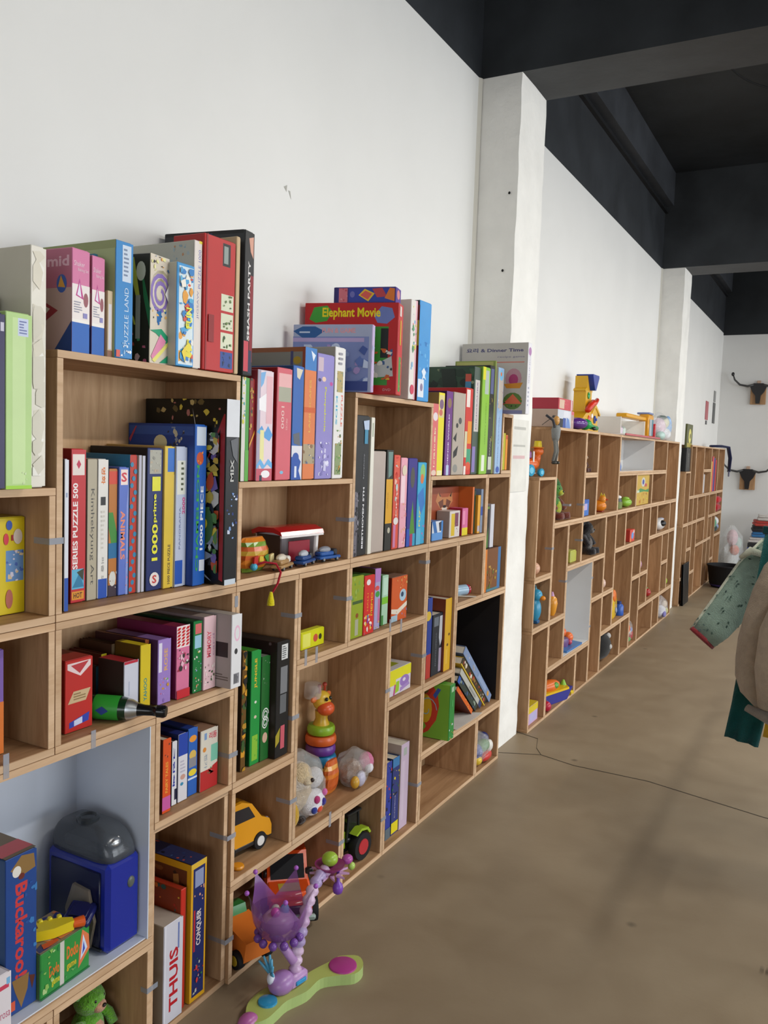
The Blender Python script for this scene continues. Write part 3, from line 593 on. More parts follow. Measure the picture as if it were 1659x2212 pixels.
B('game_box','huge black game box with bright graffiti artwork, sticking out of the shelf','box','puzzle boxes in the first large unit',(0.2900,1.6904,1.1336),(0.0512,0.4730,0.2750),'box','17191c 12130f 1a1b1c',[('S','r',0,0.8,1,1,'d6d8dc'),('S','r',0.05,0.0,0.9,0.03,'c8d2dc'),('S','a',0.1,0.25,0.95,0.5,['3c5ea8','7a9ad0','2a3c78','c8d0e4'],18,3),('S','p',[(0.3,0.78),(0.9,0.8),(0.85,0.66),(0.5,0.7)],'5a5c60'),('S','t','MIX',0.45,0.62,0.12,0.014,'b8b8b4',90,1),('L','p',[(0.78,0.68),(0.97,0.92),(0.985,0.92),(0.985,0.02),(0.94,0.03),(0.93,0.84),(0.76,0.64)],'a02a30'),('L','a',0.1,0.84,0.95,1,['c8b070','e0c84a','6a5a34','b8746a'],22,4),('L','a',0.62,0.06,0.93,0.82,['c8b24a','5a8a4a','d8d6d0','7a6ab0','c8542c','3a3c40','e2cf4a','8a94a0','15161a'],120,6,0.42),('L','c',0.8,0.32,0.09,0.1,'3f6a34'),('L','c',0.78,0.33,0.04,0.03,'e8d83a'),('L','p',[(0.62,0.95),(0.75,0.6),(0.72,0.3),(0.78,0.6)],'e6e2da'),('L','p',[(0.6,0.22),(0.9,0.16),(0.7,0.1),(0.88,0.02),(0.58,0.1)],'8a94a0')])
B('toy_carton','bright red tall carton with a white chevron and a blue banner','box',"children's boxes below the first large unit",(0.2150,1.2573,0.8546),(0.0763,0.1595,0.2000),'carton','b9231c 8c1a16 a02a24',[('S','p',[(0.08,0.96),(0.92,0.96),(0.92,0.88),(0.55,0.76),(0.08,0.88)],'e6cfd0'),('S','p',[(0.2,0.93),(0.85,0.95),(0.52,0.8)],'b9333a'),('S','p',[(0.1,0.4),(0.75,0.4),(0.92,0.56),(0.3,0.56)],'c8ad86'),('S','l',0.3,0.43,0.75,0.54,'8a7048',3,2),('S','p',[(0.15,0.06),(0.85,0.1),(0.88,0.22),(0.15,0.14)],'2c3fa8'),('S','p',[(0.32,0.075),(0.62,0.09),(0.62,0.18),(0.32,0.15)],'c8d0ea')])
B('book','thin teal book behind the toy bottle','book',"children's boxes below the first large unit",(0.1250,1.4252,0.8546),(0.0135,0.0995,0.1100),'book','3a86a8 3a2c2a',[])
B('book','thin green book with a yellow top edge behind the toy bottle','book',"children's boxes below the first large unit",(0.1250,1.4423,0.8546),(0.0167,0.1262,0.1100),'book','1f9a48 6a2c22',[('S','r',0,0.86,1,1,'e2cf2c')])
B('book','brown edged cream book, left of a pair behind the toy bottle','book',"children's boxes below the first large unit",(0.1250,1.4744,0.8546),(0.0111,0.1444,0.1100),'book','c8b692 5a4030',[])
B('book','brown edged cream book, right of a pair behind the toy bottle','book',"children's boxes below the first large unit",(0.1250,1.4939,0.8546),(0.0099,0.1429,0.1100),'book','cbb998 4a382c',[])
B('game_box','small white game box with a red top edge','box',"children's boxes below the first large unit",(0.2250,1.4186,0.8546),(0.0448,0.1266,0.0850),'box','c9cbd8 3a2f2a b02a34',[('S','r',0,0.95,1,1,'b8243a'),('S','l',0.3,0.2,0.45,0.8,'b0b4c8',1,1),('S','p',[(0.95,0),(1,0),(1,1),(0.95,1)],'a8acc0')])
B('game_box','small yellow game box with teal lettering','box',"children's boxes below the first large unit",(0.2250,1.4701,0.8546),(0.0329,0.1565,0.0850),'box','d2ba1c 5c4416',[('S','t','YAHOO',0.5,0.3,0.36,0.011,'3a8a80',90,1)])
B('game_box','brown and orange slim box behind the yellow one','box',"children's boxes below the first large unit",(0.2050,1.5054,0.8546),(0.0122,0.1610,0.1700),'box','8a4a22 4a2a30',[('S','a',0,0.1,1,0.9,['c8782a','6a2a24','a8602c'],12,3)])
B('game_box','lilac game box with a white stripe','box',"children's boxes below the first large unit",(0.2320,1.5212,0.8546),(0.0443,0.1605,0.1800),'box','9a7cc4 4f3058 8a6aa8',[('S','r',0.05,0.5,0.3,0.95,'dcd6ea'),('S','t','ROSE',0.6,0.68,0.34,0.012,'d8a86a',90,1),('S','a',0.1,0.02,0.9,0.4,['c8943a','d86a8a','6ab060','b89ad8','8a6ab8'],16,8)])
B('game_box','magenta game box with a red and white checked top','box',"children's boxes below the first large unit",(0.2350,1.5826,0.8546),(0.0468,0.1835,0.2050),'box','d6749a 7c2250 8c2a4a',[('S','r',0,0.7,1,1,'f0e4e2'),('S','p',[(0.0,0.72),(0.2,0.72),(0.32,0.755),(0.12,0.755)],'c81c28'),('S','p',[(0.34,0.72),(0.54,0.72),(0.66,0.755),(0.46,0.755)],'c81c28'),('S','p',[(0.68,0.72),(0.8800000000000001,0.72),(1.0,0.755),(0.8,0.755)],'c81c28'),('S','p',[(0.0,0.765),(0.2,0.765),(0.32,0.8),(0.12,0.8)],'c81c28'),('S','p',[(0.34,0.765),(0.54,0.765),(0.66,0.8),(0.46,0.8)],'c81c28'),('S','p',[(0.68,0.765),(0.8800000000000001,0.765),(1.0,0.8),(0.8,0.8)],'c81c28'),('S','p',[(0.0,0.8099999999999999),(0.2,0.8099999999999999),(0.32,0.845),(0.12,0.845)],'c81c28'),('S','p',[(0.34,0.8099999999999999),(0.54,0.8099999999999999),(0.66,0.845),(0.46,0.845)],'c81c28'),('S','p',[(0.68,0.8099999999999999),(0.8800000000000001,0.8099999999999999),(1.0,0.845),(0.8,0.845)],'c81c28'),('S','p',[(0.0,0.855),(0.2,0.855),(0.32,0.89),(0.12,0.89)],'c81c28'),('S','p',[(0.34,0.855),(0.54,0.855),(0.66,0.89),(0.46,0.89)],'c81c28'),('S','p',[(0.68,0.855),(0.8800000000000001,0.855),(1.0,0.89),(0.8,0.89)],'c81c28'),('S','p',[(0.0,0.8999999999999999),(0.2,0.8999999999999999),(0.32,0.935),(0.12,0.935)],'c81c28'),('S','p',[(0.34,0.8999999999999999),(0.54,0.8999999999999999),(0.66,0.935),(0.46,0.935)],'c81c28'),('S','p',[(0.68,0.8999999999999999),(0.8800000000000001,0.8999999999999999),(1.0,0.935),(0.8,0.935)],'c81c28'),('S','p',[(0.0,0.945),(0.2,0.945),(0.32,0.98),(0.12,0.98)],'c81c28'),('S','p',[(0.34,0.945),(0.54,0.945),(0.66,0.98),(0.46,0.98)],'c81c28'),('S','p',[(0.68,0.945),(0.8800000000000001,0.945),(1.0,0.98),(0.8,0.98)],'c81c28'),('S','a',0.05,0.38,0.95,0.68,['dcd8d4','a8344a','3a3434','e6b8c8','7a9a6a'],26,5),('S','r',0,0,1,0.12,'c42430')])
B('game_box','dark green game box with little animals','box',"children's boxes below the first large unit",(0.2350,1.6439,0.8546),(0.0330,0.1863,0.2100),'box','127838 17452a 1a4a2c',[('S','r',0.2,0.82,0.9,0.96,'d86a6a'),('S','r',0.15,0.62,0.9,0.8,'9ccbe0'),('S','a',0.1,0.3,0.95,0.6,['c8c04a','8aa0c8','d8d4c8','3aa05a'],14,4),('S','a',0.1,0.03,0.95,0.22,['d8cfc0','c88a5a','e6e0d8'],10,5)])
B('game_box','pale pink game box with red vertical lettering','box',"children's boxes below the first large unit",(0.2400,1.6786,0.8546),(0.0472,0.1928,0.2100),'box','e4c0c6 8f7e80 a89a94',[('S','t','MEMORY',0.42,0.62,0.36,0.016,'d85a6a',90,1),('S','t','card',0.78,0.6,0.3,0.008,'b88aa8',90),('S','a',0.1,0.05,0.9,0.36,['5a6a4a','f0e2e0','c8a0a8','3a3a3c','e8d8d4'],20,7)])
B('game_box','large white game box jutting out beyond the shelf edge','box',"children's boxes below the first large unit",(0.2900,1.7284,0.8546),(0.0412,0.1970,0.2780),'box','e2e2e4 a9a09c b8b0a8',[('S','c',0.55,0.74,0.3,0.11,'e8b8d0'),('S','c',0.55,0.74,0.2,0.08,'e2e2e4'),('S','c',0.45,0.5,0.16,0.04,'3a3a3c'),('S','r',0.25,0.06,0.8,0.2,'8a8a90'),('S','l',0.28,0.07,0.78,0.19,'2c2c30',7,3),('L','r',0.78,0.42,0.96,0.62,'2a2424'),('L','l',0.8,0.1,0.97,0.2,'6a6058',3,2)])
B('book','orange book with a pink foot at the left end of the five small boxes','book','boxes in the square unit below the toy bottle',(0.2362,1.5383,0.5756),(0.0288,0.1881,0.1500),'book','d8511e 5c2a1e',[('S','r',0,0.04,1,0.22,'c85aa0'),('S','t','FAIRY TALES',0.5,0.48,0.42,0.009,'e8a03a',90,1),('S','a',0.1,0.72,0.9,0.96,['c83a2a','6a3a2a','e87a4a'],8,2)])
B('book','white book with navy characters right of the orange book','book','boxes in the square unit below the toy bottle',(0.2216,1.5869,0.5756),(0.0179,0.1665,0.1500),'book','dcdce0 2a2c38',[('S','r',0.55,0.08,1,0.25,'1a1f3c'),('S','t','그림책',0.4,0.6,0.6,0.008,'26349a',-90,1)])
B('game_box','white little box with a royal blue top','box','boxes in the square unit below the toy bottle',(0.2218,1.6102,0.5756),(0.0340,0.1780,0.1600),'box','d8d6dc 1f2c6a 20307a',[('S','r',0,0.68,1,1,'2244a8'),('S','c',0.5,0.36,0.28,0.04,'c89a8a'),('S','c',0.4,0.26,0.18,0.025,'3a8ab0'),('S','l',0.2,0.42,0.8,0.62,'b8b4c4',4,6)])
B('game_box','blue little box with yellow splashes','box','boxes in the square unit below the toy bottle',(0.2172,1.6517,0.5756),(0.0352,0.1799,0.1600),'box','2a62b8 243a6a 1f3c8c',[('S','c',0.5,0.84,0.4,0.05,'e89a3a'),('S','c',0.5,0.6,0.38,0.07,'d8b45a'),('S','r',0.1,0.42,0.9,0.56,'8a8890'),('S','c',0.5,0.34,0.44,0.05,'e8d03a'),('S','r',0,0.24,1,0.27,'cfdcf0')])
B('game_box','white little box with red foot at the right end of the five','box','boxes in the square unit below the toy bottle',(0.2250,1.6911,0.5756),(0.0689,0.1632,0.1400),'box','d8d2c4 6a3a28 a8826a',[('S','r',0,0,1,0.33,'b82a2c'),('S','p',[(0,0.33),(0.45,0.33),(0.55,0.24),(0.7,0.36),(1,0.4),(1,0.33),(0.8,0.25)],'b82a2c'),('S','r',0.6,0.44,1,0.72,'7ac0a8'),('S','t','리듬',0.7,0.88,0.45,0.018,'c8485a',0,1),('S','r',0.2,0.84,0.34,0.95,'7a9ac8'),('S','c',0.22,0.68,0.1,0.04,'d88a3a'),('S','t','젠가',0.3,0.48,0.24,0.012,'8a9ab0',-90),('S','a',0.35,0.24,0.65,0.36,['e0cf4a','3a8a5a','d8d2c4'],6,2)])
B('game_box','dark patterned slim box at the left of the green game boxes','box','game boxes in the tall unit',(0.2250,1.8604,0.5756),(0.0202,0.3439,0.2000),'box','6a4a1a 2a2018',[('S','a',0,0,1,1,['b88a2a','1a1a1c','3a5a2a','d89a2a'],30,3)])
B('game_box','bright green game box with yellow lettering','box','game boxes in the tall unit',(0.2220,1.9057,0.5756),(0.0436,0.3347,0.2000),'box','1f9440 155a2a 3a8a2c',[('S','t','JUNGLE',0.5,0.8,0.26,0.014,'e0b82c',90,1),('S','c',0.5,0.55,0.12,0.012,'e6e6da'),('S','c',0.5,0.42,0.14,0.014,'d8c8b0'),('S','r',0.2,0.04,0.8,0.26,'8ac03a'),('S','a',0.2,0.05,0.8,0.24,['b8d04a','5aa83a'],6,2)])
B('game_box','darker green game box with a white swirl','box','game boxes in the tall unit',(0.2250,1.9509,0.5756),(0.0397,0.3104,0.2000),'box','23682c 1f4a24 8a8f86',[('S','a',0.2,0.72,0.95,0.96,['b8c0b4','8aa08a','3a6a3a'],10,4),('S','s',0.5,0.44,0.018,'dfe4dc',2,0.004),('S','s',0.5,0.36,0.018,'dfe4dc',2,0.004),('S','c',0.5,0.22,0.3,0.05,'d8b098')])
B('game_box','black game box with a red label beside the green ones','box','game boxes in the tall unit',(0.2480,1.9922,0.5756),(0.0621,0.3476,0.2350),'box','151517 2a1a1a 1c1c1e',[('S','r',0.35,0.84,0.85,0.97,'d6d8d8'),('S','l',0.4,0.85,0.8,0.96,'55585c',6,3),('S','r',0.3,0.55,0.85,0.78,'7c7e82'),('S','r',0.3,0.38,0.8,0.54,'65686c'),('S','r',0.4,0.07,0.72,0.27,'c85a68'),('S','p',[(0,0.2),(0.35,0.26),(0.3,0.14),(0,0.1)],'a8982c'),('L','a',0.4,0.88,1,1,['4a3a3c','6a5a5c','2a2224'],8,2)])
B('match_box','tiny bright yellow box alone in a square unit','box','things in the square units',(0.2000,2.1840,0.8546),(0.1344,0.0542,0.0300),'carton','d6d814 b8b80c e2e43a',[('S','r',0.08,0.1,0.4,0.9,'e8ea6a'),('S','c',0.62,0.5,0.1,0.24,'c8503c'),('S','c',0.82,0.5,0.07,0.18,'3a3a1c')])
B('game_box',"lime green children's box beside the red one",'box',"children's boxes in the wide unit",(0.2470,2.4068,0.8546),(0.0800,0.2113,0.2200),'box','8fa01e 5a7a24 5a8a34',[('S','r',0.1,0.55,0.95,0.6,'3f5a2a'),('S','c',0.5,0.36,0.12,0.04,'8a4a1a'),('S','r',0.35,0.04,0.62,0.3,'a8a890'),('S','a',0,0.62,1,0.98,['7aa03a','98b04a','6a943a'],10,5),('L','a',0.3,0.7,1,1,['d0524a','3f7a3a','8a9ac0','c0a03a'],18,3)])
B('game_box',"red children's box with rounded white and yellow print",'box',"children's boxes in the wide unit",(0.2500,2.4876,0.8546),(0.0709,0.2058,0.2000),'box','cf2420 a01c1c 5a8a44',[('S','c',0.4,0.88,0.2,0.05,'e8e0e0'),('S','t','MEMO',0.75,0.5,0.4,0.014,'e8a81c',90,1),('S','t','HALLI',0.35,0.55,0.3,0.009,'e0a02c',90),('S','a',0.05,0.02,0.95,0.34,['f0e6dc','d83a3a','5a8ac8','d8d84a','8a3a9a','e8c04a'],22,7)])
B('game_box',"slim violet and white box right of the red children's box",'box',"children's boxes in the wide unit",(0.2350,2.5881,0.8546),(0.0401,0.2174,0.2100),'box','a9a0cc 5a4a2a 9a6aa8',[('S','r',0,0.78,1,1,'b07ac0'),('S','c',0.4,0.68,0.4,0.04,'d84a4a'),('S','c',0.5,0.58,0.4,0.05,'3a9a3a'),('S','r',0.6,0.1,1,0.5,'c06a9a'),('S','a',0,0,1,0.14,['8a4ab0','d8d04a','6a6ac0'],8,2)])
B('game_box',"slim pale green box left of the orange children's box",'box',"children's boxes in the wide unit",(0.2200,2.6699,0.8546),(0.0455,0.1827,0.1900),'box','a8cfb4 4a8a34 8ab08a',[('S','r',0,0.42,1,0.56,'7ac02c'),('S','r',0.2,0.6,0.9,0.95,'bfe0cc'),('S','r',0,0,0.3,0.2,'3a8a3a')])
B('toy_carton',"orange children's carton with a big cartoon eye",'box',"children's boxes in the wide unit",(0.2250,2.7357,0.8546),(0.1240,0.1658,0.1500),'carton','d2581c 7a2018 8a6a5a',[('S','c',0.72,0.56,0.22,0.14,'a8c8dc'),('S','c',0.68,0.58,0.09,0.06,'1d3c60'),('S','p',[(0,0.3),(0.4,0.26),(1,0.4),(1,0.3),(0.4,0.14),(0,0.2)],'e6dccc'),('S','r',0,0,0.4,0.14,'a8c4d4'),('S','a',0.3,0.0,1,0.24,['7a4a1a','8a8ac0','c88a4a'],10,3),('S','a',0.3,0.72,1,0.98,['e8a04a','d86a2c','e8b86a'],12,6)])
B('carton','yellow topped white carton with lilac figures','box','things in the square units',(0.2339,2.7236,0.5756),(0.1764,0.0985,0.1500),'carton','d8d2dc c8c0c4 d0cccc',[('S','r',0,0.6,1,1,'e2dc1c'),('S','r',0,0.4,0.3,0.62,'e2dc1c'),('S','c',0.7,0.42,0.22,0.22,'9a78c4'),('S','c',0.68,0.46,0.07,0.07,'e0d8ec'),('S','p',[(0.25,0.06),(0.32,0.5),(0.46,0.5),(0.44,0.1)],'9aca2c'),('S','p',[(0.18,0),(0.24,0.42),(0.3,0.4),(0.26,0.02)],'c04a8a'),('S','p',[(0.5,0.05),(0.95,0.18),(0.9,0.3),(0.5,0.2)],'a88acc'),('T','r',0.35,0.2,0.75,0.7,'98a028')])
B('book','blue and red book at the left of the tall unit','book','books in the tall unit',(0.2350,3.0295,0.5756),(0.0429,0.3290,0.1900),'book','1c3c98 18306a',[('S','r',0,0,1,0.3,'b83228'),('S','c',0.2,0.78,0.6,0.06,'d8b83a')])
B('book','black book with white vertical lettering','book','books in the tall unit',(0.2350,3.0811,0.5756),(0.0964,0.2532,0.2100),'book','14202e 10141c',[('S','r',0.15,0.8,0.6,0.95,'6a7480'),('S','t','ENCYCLOPEDIA',0.4,0.42,0.55,0.007,'8a94a0',90),('S','p',[(0.7,0.95),(0.98,0.95),(0.98,0.55),(0.8,0.45),(0.66,0.6)],'c8ccd4'),('S','r',0.7,0.03,0.95,0.42,'a89ab0')])
B('book','bright yellow thick book','book','books in the tall unit',(0.2450,3.1792,0.5756),(0.0644,0.3060,0.2150),'book','dfae22 7c3a22',[('S','c',0.7,0.5,0.14,0.02,'6a4a1a'),('S','c',0.5,0.36,0.14,0.02,'6a4a1a'),('S','r',0.3,0.1,0.5,0.3,'e8c04a')])
B('game_box','white and green slim box behind the huge black one','box','puzzle boxes above the wide unit with the toy mess',(0.2450,1.8064,1.3956),(0.0310,0.2770,0.2330),'box','4a9a3c 3a7a34',[('S','r',0,0.0,0.5,1,'d8d4cc'),('S','a',0,0.45,0.5,1,['e8a08a','d8d03a','5aa0a8','e6e2da'],16,3),('S','r',0.5,0,1,0.3,'5aa83c')])
B('game_box','maroon slim box beside the pink cat box','box','puzzle boxes above the wide unit with the toy mess',(0.2400,1.8466,1.3956),(0.0219,0.2770,0.2280),'box','8a1c1c 5a2a1c',[('S','a',0,0.5,1,1,['8a6a2c','c8a03a','3a3c2a','a8842c'],18,5),('S','p',[(0,0.36),(1,0.5),(1,0.46),(0,0.32)],'d8962c')])
B('game_box','white and pink box with ribbons and pastel patches','box','puzzle boxes above the wide unit with the toy mess',(0.2480,1.8701,1.3956),(0.0714,0.3026,0.2200),'box','e6d2da a83a48 a83a48',[('S','p',[(0.1,0.97),(0.5,0.99),(0.36,0.88),(0.2,0.84)],'7ab0e0'),('S','r',0.0,0.0,0.18,1,'a8a0b4'),('S','p',[(0.1,0.74),(0.6,0.8),(0.7,0.62),(0.12,0.64)],'f4f2f4'),('S','r',0.55,0.52,0.95,0.95,'e8b8c0'),('S','p',[(0,0.44),(0.3,0.5),(0.5,0.44),(0.7,0.5),(1,0.42),(0.8,0.36),(0.4,0.4)],'5aa0dc'),('S','r',0.2,0.18,0.45,0.46,'e8e2a0'),('S','p',[(0,0.14),(0.25,0.2),(0.5,0.14),(0.75,0.2),(1,0.16),(1,0.11),(0.7,0.15),(0.4,0.1),(0.2,0.15),(0,0.1)],'6ab0e4'),('S','r',0.0,0.0,1,0.11,'c8586a'),('S','c',0.58,0.06,0.28,0.035,'f4f0f2'),('S','r',0.2,0.0,0.36,0.05,'22283c')])
B('puzzle_box','salmon pink puzzle box lettered 1000','box','puzzle boxes above the wide unit with the toy mess',(0.2500,1.9568,1.3956),(0.0714,0.3174,0.2380),'box','d4606c 94181c b83a48',[('S','r',0.1,0.82,0.95,0.95,'e8b0b0'),('S','r',0.1,0.7,0.95,0.83,'a8a894'),('S','t','1000',0.4,0.56,0.2,0.014,'e8c8c0',-90),('S','t','PIECES',0.68,0.5,0.1,0.007,'e8b8b4',-90),('S','c',0.4,0.07,0.12,0.015,'7ab8d8')])
B('puzzle_box','blue puzzle box with white lower part and a puzzle piece mark','box','puzzle boxes above the wide unit with the toy mess',(0.2500,2.0334,1.3956),(0.0537,0.3305,0.2380),'box','2c62b0 2a4a7a 6a645c',[('S','r',0,0,1,0.3,'dcdce4'),('S','p',[(0.3,0.98),(0.9,0.97),(0.6,0.88),(0.35,0.9)],'d8d0b8'),('S','p',[(0,0.2),(0.5,0.22),(0.9,0.16),(0.7,0.08),(0.95,0),(0,0)],'2050a8'),('S','c',0.4,0.2,0.3,0.04,'2050a8'),('S','r',0.3,0.02,0.5,0.12,'dce4f4'),('S','p',[(0.1,0.4),(0.7,0.42),(0.8,0.3),(0.2,0.32)],'5c6068')])
B('puzzle_box','orange puzzle box with a blue top','box','puzzle boxes above the wide unit with the toy mess',(0.2500,2.0919,1.3956),(0.0610,0.3892,0.2380),'box','dd7c44 8c8a80 a86a3a',[('S','r',0,0.83,1,1,'3478bc'),('S','p',[(0.5,0.98),(0.9,0.95),(0.7,0.9)],'dce6f0'),('S','t','LANDSCAPES',0.5,0.56,0.4,0.01,'e0a84a',90,1),('S','r',0,0.51,1,0.55,'cf5a1c'),('S','r',0,0.12,1,0.27,'a89a7c'),('S','a',0,0.12,1,0.27,['d8c8b0','5a6a8a','8a6a4a','e0dcd4'],12,4),('L','r',0,0.965,1,1,'9a5a30'),('L','r',0.96,0.84,1,1,'9a4a30'),('L','r',0.78,0.84,0.82,0.97,'4a4a78'),('L','c',0.88,0.9,0.06,0.03,'b8962c')])
B('puzzle_box','lilac puzzle box with yellow lettering','box','puzzle boxes above the wide unit with the toy mess',(0.2500,2.1588,1.3956),(0.0933,0.3795,0.2300),'box','8f86c6 6a6098 c8c4b8',[('S','t','Pampalonia',0.5,0.56,0.36,0.013,'c8c83a',-90,1),('S','r',0.05,0.86,0.35,0.97,'c8b4c0'),('S','c',0.4,0.8,0.12,0.02,'e8c8b0'),('S','c',0.14,0.79,0.09,0.014,'3c3460'),('S','c',0.84,0.77,0.09,0.016,'c04a9a'),('S','a',0.2,0.03,0.8,0.3,['c8c4e8','7a72b4','e0def4'],24,5,0.4)])
B('puzzle_box','white puzzle box with red and blue letters','box','puzzle boxes above the wide unit with the toy mess',(0.2500,2.2575,1.3956),(0.0599,0.4099,0.2000),'box','e6e4e0 9a948a',[('S','t','PUZZLE',0.75,0.52,0.24,0.011,'e07a6a',-90,1),('S','t','KIDS',0.25,0.52,0.22,0.011,'5ab0d0',-90,1),('S','r',0.22,0.66,0.8,0.82,'b8a46a'),('S','a',0.22,0.66,0.8,0.82,['d8a83a','6a8a7a','8a6a4a'],12,3),('S','r',0.2,0.03,0.8,0.27,'8a9a6a'),('S','a',0.2,0.03,0.8,0.38,['6a9a4a','d8963a','4a6a3a','c8c48a'],24,6),('S','l',0.3,0.86,0.8,0.97,'9a98a0',3,3)])
B('toy_box','pale blue and lilac wintry toy box with its cover turned to the viewer','box','boxes on top of the second large unit',(0.3000,2.3964,1.6746),(0.0292,0.2160,0.2700),'box','cfc0e4 a8b0cc c0c0d8',[('L','r',0,0,0.96,0.82,'7f8cc0'),('L','p',[(0.0,0.9),(0.12,0.97),(0.28,0.97),(0.4,0.9),(0.28,0.8),(0.12,0.8)],'2f5c98'),('L','l',0.08,0.86,0.3,0.91,'c8d6ec',1,1),('L','t','FUN & GAME',0.58,0.91,0.42,0.016,'e0a0a8',0,1),('L','r',0.0,0.74,0.9,0.8,'b8a4d0'),('L','c',0.55,0.66,0.05,0.06,'d0dcf0'),('L','a',0.05,0.1,0.96,0.7,['5f74b4','98a8d4','c4d0ea','44589c','a892c8'],44,9),('L','r',0.52,0.02,0.96,0.16,'38488c'),('S','a',0,0,1,1,['e0d4f0','b8c8e8','d8b0dc'],14,4)],0,14)
B('game_box','large red game box with yellow title Elephant Movie','box','boxes on top of the second large unit',(0.3350,2.5054,1.6746),(0.0672,0.3010,0.3250),'box','cf3a3c b81c1e a81a1c',[('L','p',[(0.05,0.82),(0.1,0.95),(0.24,0.97),(0.3,0.9),(0.24,0.8),(0.12,0.78)],'3f9a34'),('L','p',[(0.74,0.86),(0.82,0.96),(0.93,0.94),(0.96,0.84),(0.88,0.77),(0.78,0.78)],'6a78b4'),('L','t','Elephant Movie',0.5,0.88,0.62,0.04,'e6cf14',0,1),('L','r',0.75,0.1,0.9,0.74,'3a8a30'),('L','r',0.82,0.4,0.9,0.72,'141a14'),('L','p',[(0.72,0.3),(0.94,0.42),(0.96,0.2),(0.74,0.18)],'b8bcb8'),('L','a',0.72,0.16,0.95,0.5,['d8b02c','c8581c','3a5a8a','dcd8cc','2a2a24'],20,3),('L','t','DVD',0.9,0.05,0.08,0.008,'d8a8a8',0),('S','r',0.3,0.04,0.75,0.42,'4a9a4a'),('S','a',0.3,0.04,0.75,0.42,['7ac04a','d86a4a','5a9a9a','c8b84a'],14,2),('S','r',0.35,0.55,0.6,0.82,'d8b02c'),('S','r',0.2,0.86,0.6,0.97,'e8d0c8')],0,15)
B('game_box','white and rainbow slim game box right of the red one','box','boxes on top of the second large unit',(0.2700,2.7201,1.6746),(0.0504,0.3518,0.2000),'box','e2dcd6 d8ccc4 8aa05a',[('S','r',0.75,0,1,1,'e0a8b4'),('S','a',0.2,0.3,0.9,0.95,['e8e4e0','7ab0d8','d8d85a','5a9a6a','e07a7a'],22,5),('S','c',0.5,0.1,0.3,0.05,'d03a5a')])
B('puzzle_box','light blue puzzle box at the right end of the second large unit','box','boxes on top of the second large unit',(0.2560,2.8180,1.6746),(0.0965,0.3657,0.2300),'box','3c96d8 14161c 2f86c8',[('S','r',0.05,0.04,0.55,0.22,'dfe4ec'),('S','c',0.35,0.14,0.12,0.04,'8a7a9a'),('S','a',0.1,0.3,0.95,0.6,['1f78c4','6ab4e4','1f78c4'],14,3),('S','p',[(0.3,0.3),(0.5,0.34),(0.7,0.3),(0.6,0.26),(0.72,0.22),(0.5,0.24),(0.32,0.2),(0.42,0.26)],'dce8f4'),('L','r',0.86,0,1,0.95,'7a1c20'),('L','r',0.86,0.55,1,0.8,'c8b03a')])
B('puzzle_box','slim black puzzle box lettered in white at the left of the unit','box','slim boxes in the second large unit',(0.2470,2.4047,1.1336),(0.0852,0.4688,0.2300),'box','141518 101114 3a3c44',[('S','t','BEETHOVEN 5TH',0.7,0.27,0.44,0.01,'e6e6ea',90,1),('S','r',0.0,0,0.28,0.46,'6a6670'),('S','a',0.0,0,0.5,0.46,['8a8690','2a2a30','1a1b1e','5a5660'],26,4),('S','r',0.62,0.8,0.88,0.92,'3a86a8'),('S','p',[(0.5,0.96),(0.95,0.97),(0.95,0.9),(0.6,0.9)],'b4c4dc'),('S','t','Symphony',0.62,0.64,0.18,0.008,'9a9ca4',90)])
B('book','white thin book leaning beside the slim black puzzle','book','slim boxes in the second large unit',(0.2480,2.5016,1.1336),(0.0232,0.4647,0.2000),'book','e2dfd2 cdc8b8',[('S','r',0.3,0.86,0.7,0.96,'a8b09c')])
B('puzzle_box','grey beige plain box beside the white thin book','box','slim boxes in the second large unit',(0.2460,2.5274,1.1336),(0.0872,0.3520,0.2000),'box','b3a59c 9a8c80 7a6a58',[('S','r',0.1,0.0,0.9,0.01,'6a5a4c')])
B('book','black book with a mustard yellow band','book','slim boxes in the second large unit',(0.2450,2.6259,1.1336),(0.0478,0.3574,0.1900),'book','20221e 2a2c28',[('S','r',0,0.27,1,0.71,'d8a018'),('S','p',[(0.2,0.98),(0.9,0.98),(0.8,0.75),(0.3,0.72)],'6a8a84'),('S','c',0.6,0.2,0.2,0.03,'b8b4a0'),('S','t','GUIDE',0.3,0.5,0.16,0.007,'a87410',90)])
B('puzzle_box','narrow red puzzle box with small white marks','box','slim boxes in the second large unit',(0.2460,2.6797,1.1336),(0.0458,0.3400,0.1900),'box','d8503c 7a2a20 5a3a30',[('S','a',0.1,0.3,0.9,0.98,['e8b0a0','c8281c','e0603c','b8d0cc'],20,4,0.5),('S','c',0.5,0.3,0.4,0.04,'e0dcd8'),('S','r',0.1,0.02,0.5,0.26,'c87aa8'),('S','t','KING',0.5,0.5,0.3,0.009,'f0c8b8',90,1)])
B('puzzle_box','narrow pink puzzle box next to the narrow red one','box','slim boxes in the second large unit',(0.2460,2.7336,1.1336),(0.0510,0.3304,0.1900),'box','e6a4b4 a8708a 6a5a4a',[('S','r',0.1,0.5,0.7,0.8,'f0d0d8'),('S','a',0.3,0.02,1,0.5,['e8b87a','e07a84','f0d4cc','d86a7a'],22,6),('S','c',0.5,0.86,0.35,0.06,'e0d0b8')])
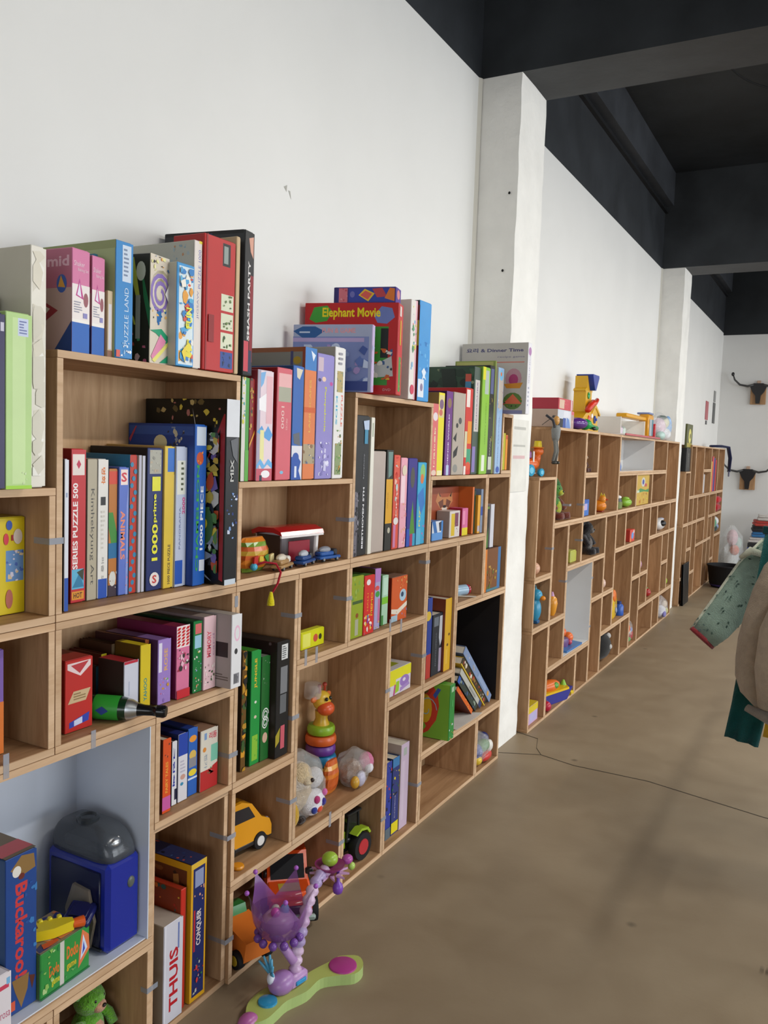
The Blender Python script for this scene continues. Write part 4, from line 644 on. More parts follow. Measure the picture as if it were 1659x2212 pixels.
B('puzzle_box','dark violet puzzle box with a green pointed tree','box','slim boxes in the second large unit',(0.2460,2.7929,1.1336),(0.0723,0.3291,0.1900),'box','2f2484 1f3c98 5a4a40',[('S','p',[(0.3,0.12),(0.6,0.52),(0.95,0.12)],'4a8a2a'),('S','r',0.4,0,0.7,0.14,'a82c5a'),('S','r',0.7,0,1,0.14,'2a9ac0'),('S','c',0.5,0.78,0.24,0.12,'4a4a44'),('S','r',0,0,0.35,0.2,'1c4ab0')])
B('puzzle_box','turquoise puzzle box with yellow lettering','box','slim boxes in the second large unit',(0.2460,2.8739,1.1336),(0.0716,0.3137,0.1700),'box','2fa4d0 5a6ab8 3a9ac0',[('S','t','PUZZLE',0.35,0.42,0.4,0.012,'e0d04a',90,1),('S','p',[(0,0.6),(0.7,0.7),(0.9,0.5),(0.5,0.36)],'2f78c4'),('S','c',0.55,0.88,0.3,0.1,'8ac070'),('S','c',0.5,0.8,0.2,0.06,'d8763a'),('S','r',0.0,0.0,0.5,0.2,'5ab0d4'),('S','a',0.3,0,1,0.24,['8a4aa8','c86aa8','5aa8dc'],8,3)])
B('book','rose red book with pale characters at the left of the row','book','books on top of the wide fox unit',(0.2500,2.9724,1.3956),(0.0532,0.2790,0.1800),'book','d86a6c c85c60',[('S','c',0.5,0.82,0.4,0.06,'e4d6d8'),('S','t','색종이접기',0.5,0.4,0.56,0.012,'ece0b4',-90,1),('S','c',0.5,0.04,0.4,0.04,'e4c8b8')])
B('book','sunny yellow book in the row above the fox box','book','books on top of the wide fox unit',(0.2470,3.0300,1.3956),(0.0555,0.3252,0.1800),'book','e6d81c 9a7c4a',[('S','r',0.1,0.7,0.9,0.97,'d8c88a'),('S','c',0.5,0.86,0.36,0.06,'7a5a7a'),('S','c',0.4,0.76,0.3,0.04,'c86a5a'),('S','r',0.1,0,0.9,0.06,'f0e8b0')])
B('book','purple book with white vertical lettering','book','books on top of the wide fox unit',(0.2460,3.1043,1.3956),(0.0622,0.3364,0.1800),'book','6a2a80 46184e',[('S','t','SCIENCE WORLD',0.5,0.4,0.66,0.01,'e0d4ea',90,1),('S','c',0.5,0.86,0.3,0.06,'8a6a4a'),('S','r',0.3,0,0.7,0.12,'b8c8e4')])
B('puzzle_box','grey beige box with black ink blots','box','books on top of the wide fox unit',(0.2460,3.1765,1.3956),(0.1175,0.3380,0.1900),'box','b2a698 9a8e80',[('S','p',[(0.1,0.28),(0.5,0.36),(0.4,0.24),(0.1,0.2)],'1a1a1a'),('S','p',[(0.05,0.44),(0.35,0.52),(0.3,0.4)],'1a1a1a'),('S','c',0.6,0.66,0.14,0.04,'4a4a4a'),('S','c',0.35,0.6,0.1,0.03,'2a2a2a'),('S','c',0.3,0.08,0.2,0.05,'8a8a84'),('S','r',0.93,0,1,1,'c8beb0')])
B('game_box','red and orange game box with a striped spine','box','books on top of the wide fox unit',(0.2480,3.2951,1.3956),(0.0737,0.3641,0.2200),'box','cf2c20 b01c20 b8242c',[('S','r',0.1,0.78,0.6,0.98,'eadcd4'),('S','r',0.4,0.36,0.95,0.62,'e8941c'),('S','r',0.3,0.1,0.95,0.3,'3a9a74'),('S','r',0.0,0.2,0.35,0.5,'d8d0a8'),('S','c',0.6,0.1,0.35,0.05,'d8502c'),('S','r',0,0,0.3,0.1,'eee4dc')])
B('puzzle_box','dark green camouflage puzzle box standing above the row of books','box','books on top of the wide fox unit',(0.2380,3.3993,1.3956),(0.0673,0.4623,0.2260),'box','4a5a50 2f4a38 26302a',[('S','r',0.2,0.4,0.95,0.88,'cfc8c4'),('S','t','DINOSAURS',0.55,0.64,0.44,0.009,'6a3a7a',90,1),('S','r',0.1,0.02,0.6,0.26,'8a7ab8'),('L','a',0,0.6,1,0.98,['3f5c44','6a7a5c','23382c','8a9474','1f2c26'],30,4),('L','p',[(0.3,0.98),(0.6,0.98),(0.66,0.7),(0.4,0.68)],'1c2a22'),('L','r',0.82,0.86,0.94,0.93,'c05a4a'),('L','r',0.82,0.8,0.94,0.86,'4a8ab0')])
B('puzzle_box','lime green puzzle box with a white foot label','box','books on top of the wide fox unit',(0.2480,3.4682,1.3956),(0.0864,0.4688,0.2200),'box','8cc236 6a8a2c a8c83a',[('S','r',0.25,0.03,0.65,0.18,'e4ead8'),('S','r',0.35,0.75,0.85,0.97,'b0bcb4'),('S','t','GREEN FOREST',0.6,0.48,0.4,0.007,'5c8a26',90),('S','r',0.05,0.88,0.4,1,'e0d81c')])
B('puzzle_box','black and olive puzzle box between the lime and the pale blue one','box','books on top of the wide fox unit',(0.2430,3.5654,1.3956),(0.0592,0.4840,0.2200),'box','2c2e26 1a1a1c',[('S','r',0.2,0.74,0.8,0.97,'5c648c'),('S','a',0.1,0.3,0.9,0.7,['8a7a3a','4a4a34','a89a4a'],14,3),('S','r',0.2,0.04,0.9,0.16,'c8ccc0'),('S','t','SAFARI',0.5,0.25,0.16,0.008,'b8bcb0',90,1)])
B('puzzle_box','pale blue puzzle box at the right end of the row of books','box','books on top of the wide fox unit',(0.2500,3.6484,1.3956),(0.0692,0.4830,0.2000),'box','9cbce0 c8bcb0 c8c4bc',[('S','r',0.1,0.62,0.95,0.96,'c4bab0'),('S','c',0.55,0.93,0.35,0.05,'7ac0e4'),('S','c',0.5,0.94,0.15,0.02,'d8805a'),('S','a',0.1,0.6,0.9,0.8,['8a9ac0','b88a94','d8d4cc'],10,4),('S','t','KOREA FESTIVAL',0.45,0.3,0.5,0.006,'6a7aa8',90),('S','c',0.5,0.04,0.3,0.03,'3a5ab0')])
B('puzzle_box','olive framed flat box behind the dark green one','box','books on top of the wide fox unit',(0.2430,3.6284,1.3956),(0.0152,0.5100,0.2000),'box','8a9a4a 8a984a 8a9a4a',[('L','r',0.04,0.9,0.94,0.99,'b4b468'),('L','c',0.5,0.9,0.22,0.05,'c8ccb0')])
B('game_box','large white cookery game box with pictures of dishes on its cover','box','books on top of the wide fox unit',(0.3450,3.7654,1.6746),(0.0492,0.3270,0.3300),'box','e6e4e8 b9b4ae cfcac8',[('L','t','요리 & Dinner Time',0.5,0.9,0.86,0.02,'4a4a74',0,1),('L','t','recipe game',0.75,0.8,0.4,0.01,'6a6488',0),('L','r',0.25,0.72,0.95,0.735,'c87a6a'),('L','c',0.8,0.5,0.12,0.14,'b88a94'),('L','c',0.8,0.48,0.07,0.08,'a83a6a'),('L','p',[(0.66,0.42),(0.94,0.44),(0.9,0.36),(0.7,0.36)],'cf8a2c'),('L','c',0.8,0.18,0.14,0.12,'5a7a3a'),('L','p',[(0.66,0.14),(0.8,0.28),(0.94,0.14)],'d86a4a'),('L','a',0.66,0.1,0.94,0.22,['c84a3c','d8863a','3a3a34'],10,4),('L','r',0.1,0.0,0.95,0.05,'8a8ab0'),('L','p',[(0.56,0.46),(0.62,0.42),(0.66,0.34),(0.6,0.36)],'b8202c'),('S','t','DINNER',0.5,0.62,0.4,0.006,'7a6a9a',-90,1),('S','c',0.5,0.88,0.4,0.06,'b07ab0'),('S','l',0.3,0.1,0.7,0.4,'a8a8bc',5,3)])
B('book','mustard yellow book in the narrow unit below the cookery game box','book','books in the narrow unit below the cookery game box',(0.2470,3.7454,1.4126),(0.0392,0.1720,0.1700),'book','b8b41c a8a41c',[])
B('book','orange book in the narrow unit below the cookery game box','book','books in the narrow unit below the cookery game box',(0.2470,3.7874,1.4126),(0.0252,0.1640,0.1700),'book','e8901c c8781c',[('S','r',0.2,0.88,0.9,0.98,'c83c2c')])
B('book','dark red book in the narrow unit below the cookery game box','book','books in the narrow unit below the cookery game box',(0.2200,3.8154,1.4126),(0.0172,0.1550,0.1600),'book','6a1018 5a1418',[])
B('game_box','red brown box printed with a fox face','box','boxes around the fox box',(0.1700,3.1426,1.1336),(0.2970,0.2050,0.1000),'carton','9c4a2c 7a3820 8a4428',[('S','p',[(0.2,0.73),(0.28,0.91),(0.4,0.796),(0.62,0.796),(0.74,0.91),(0.78,0.7),(0.62,0.556),(0.36,0.556)],'b87a4a'),('S','p',[(0.28,0.7),(0.45,0.76),(0.46,0.616),(0.36,0.568)],'6a3a28'),('S','p',[(0.72,0.7),(0.56,0.76),(0.54,0.616),(0.64,0.568)],'6a3a28'),('S','p',[(0.4,0.58),(0.6,0.58),(0.56,0.508),(0.44,0.508)],'d8ccc0'),('S','c',0.5,0.604,0.06,0.03,'1a1414'),('S','p',[(0.28,0.91),(0.33,0.82),(0.38,0.808)],'2a1c18'),('S','p',[(0.74,0.91),(0.66,0.808),(0.72,0.796)],'2a1c18')])
B('book','orange slim book at the right of the fox box','book','boxes around the fox box',(0.2350,3.4434,1.1336),(0.0172,0.2060,0.1500),'book','e0783a c86428',[])
B('book','dark green thin book beside the orange slim book','book','boxes around the fox box',(0.2350,3.4624,1.1336),(0.0172,0.1900,0.1500),'book','1f3a24 1a2c1e',[])
B('book','yellow orange slim book near the right side of the fox unit','book','boxes around the fox box',(0.2450,3.4824,1.1336),(0.0292,0.1690,0.1500),'book','e8a82c c88c24',[('S','r',0.1,0.05,0.9,0.2,'b8b0c0')])
B('book','blue grey slim book at the right side of the fox unit','book','boxes around the fox box',(0.2450,3.5164,1.1336),(0.0252,0.1950,0.1500),'book','8a9ab4 7a8aa4',[('S','r',0.1,0.4,0.9,0.6,'3a5ab0')])
B('book','black slim book left behind the fox box','book','boxes around the fox box',(0.1000,2.9904,1.1336),(0.0992,0.2020,0.0800),'book','22201c 2a2620',[])
B('card_game','small blue and white card game in front of the fox box','box','boxes around the fox box',(0.2350,3.0388,1.1336),(0.1022,0.0775,0.0700),'box','5a96d8 2a4a8a',[('S','r',0,0.4,1,1,'d8dce4'),('S','p',[(0,1),(0.3,1),(0.5,0.4),(0.2,0.4)],'2a6ab0'),('S','p',[(0.6,0.9),(0.95,1),(0.9,0.5),(0.7,0.45)],'1f2c48'),('S','r',0.85,0.4,1,1,'3a86d0')])
B('card_game','small red card game behind the blue and white one','box','boxes around the fox box',(0.1600,3.0004,1.1336),(0.0892,0.1120,0.0500),'box','c8503c 9a8a74',[('S','c',0.5,0.85,0.3,0.08,'f0d4c8')])
B('card_game','small white card game with a yellow panel in front of the fox box','box','boxes around the fox box',(0.2350,3.2066,1.1336),(0.1050,0.1106,0.0600),'box','d8d0cc a89a90',[('S','r',0.15,0.06,0.5,0.9,'d8b81c'),('S','r',0.5,0.4,0.85,0.92,'7a3a5a'),('S','a',0.5,0.1,0.85,0.5,['a8a0a4','7a4a5a','d8d4d0'],8,3)])
B('card_game','small magenta and yellow card game in front of the fox box','box','boxes around the fox box',(0.2350,3.3372,1.1336),(0.0600,0.1172,0.0600),'box','d86a9c a81c3a',[('S','r',0,0,1,0.28,'e2d21c'),('S','r',0.1,0.4,0.5,0.9,'e890b4')])
B('gift_carton','brown picture carton framed in orange and blue beside the white column','box','magazines in the narrow tall unit',(0.2500,3.5804,0.8546),(0.1992,0.1970,0.1500),'carton','7a4a24 6a3c20 4a3020',[('S','r',0,0,0.14,1,'e0822c'),('S','r',0.82,0,1,1,'3a72a8'),('S','a',0.16,0.05,0.8,0.6,['a88a2c','5a6a2c','c8a04a','8a5a24'],22,5),('S','r',0.14,0,0.8,0.06,'4a7a8a')])
B('game_box','blue game box lettered Buckaroo! in red, leaning at the left of the white niche','box','game boxes in the white niche',(0.2250,1.1023,0.3001),(0.0757,0.3389,0.1200),'box','1f4488 2a4a74 6a5a44',[('S','t','Buckaroo!',0.5,0.52,0.6,0.03,'c83a3c',-90,1),('S','p',[(0.15,0.92),(0.5,0.99),(0.9,0.97),(0.95,0.88),(0.5,0.86)],'8a6a3c'),('S','c',0.35,0.9,0.14,0.035,'e0dcd4'),('S','c',0.5,0.86,0.1,0.02,'6a2c24'),('S','p',[(0.2,0.22),(0.75,0.22),(0.7,0.12),(0.5,0.02),(0.3,0.14)],'8c6a3c'),('S','p',[(0.75,0.2),(0.95,0.18),(0.85,0.1)],'5a2c24'),('S','r',0.08,0.03,0.3,0.09,'d85a3c'),('S','a',0.6,0.25,1,0.8,['2f62a8','3a78b8','24509a'],8,3,0.4),('L','a',0.3,0.3,1,0.9,['1c3040','3a4a50','6a5a3a','22384c'],16,5),('T','r',0,0.1,1,0.5,'b8545c')])
B('game_box','green game box with orange lettering lying in two halves in the white niche','box','game boxes in the white niche',(0.2350,1.1796,0.3001),(0.1399,0.1013,0.1100),'box','2f8a3c 4a6a3a 8a7a6a',[('S','r',0.385,0,0.47,1,'c8c4bc'),('S','t','Dodo',0.27,0.5,0.2,0.026,'e0702c',0,1),('S','t','Dodo',0.64,0.66,0.24,0.03,'e0702c',0,1),('S','t','game',0.3,0.2,0.16,0.016,'c8c02c',0,1),('S','t','game',0.62,0.32,0.2,0.016,'c8b02c',0,1),('S','p',[(0.76,0.14),(1,0.44),(0.98,0.78),(0.84,0.98),(0.78,0.6)],'d8764a'),('S','p',[(0.8,0.3),(0.95,0.5),(0.86,0.86)],'c8d4e8'),('S','p',[(0.84,0.4),(0.9,0.5),(0.87,0.7)],'3a4ab0'),('S','a',0,0.0,0.37,1,['5aa048','8ab85a','2a7a44','a8c884'],16,3),('S','a',0.48,0,0.76,0.25,['7ab868','4a9a54'],8,4),('S','r',0,0,1,0.04,'1f6a3a'),('T','a',0.02,0.05,0.98,0.95,['c8744a','3a4a9a','d8c8b0','c84a34','b8b0b0','2a3474'],26,5,0.5)],0,3)
B('game_box','small white box with red marks at the lower left corner','box','game boxes in the white niche',(0.2450,1.0437,0.3001),(0.0570,0.1179,0.0600),'box','dcd4d8 b8b0b4',[('S','r',0.5,0.72,0.9,0.8,'c8405a'),('S','r',0.8,0.78,0.95,0.9,'7ab0d8'),('S','t','rosa',0.75,0.25,0.4,0.012,'b85a78',0)])
B('game_box','white box with large red lettering THUIS standing in the bottom row','box','boxes in the tall unit with the white box',(0.2420,1.5463,0.0176),(0.0699,0.2646,0.1700),'box','cdccd6 9c9384 b8aca0',[('S','t','THUIS',0.52,0.42,0.62,0.032,'b81c28',90,1),('S','r',0.72,0.7,0.8,0.96,'6a7ab0'),('S','r',0.05,0,0.1,1,'e0e0e8')])
B('game_box','red printed box squeezed behind the white THUIS box','box','boxes in the tall unit with the white box',(0.2320,1.6178,0.0176),(0.0225,0.3263,0.2000),'box','c02c1c 8a3418 a83420',[('L','a',0,0.8,1,1,['d8742c','a82c1c','2a5a5a','d8a83a'],18,4)])
B('game_box','dark blue box framed in yellow in the bottom row','box','boxes in the tall unit with the white box',(0.2360,1.6507,0.0176),(0.0603,0.3792,0.2000),'box','1f2a62 6a3a22 28305a',[('S','r',0,0,0.14,1,'d8a21c'),('S','r',0.9,0,1,1,'d8a21c'),('S','r',0,0.96,1,1,'d8b03a'),('S','r',0,0,1,0.03,'d8a21c'),('S','t','CONQUER',0.55,0.52,0.26,0.02,'e4d8d4',90,1),('S','r',0.2,0.36,0.3,0.66,'b82c34'),('S','r',0.25,0.82,0.8,0.94,'8a94b8'),('S','a',0.2,0.68,0.85,0.82,['2a2a34','d8a08a','3a3c50'],10,3),('S','a',0.18,0.05,0.86,0.34,['3a7a4a','b8b8b0','1c3068','c83a3a','4a8aa0'],22,5),('L','r',0,0.95,1,1,'d8a21c'),('L','r',0.93,0,1,1,'d8a21c'),('L','a',0.2,0.5,0.92,0.93,['8a5a34','5a2c1c','a8743c','3a2a24'],22,6),('T','a',0.1,0.1,0.9,0.95,['2a3c6a','c8503a','3a5a8a','14182a'],14,7)])
B('book','blue and yellow comic book in the bottom row','book','books in the bottom row beside the empty unit',(0.2250,2.7473,0.0176),(0.0409,0.3003,0.1900),'book','2a3c9a 20243c',[('S','a',0,0.3,1,0.95,['d8c82c','2a3c9a','c83c34','1c1c30'],20,3),('S','r',0,0.0,1,0.14,'5a6a74')])
B('book','navy and green comic book with a yellow foot in the bottom row','book','books in the bottom row beside the empty unit',(0.2250,2.7959,0.0176),(0.0539,0.3013,0.1900),'book','2c3878 28406a',[('S','r',0,0.88,1,1,'3a7ab0'),('S','a',0,0.5,1,0.86,['3a8a34','e0cf2c','1c2030'],14,4),('S','r',0,0.02,1,0.16,'e0cf1c'),('S','t','COMICS',0.45,0.36,0.3,0.008,'b8b4d8',90)])
B('book','pale lilac thick book in the bottom row','book','books in the bottom row beside the empty unit',(0.2280,2.8558,0.0176),(0.0681,0.3376,0.2000),'book','c6b2c8 b4a49c',[('S','r',0.3,0.86,0.7,0.95,'a8b0a8'),('S','r',0.2,0.1,0.5,0.8,'cdbccf')])
B('game_box','bright yellow game box with small pictures at the left edge','box','things in the left edge units',(0.1850,1.0584,1.1336),(0.1199,0.1981,0.0800),'carton','d8c014 b8a010 c8b41c',[('S','r',0.62,0.34,0.97,0.66,'6a94c8'),('S','a',0.62,0.34,0.97,0.66,['c84a4a','d8d4e4','4a6ab8','e0c8a0'],18,3),('S','c',0.85,0.8,0.09,0.08,'d8c8b8'),('S','c',0.68,0.92,0.06,0.05,'3a5ab0'),('S','c',0.62,0.78,0.05,0.06,'d83c4a'),('S','r',0.72,0.76,0.76,0.82,'a82c2c'),('S','c',0.68,0.16,0.07,0.1,'b86a5a')])
B('carton','violet and orange carton cut by the left edge in the row below','box','things in the left edge units',(0.2000,1.0672,0.8546),(0.0493,0.2138,0.0800),'carton','7a5aa8 6a4a3a',[('S','r',0.6,0,1,0.5,'d8742c')])
ELEH = 0.3010

# ------------------------------------------------------------------ toys: vehicles, soft toys and odds and ends
def Tm(loc=(0,0,0), rot=(0,0,0), sc=1):
    return Matrix.Translation(loc) @ Euler([R(a) for a in rot]).to_matrix().to_4x4() @ Matrix.Scale(sc, 4)
def part(par, name, mt, fn, smooth=40):
    b = MB(); fn(b); return b.build(name, mt, par, smooth)
def wheel(par, c, r, w, tyre='1b1b1d', hub='c8c8c6', axis='y', n=18):
    o = part(par, 'wheel', 'rubber', lambda b: b.lathe(c, [(r*.75,-w/2),(r*.95,-w/2),(r,-w*.3),(r,w*.3),(r*.95,w/2),(r*.75,w/2)], tyre, n, axis))
    part(o, 'hub', 'plastic', lambda b: b.lathe(c, [(r*.55,-w/2-.002),(r*.58,-w*.4),(r*.58,w*.4),(r*.55,w/2+.002)], hub, 14, axis))
    return o

# toy bottle lying on its side
t = thing('toy_bottle', 'dark green toy bottle with bright green label and black neck lying on its side', 'bottle', (.206, 1.378, .8835), (0, R(2), R(27)))
part(t, 'glass_body', 'gloss', lambda b: b.lathe((0,0,0), [(.012,-.052),(.026,-.050),(.0275,-.044),(.0275,.040),(.024,.055)], '14301c', 22, 'x'))
part(t, 'label', 'print', lambda b: b.lathe((0,0,0), [(.0279,-.02),(.0281,-.018),(.0281,.036),(.0279,.038)], '2f9a34', 22, 'x', cap=False))
part(t, 'label_emblem', 'print', lambda b: b.poly([(-.012+.03*q, -.0285, .01*s) for q, s in ((0,0),(.5,-1),(1,0),(.5,1))], '20408c'))
part(t, 'collar', 'metal', lambda b: b.lathe((0,0,0), [(.0245,.054),(.022,.064),(.016,.076),(.0155,.078)], 'c9ccd0', 22, 'x'))
part(t, 'neck', 'gloss', lambda b: b.lathe((0,0,0), [(.0155,.077),(.0125,.092),(.0115,.112),(.0125,.120),(.0145,.122),(.0148,.138),(.012,.143)], '131416', 20, 'x'))

# mess of toys under the row of puzzles
t = thing('toy_packet', 'crumpled orange and green foil packet beside the red roofed toy', 'packet', (.19, 1.94, 1.1335))
def pouch(b, w, h, d, cols, seed, n=12, m=8):
    rg = random.Random(seed); rings = []
    for k in range(m+1):
        v = k/m; e = math.sin(math.pi*min(1, max(.03, v*.94+.03)))**.55
        ring = []
        for i in range(n):
            a = 2*math.pi*i/n
            ring.append(b.P((d/2*e*math.cos(a)*(1+rg.uniform(-.12,.12)), w/2*(.72+.28*e)*math.sin(a)*(1+rg.uniform(-.1,.1)), h*v)))
        rings.append(ring)
    b.loft(rings, cols[0], True, True, [rg.choice(cols) for _ in range(m)])
part(t, 'foil', 'gloss', lambda b: pouch(b, .115, .098, .07, ['d8802c','c8a03a','d0642c','7a9a3a'], 3), False)
for i in range(4): part(t, 'printed_patch', 'print', lambda b: b.prism([(-.04+.025*i,.02+.012*(i%3)),(-.02+.025*i,.02+.01*(i%2)),(-.022+.025*i,.05),(-.038+.025*i,.046)], .030, .0365, ['b82c24','d8b83a','4a8a3a','e8d8a0'][i%4], 'yz'))
t = thing('toy_garage', 'red and white toy garage with a curved red roof', 'toy', (.135, 2.075, 1.1335), (0,0,R(-6)))
part(t, 'roof', 'gloss', lambda b: b.prism([(-.055,.088),(-.06,.10),(-.03,.112),(.03,.113),(.06,.102),(.066,.09),(.03,.098),(-.03,.097)], 0, .20, 'c01c24', 'xz'))
for a in ((-.05,-.045,.01,.19,0,.09,'d8d2d4'), (-.045,.05,.01,.016,0,.09,'3a2a2a'), (-.045,.05,.184,.19,0,.09,'dcd6d6')): part(t, 'wall', 'plastic', lambda b: b.box(*a))
part(t, 'post', 'plastic', lambda b: b.tube([(.05,.175,0),(.052,.178,.095)], .008, 'e6e2e0'))
part(t, 'door', 'plastic', lambda b: b.cbox(.046,.05,.05,.15,0,.07,'8c1f30',.003))
part(t, 'trim', 'plastic', lambda b: b.box(.058,.064,.0,.20,.083,.091,'e8e4e2'))
for i, (x, y, a, c, lab) in enumerate(((.235,2.14,12,'274a86','dark blue toy train car in front of the red toy garage'),(.232,2.27,-8,'2c5aa0','royal blue toy train car in front of the post of the toy garage'),(.238,2.02,15,'b08a5a','brown and white little toy cart in front of the toy garage'))):
    t = thing('toy_train_car', lab, 'toy train', (x, y, 1.1335), (0,0,R(a)), 'toy train cars')
    part(t, 'chassis', 'plastic', lambda b: b.cbox(-.018,.018,-.05,.05,.008,.018,c,.003))
    part(t, 'body', 'plastic', lambda b: b.cbox(-.015,.015,-.045,.02,.018,.032,c,.004)); part(t, 'cab', 'plastic', lambda b: b.cbox(-.012,.012,.02,.04,.018,.038,['2a2c30','30323a','e2ddd4'][i],.004))
    part(t, 'load', 'plastic', lambda b: b.ball((0,-.012,.036),(.013,.028,.012),['b8bcc4','8a8e98','dcd2c0'][i],10,6))
    for sx in (-.014,.014):
        for sy in (-.032,.032): wheel(t, (sx,sy,.008), .0078, .005, hub='888', axis='x', n=10)
b = MB(); b.tube([(.21,1.90,1.15),(.24,1.93,1.165),(.262,1.955,1.16),(.272,1.965,1.135),(.270,1.955,1.105),(.266,1.935,1.080)], .0035, 'a8182a', 6)
t = thing('tassel_cord', 'red cord with a yellow tassel hanging over the shelf edge', 'cord', (0,0,0))
b.build('cord', 'fabric', t, True)
part(t, 'tassel', 'fabric', lambda b: b.lathe((.265,1.930,1.045), [(.011,0),(.010,.012),(.006,.03),(.004,.038)], 'e2d21c', 10))
part(t, 'bead', 'gloss', lambda b: b.ball((.222,1.905,1.152), .011, '4ab0d0', 10, 7))

# pale blue tin with red end and a white card slip
t = thing('drink_tin', 'pale blue tin with red end lying in a square unit', 'tin', (.17, 3.38, .8785), (0,0,R(-18)))
part(t, 'body', 'gloss', lambda b: b.lathe((0,0,0), [(.02,0),(.024,.003),(.024,.105),(.02,.109)], '9fbcd4', 20, 'y'))
part(t, 'end_cap', 'gloss', lambda b: b.lathe((0,.109,0), [(.0225,0),(.0235,.002),(.0225,.012),(.018,.014)], 'a8283a', 20, 'y'))
part(t, 'foot_dark_strip', 'print', lambda b: b.lathe((0,.01,0), [(.0242,0),(.0243,.002),(.0243,.018),(.0242,.02)], '2c2c34', 20, 'y', cap=False))  # dark ring around the foot end of the tin
b = MB(); b.m = Tm((.235,3.44,.8550),(0,0,28)); b.cbox(-.05,.035,-.008,.008,0,.004,'e0d6c8',.001)
tag(b.build('card_slip', 'paper'), 'slim white card slip lying next to the pale blue tin', 'card')

# magazines standing on the picture carton
zc = .8556+.197+.0025
B('magazine','black magazine with a green corner standing on the picture carton','magazine','magazines in the narrow tall unit',(.235,3.60,zc),(.05,.19,.10),'book','1c1a1e 2a2430',[('S','p',[(.1,0),(.9,0),(.9,.5)],'4a7a2c'),('S','r',0,.94,1,1,'6a8a3a')])
B('magazine','white magazine standing beside the black one on the picture carton','magazine','magazines in the narrow tall unit',(.24,3.655,zc),(.045,.20,.10),'book','d2d2da b8b4bc',[])

# green box with a lion, cover towards the viewer
t = B('game_box','bright green box with a lion printed on its cover, jutting out of the shelf','box',None,(.292,3.155,.2966),(.055,.235,.145),'box','2c8a3c 7ab03a 5a9a34',[('S','r',.3,.86,.8,.95,'a8c8a8'),('S','a',.1,.02,.9,.3,['8ac04a','d8843a','c8d8e0','3a9a4a'],12,4),('S','r',.4,.6,.6,.72,'4aa85a'),
 ('L','p',[(.05,.62),(.2,.86),(.45,.96),(.62,.82),(.68,.6),(.6,.34),(.36,.12),(.1,.02),(.3,.2),(.1,.4)],'c8402c'),('L','c',.26,.52,.20,.26,'d8b02c'),('L','c',.2,.86,.14,.08,'6a5a2c'),('L','p',[(.0,.36),(.14,.3),(.1,.16),(.0,.2)],'e6e6e6'),('L','c',.12,.44,.05,.05,'1c1c1c'),('L','p',[(.48,.78),(.62,.92),(.72,.9),(.56,.72)],'3a5aa8'),('L','s',.3,.52,.055,'8ab8c8',1,.004)],0,2)

# five books slumped against each other in the dark niche
g = 'books leaning in the dark niche'
for i, (y, w, h, c, lab, dec) in enumerate((
  (3.545,.022,.24,'d8621c 6a2a18','orange book lowest of the leaning pile',[('S','a',0,.1,1,.9,['e8a03a','c83c2a','e8c85a'],14,2)]),
  (3.592,.030,.30,'2c3c34 20242a','dark green book second of the leaning pile',[('S','a',0,.1,1,.9,['8a9a8a','3a5a8a','5a4a2c'],18,3),('S','r',0,.9,1,1,'2a5ab0')]),
  (3.648,.028,.34,'b8b8ae 8a8a84','grey white book in the middle of the leaning pile',[('S','l',.2,.1,.8,.8,'8a8c88',1,3),('S','r',0,.0,1,.12,'2a3c6a')]),
  (3.700,.036,.40,'3a2f1c d8b02c','yellow edged picture book fourth of the leaning pile',[('S','r',0,0,.16,1,'e0c03a'),('S','a',.2,.05,.95,.95,['8a6a2c','b8442c','d8cfc0','5a3a1c'],24,4)]),
  (3.764,.040,.46,'7c92b8 56688c','large powder blue book on top of the leaning pile',[('S','a',.1,.5,.9,.95,['b8b4b0','a89a94','94a6c4'],14,5),('S','c',.5,.12,.3,.03,'d8a04a'),('S','r',.2,.2,.8,.5,'8fa4c6')]))):
    B('book', lab, 'book', g, (.232, y, .2975), (w, h, .19), 'book', c, dec, 50-i*.4, 0)
b = MB(); pts = [(.14,3.30),(.262,3.31),(.266,3.52),(.263,3.60),(.20,3.56),(.15,3.50)]
b.prism(pts, .2962, .2972, 'cfcac4'); tag(b.build('paper_sheet', 'paper'), 'crumpled white paper sheet lying in front of the leaning books', 'paper')

def soft_bag(name, label, cat, loc, w, h, d, seed, toys, film='d9d6d2', filmm='film', group=None, yaw=0):
    """clear bag: each enclosed toy is a lump of its own, wrapped by crinkled film"""
    t = thing(name, label, cat, loc, (0,0,R(yaw)), group)
    for (nm, c, p, r, col, mt) in toys:
        part(t, nm, mt, lambda b: b.ball(p, r, col, 12, 8), True)
    def fl(b):
        rg = random.Random(seed); rings = []; n = 20; m = 9
        for k in range(m+1):
            v = k/m; e = (math.sin(math.pi*(.10+.86*v)))**.5 if v < .8 else .55*(1-v)/.2+.18
            rings.append([b.P((d/2*e*math.cos(2*math.pi*i/n)*(1+rg.uniform(-.1,.1)), w/2*e*math.sin(2*math.pi*i/n)*(1+rg.uniform(-.1,.1)), .001+h*v)) for i in range(n)])
        b.loft(rings, film)
    part(t, 'clear_film', filmm, fl, False)
    return t
soft_bag('toy_bag','bag of blue, green and red toys in the bottom unit beside the white column','toy bag',(.175,3.705,.0175),.24,.15,.17,14,[('blue_toy',0,(.04,-.04,.06),(.03,.05,.04),'2a4a9a','plastic'),('green_toy',0,(.05,.02,.08),(.03,.05,.03),'4a8a4a','plastic'),('red_toy',0,(.06,.03,.03),(.025,.06,.025),'c83a34','plastic'),('yellow_toy',0,(.05,-.05,.03),(.025,.03,.025),'d8b83a','plastic'),('white_toy',0,(.065,.06,.07),(.018,.03,.03),'e0dcd4','plastic'),('navy_toy',0,(.03,.06,.10),(.03,.04,.03),'1f2c6a','plastic')])
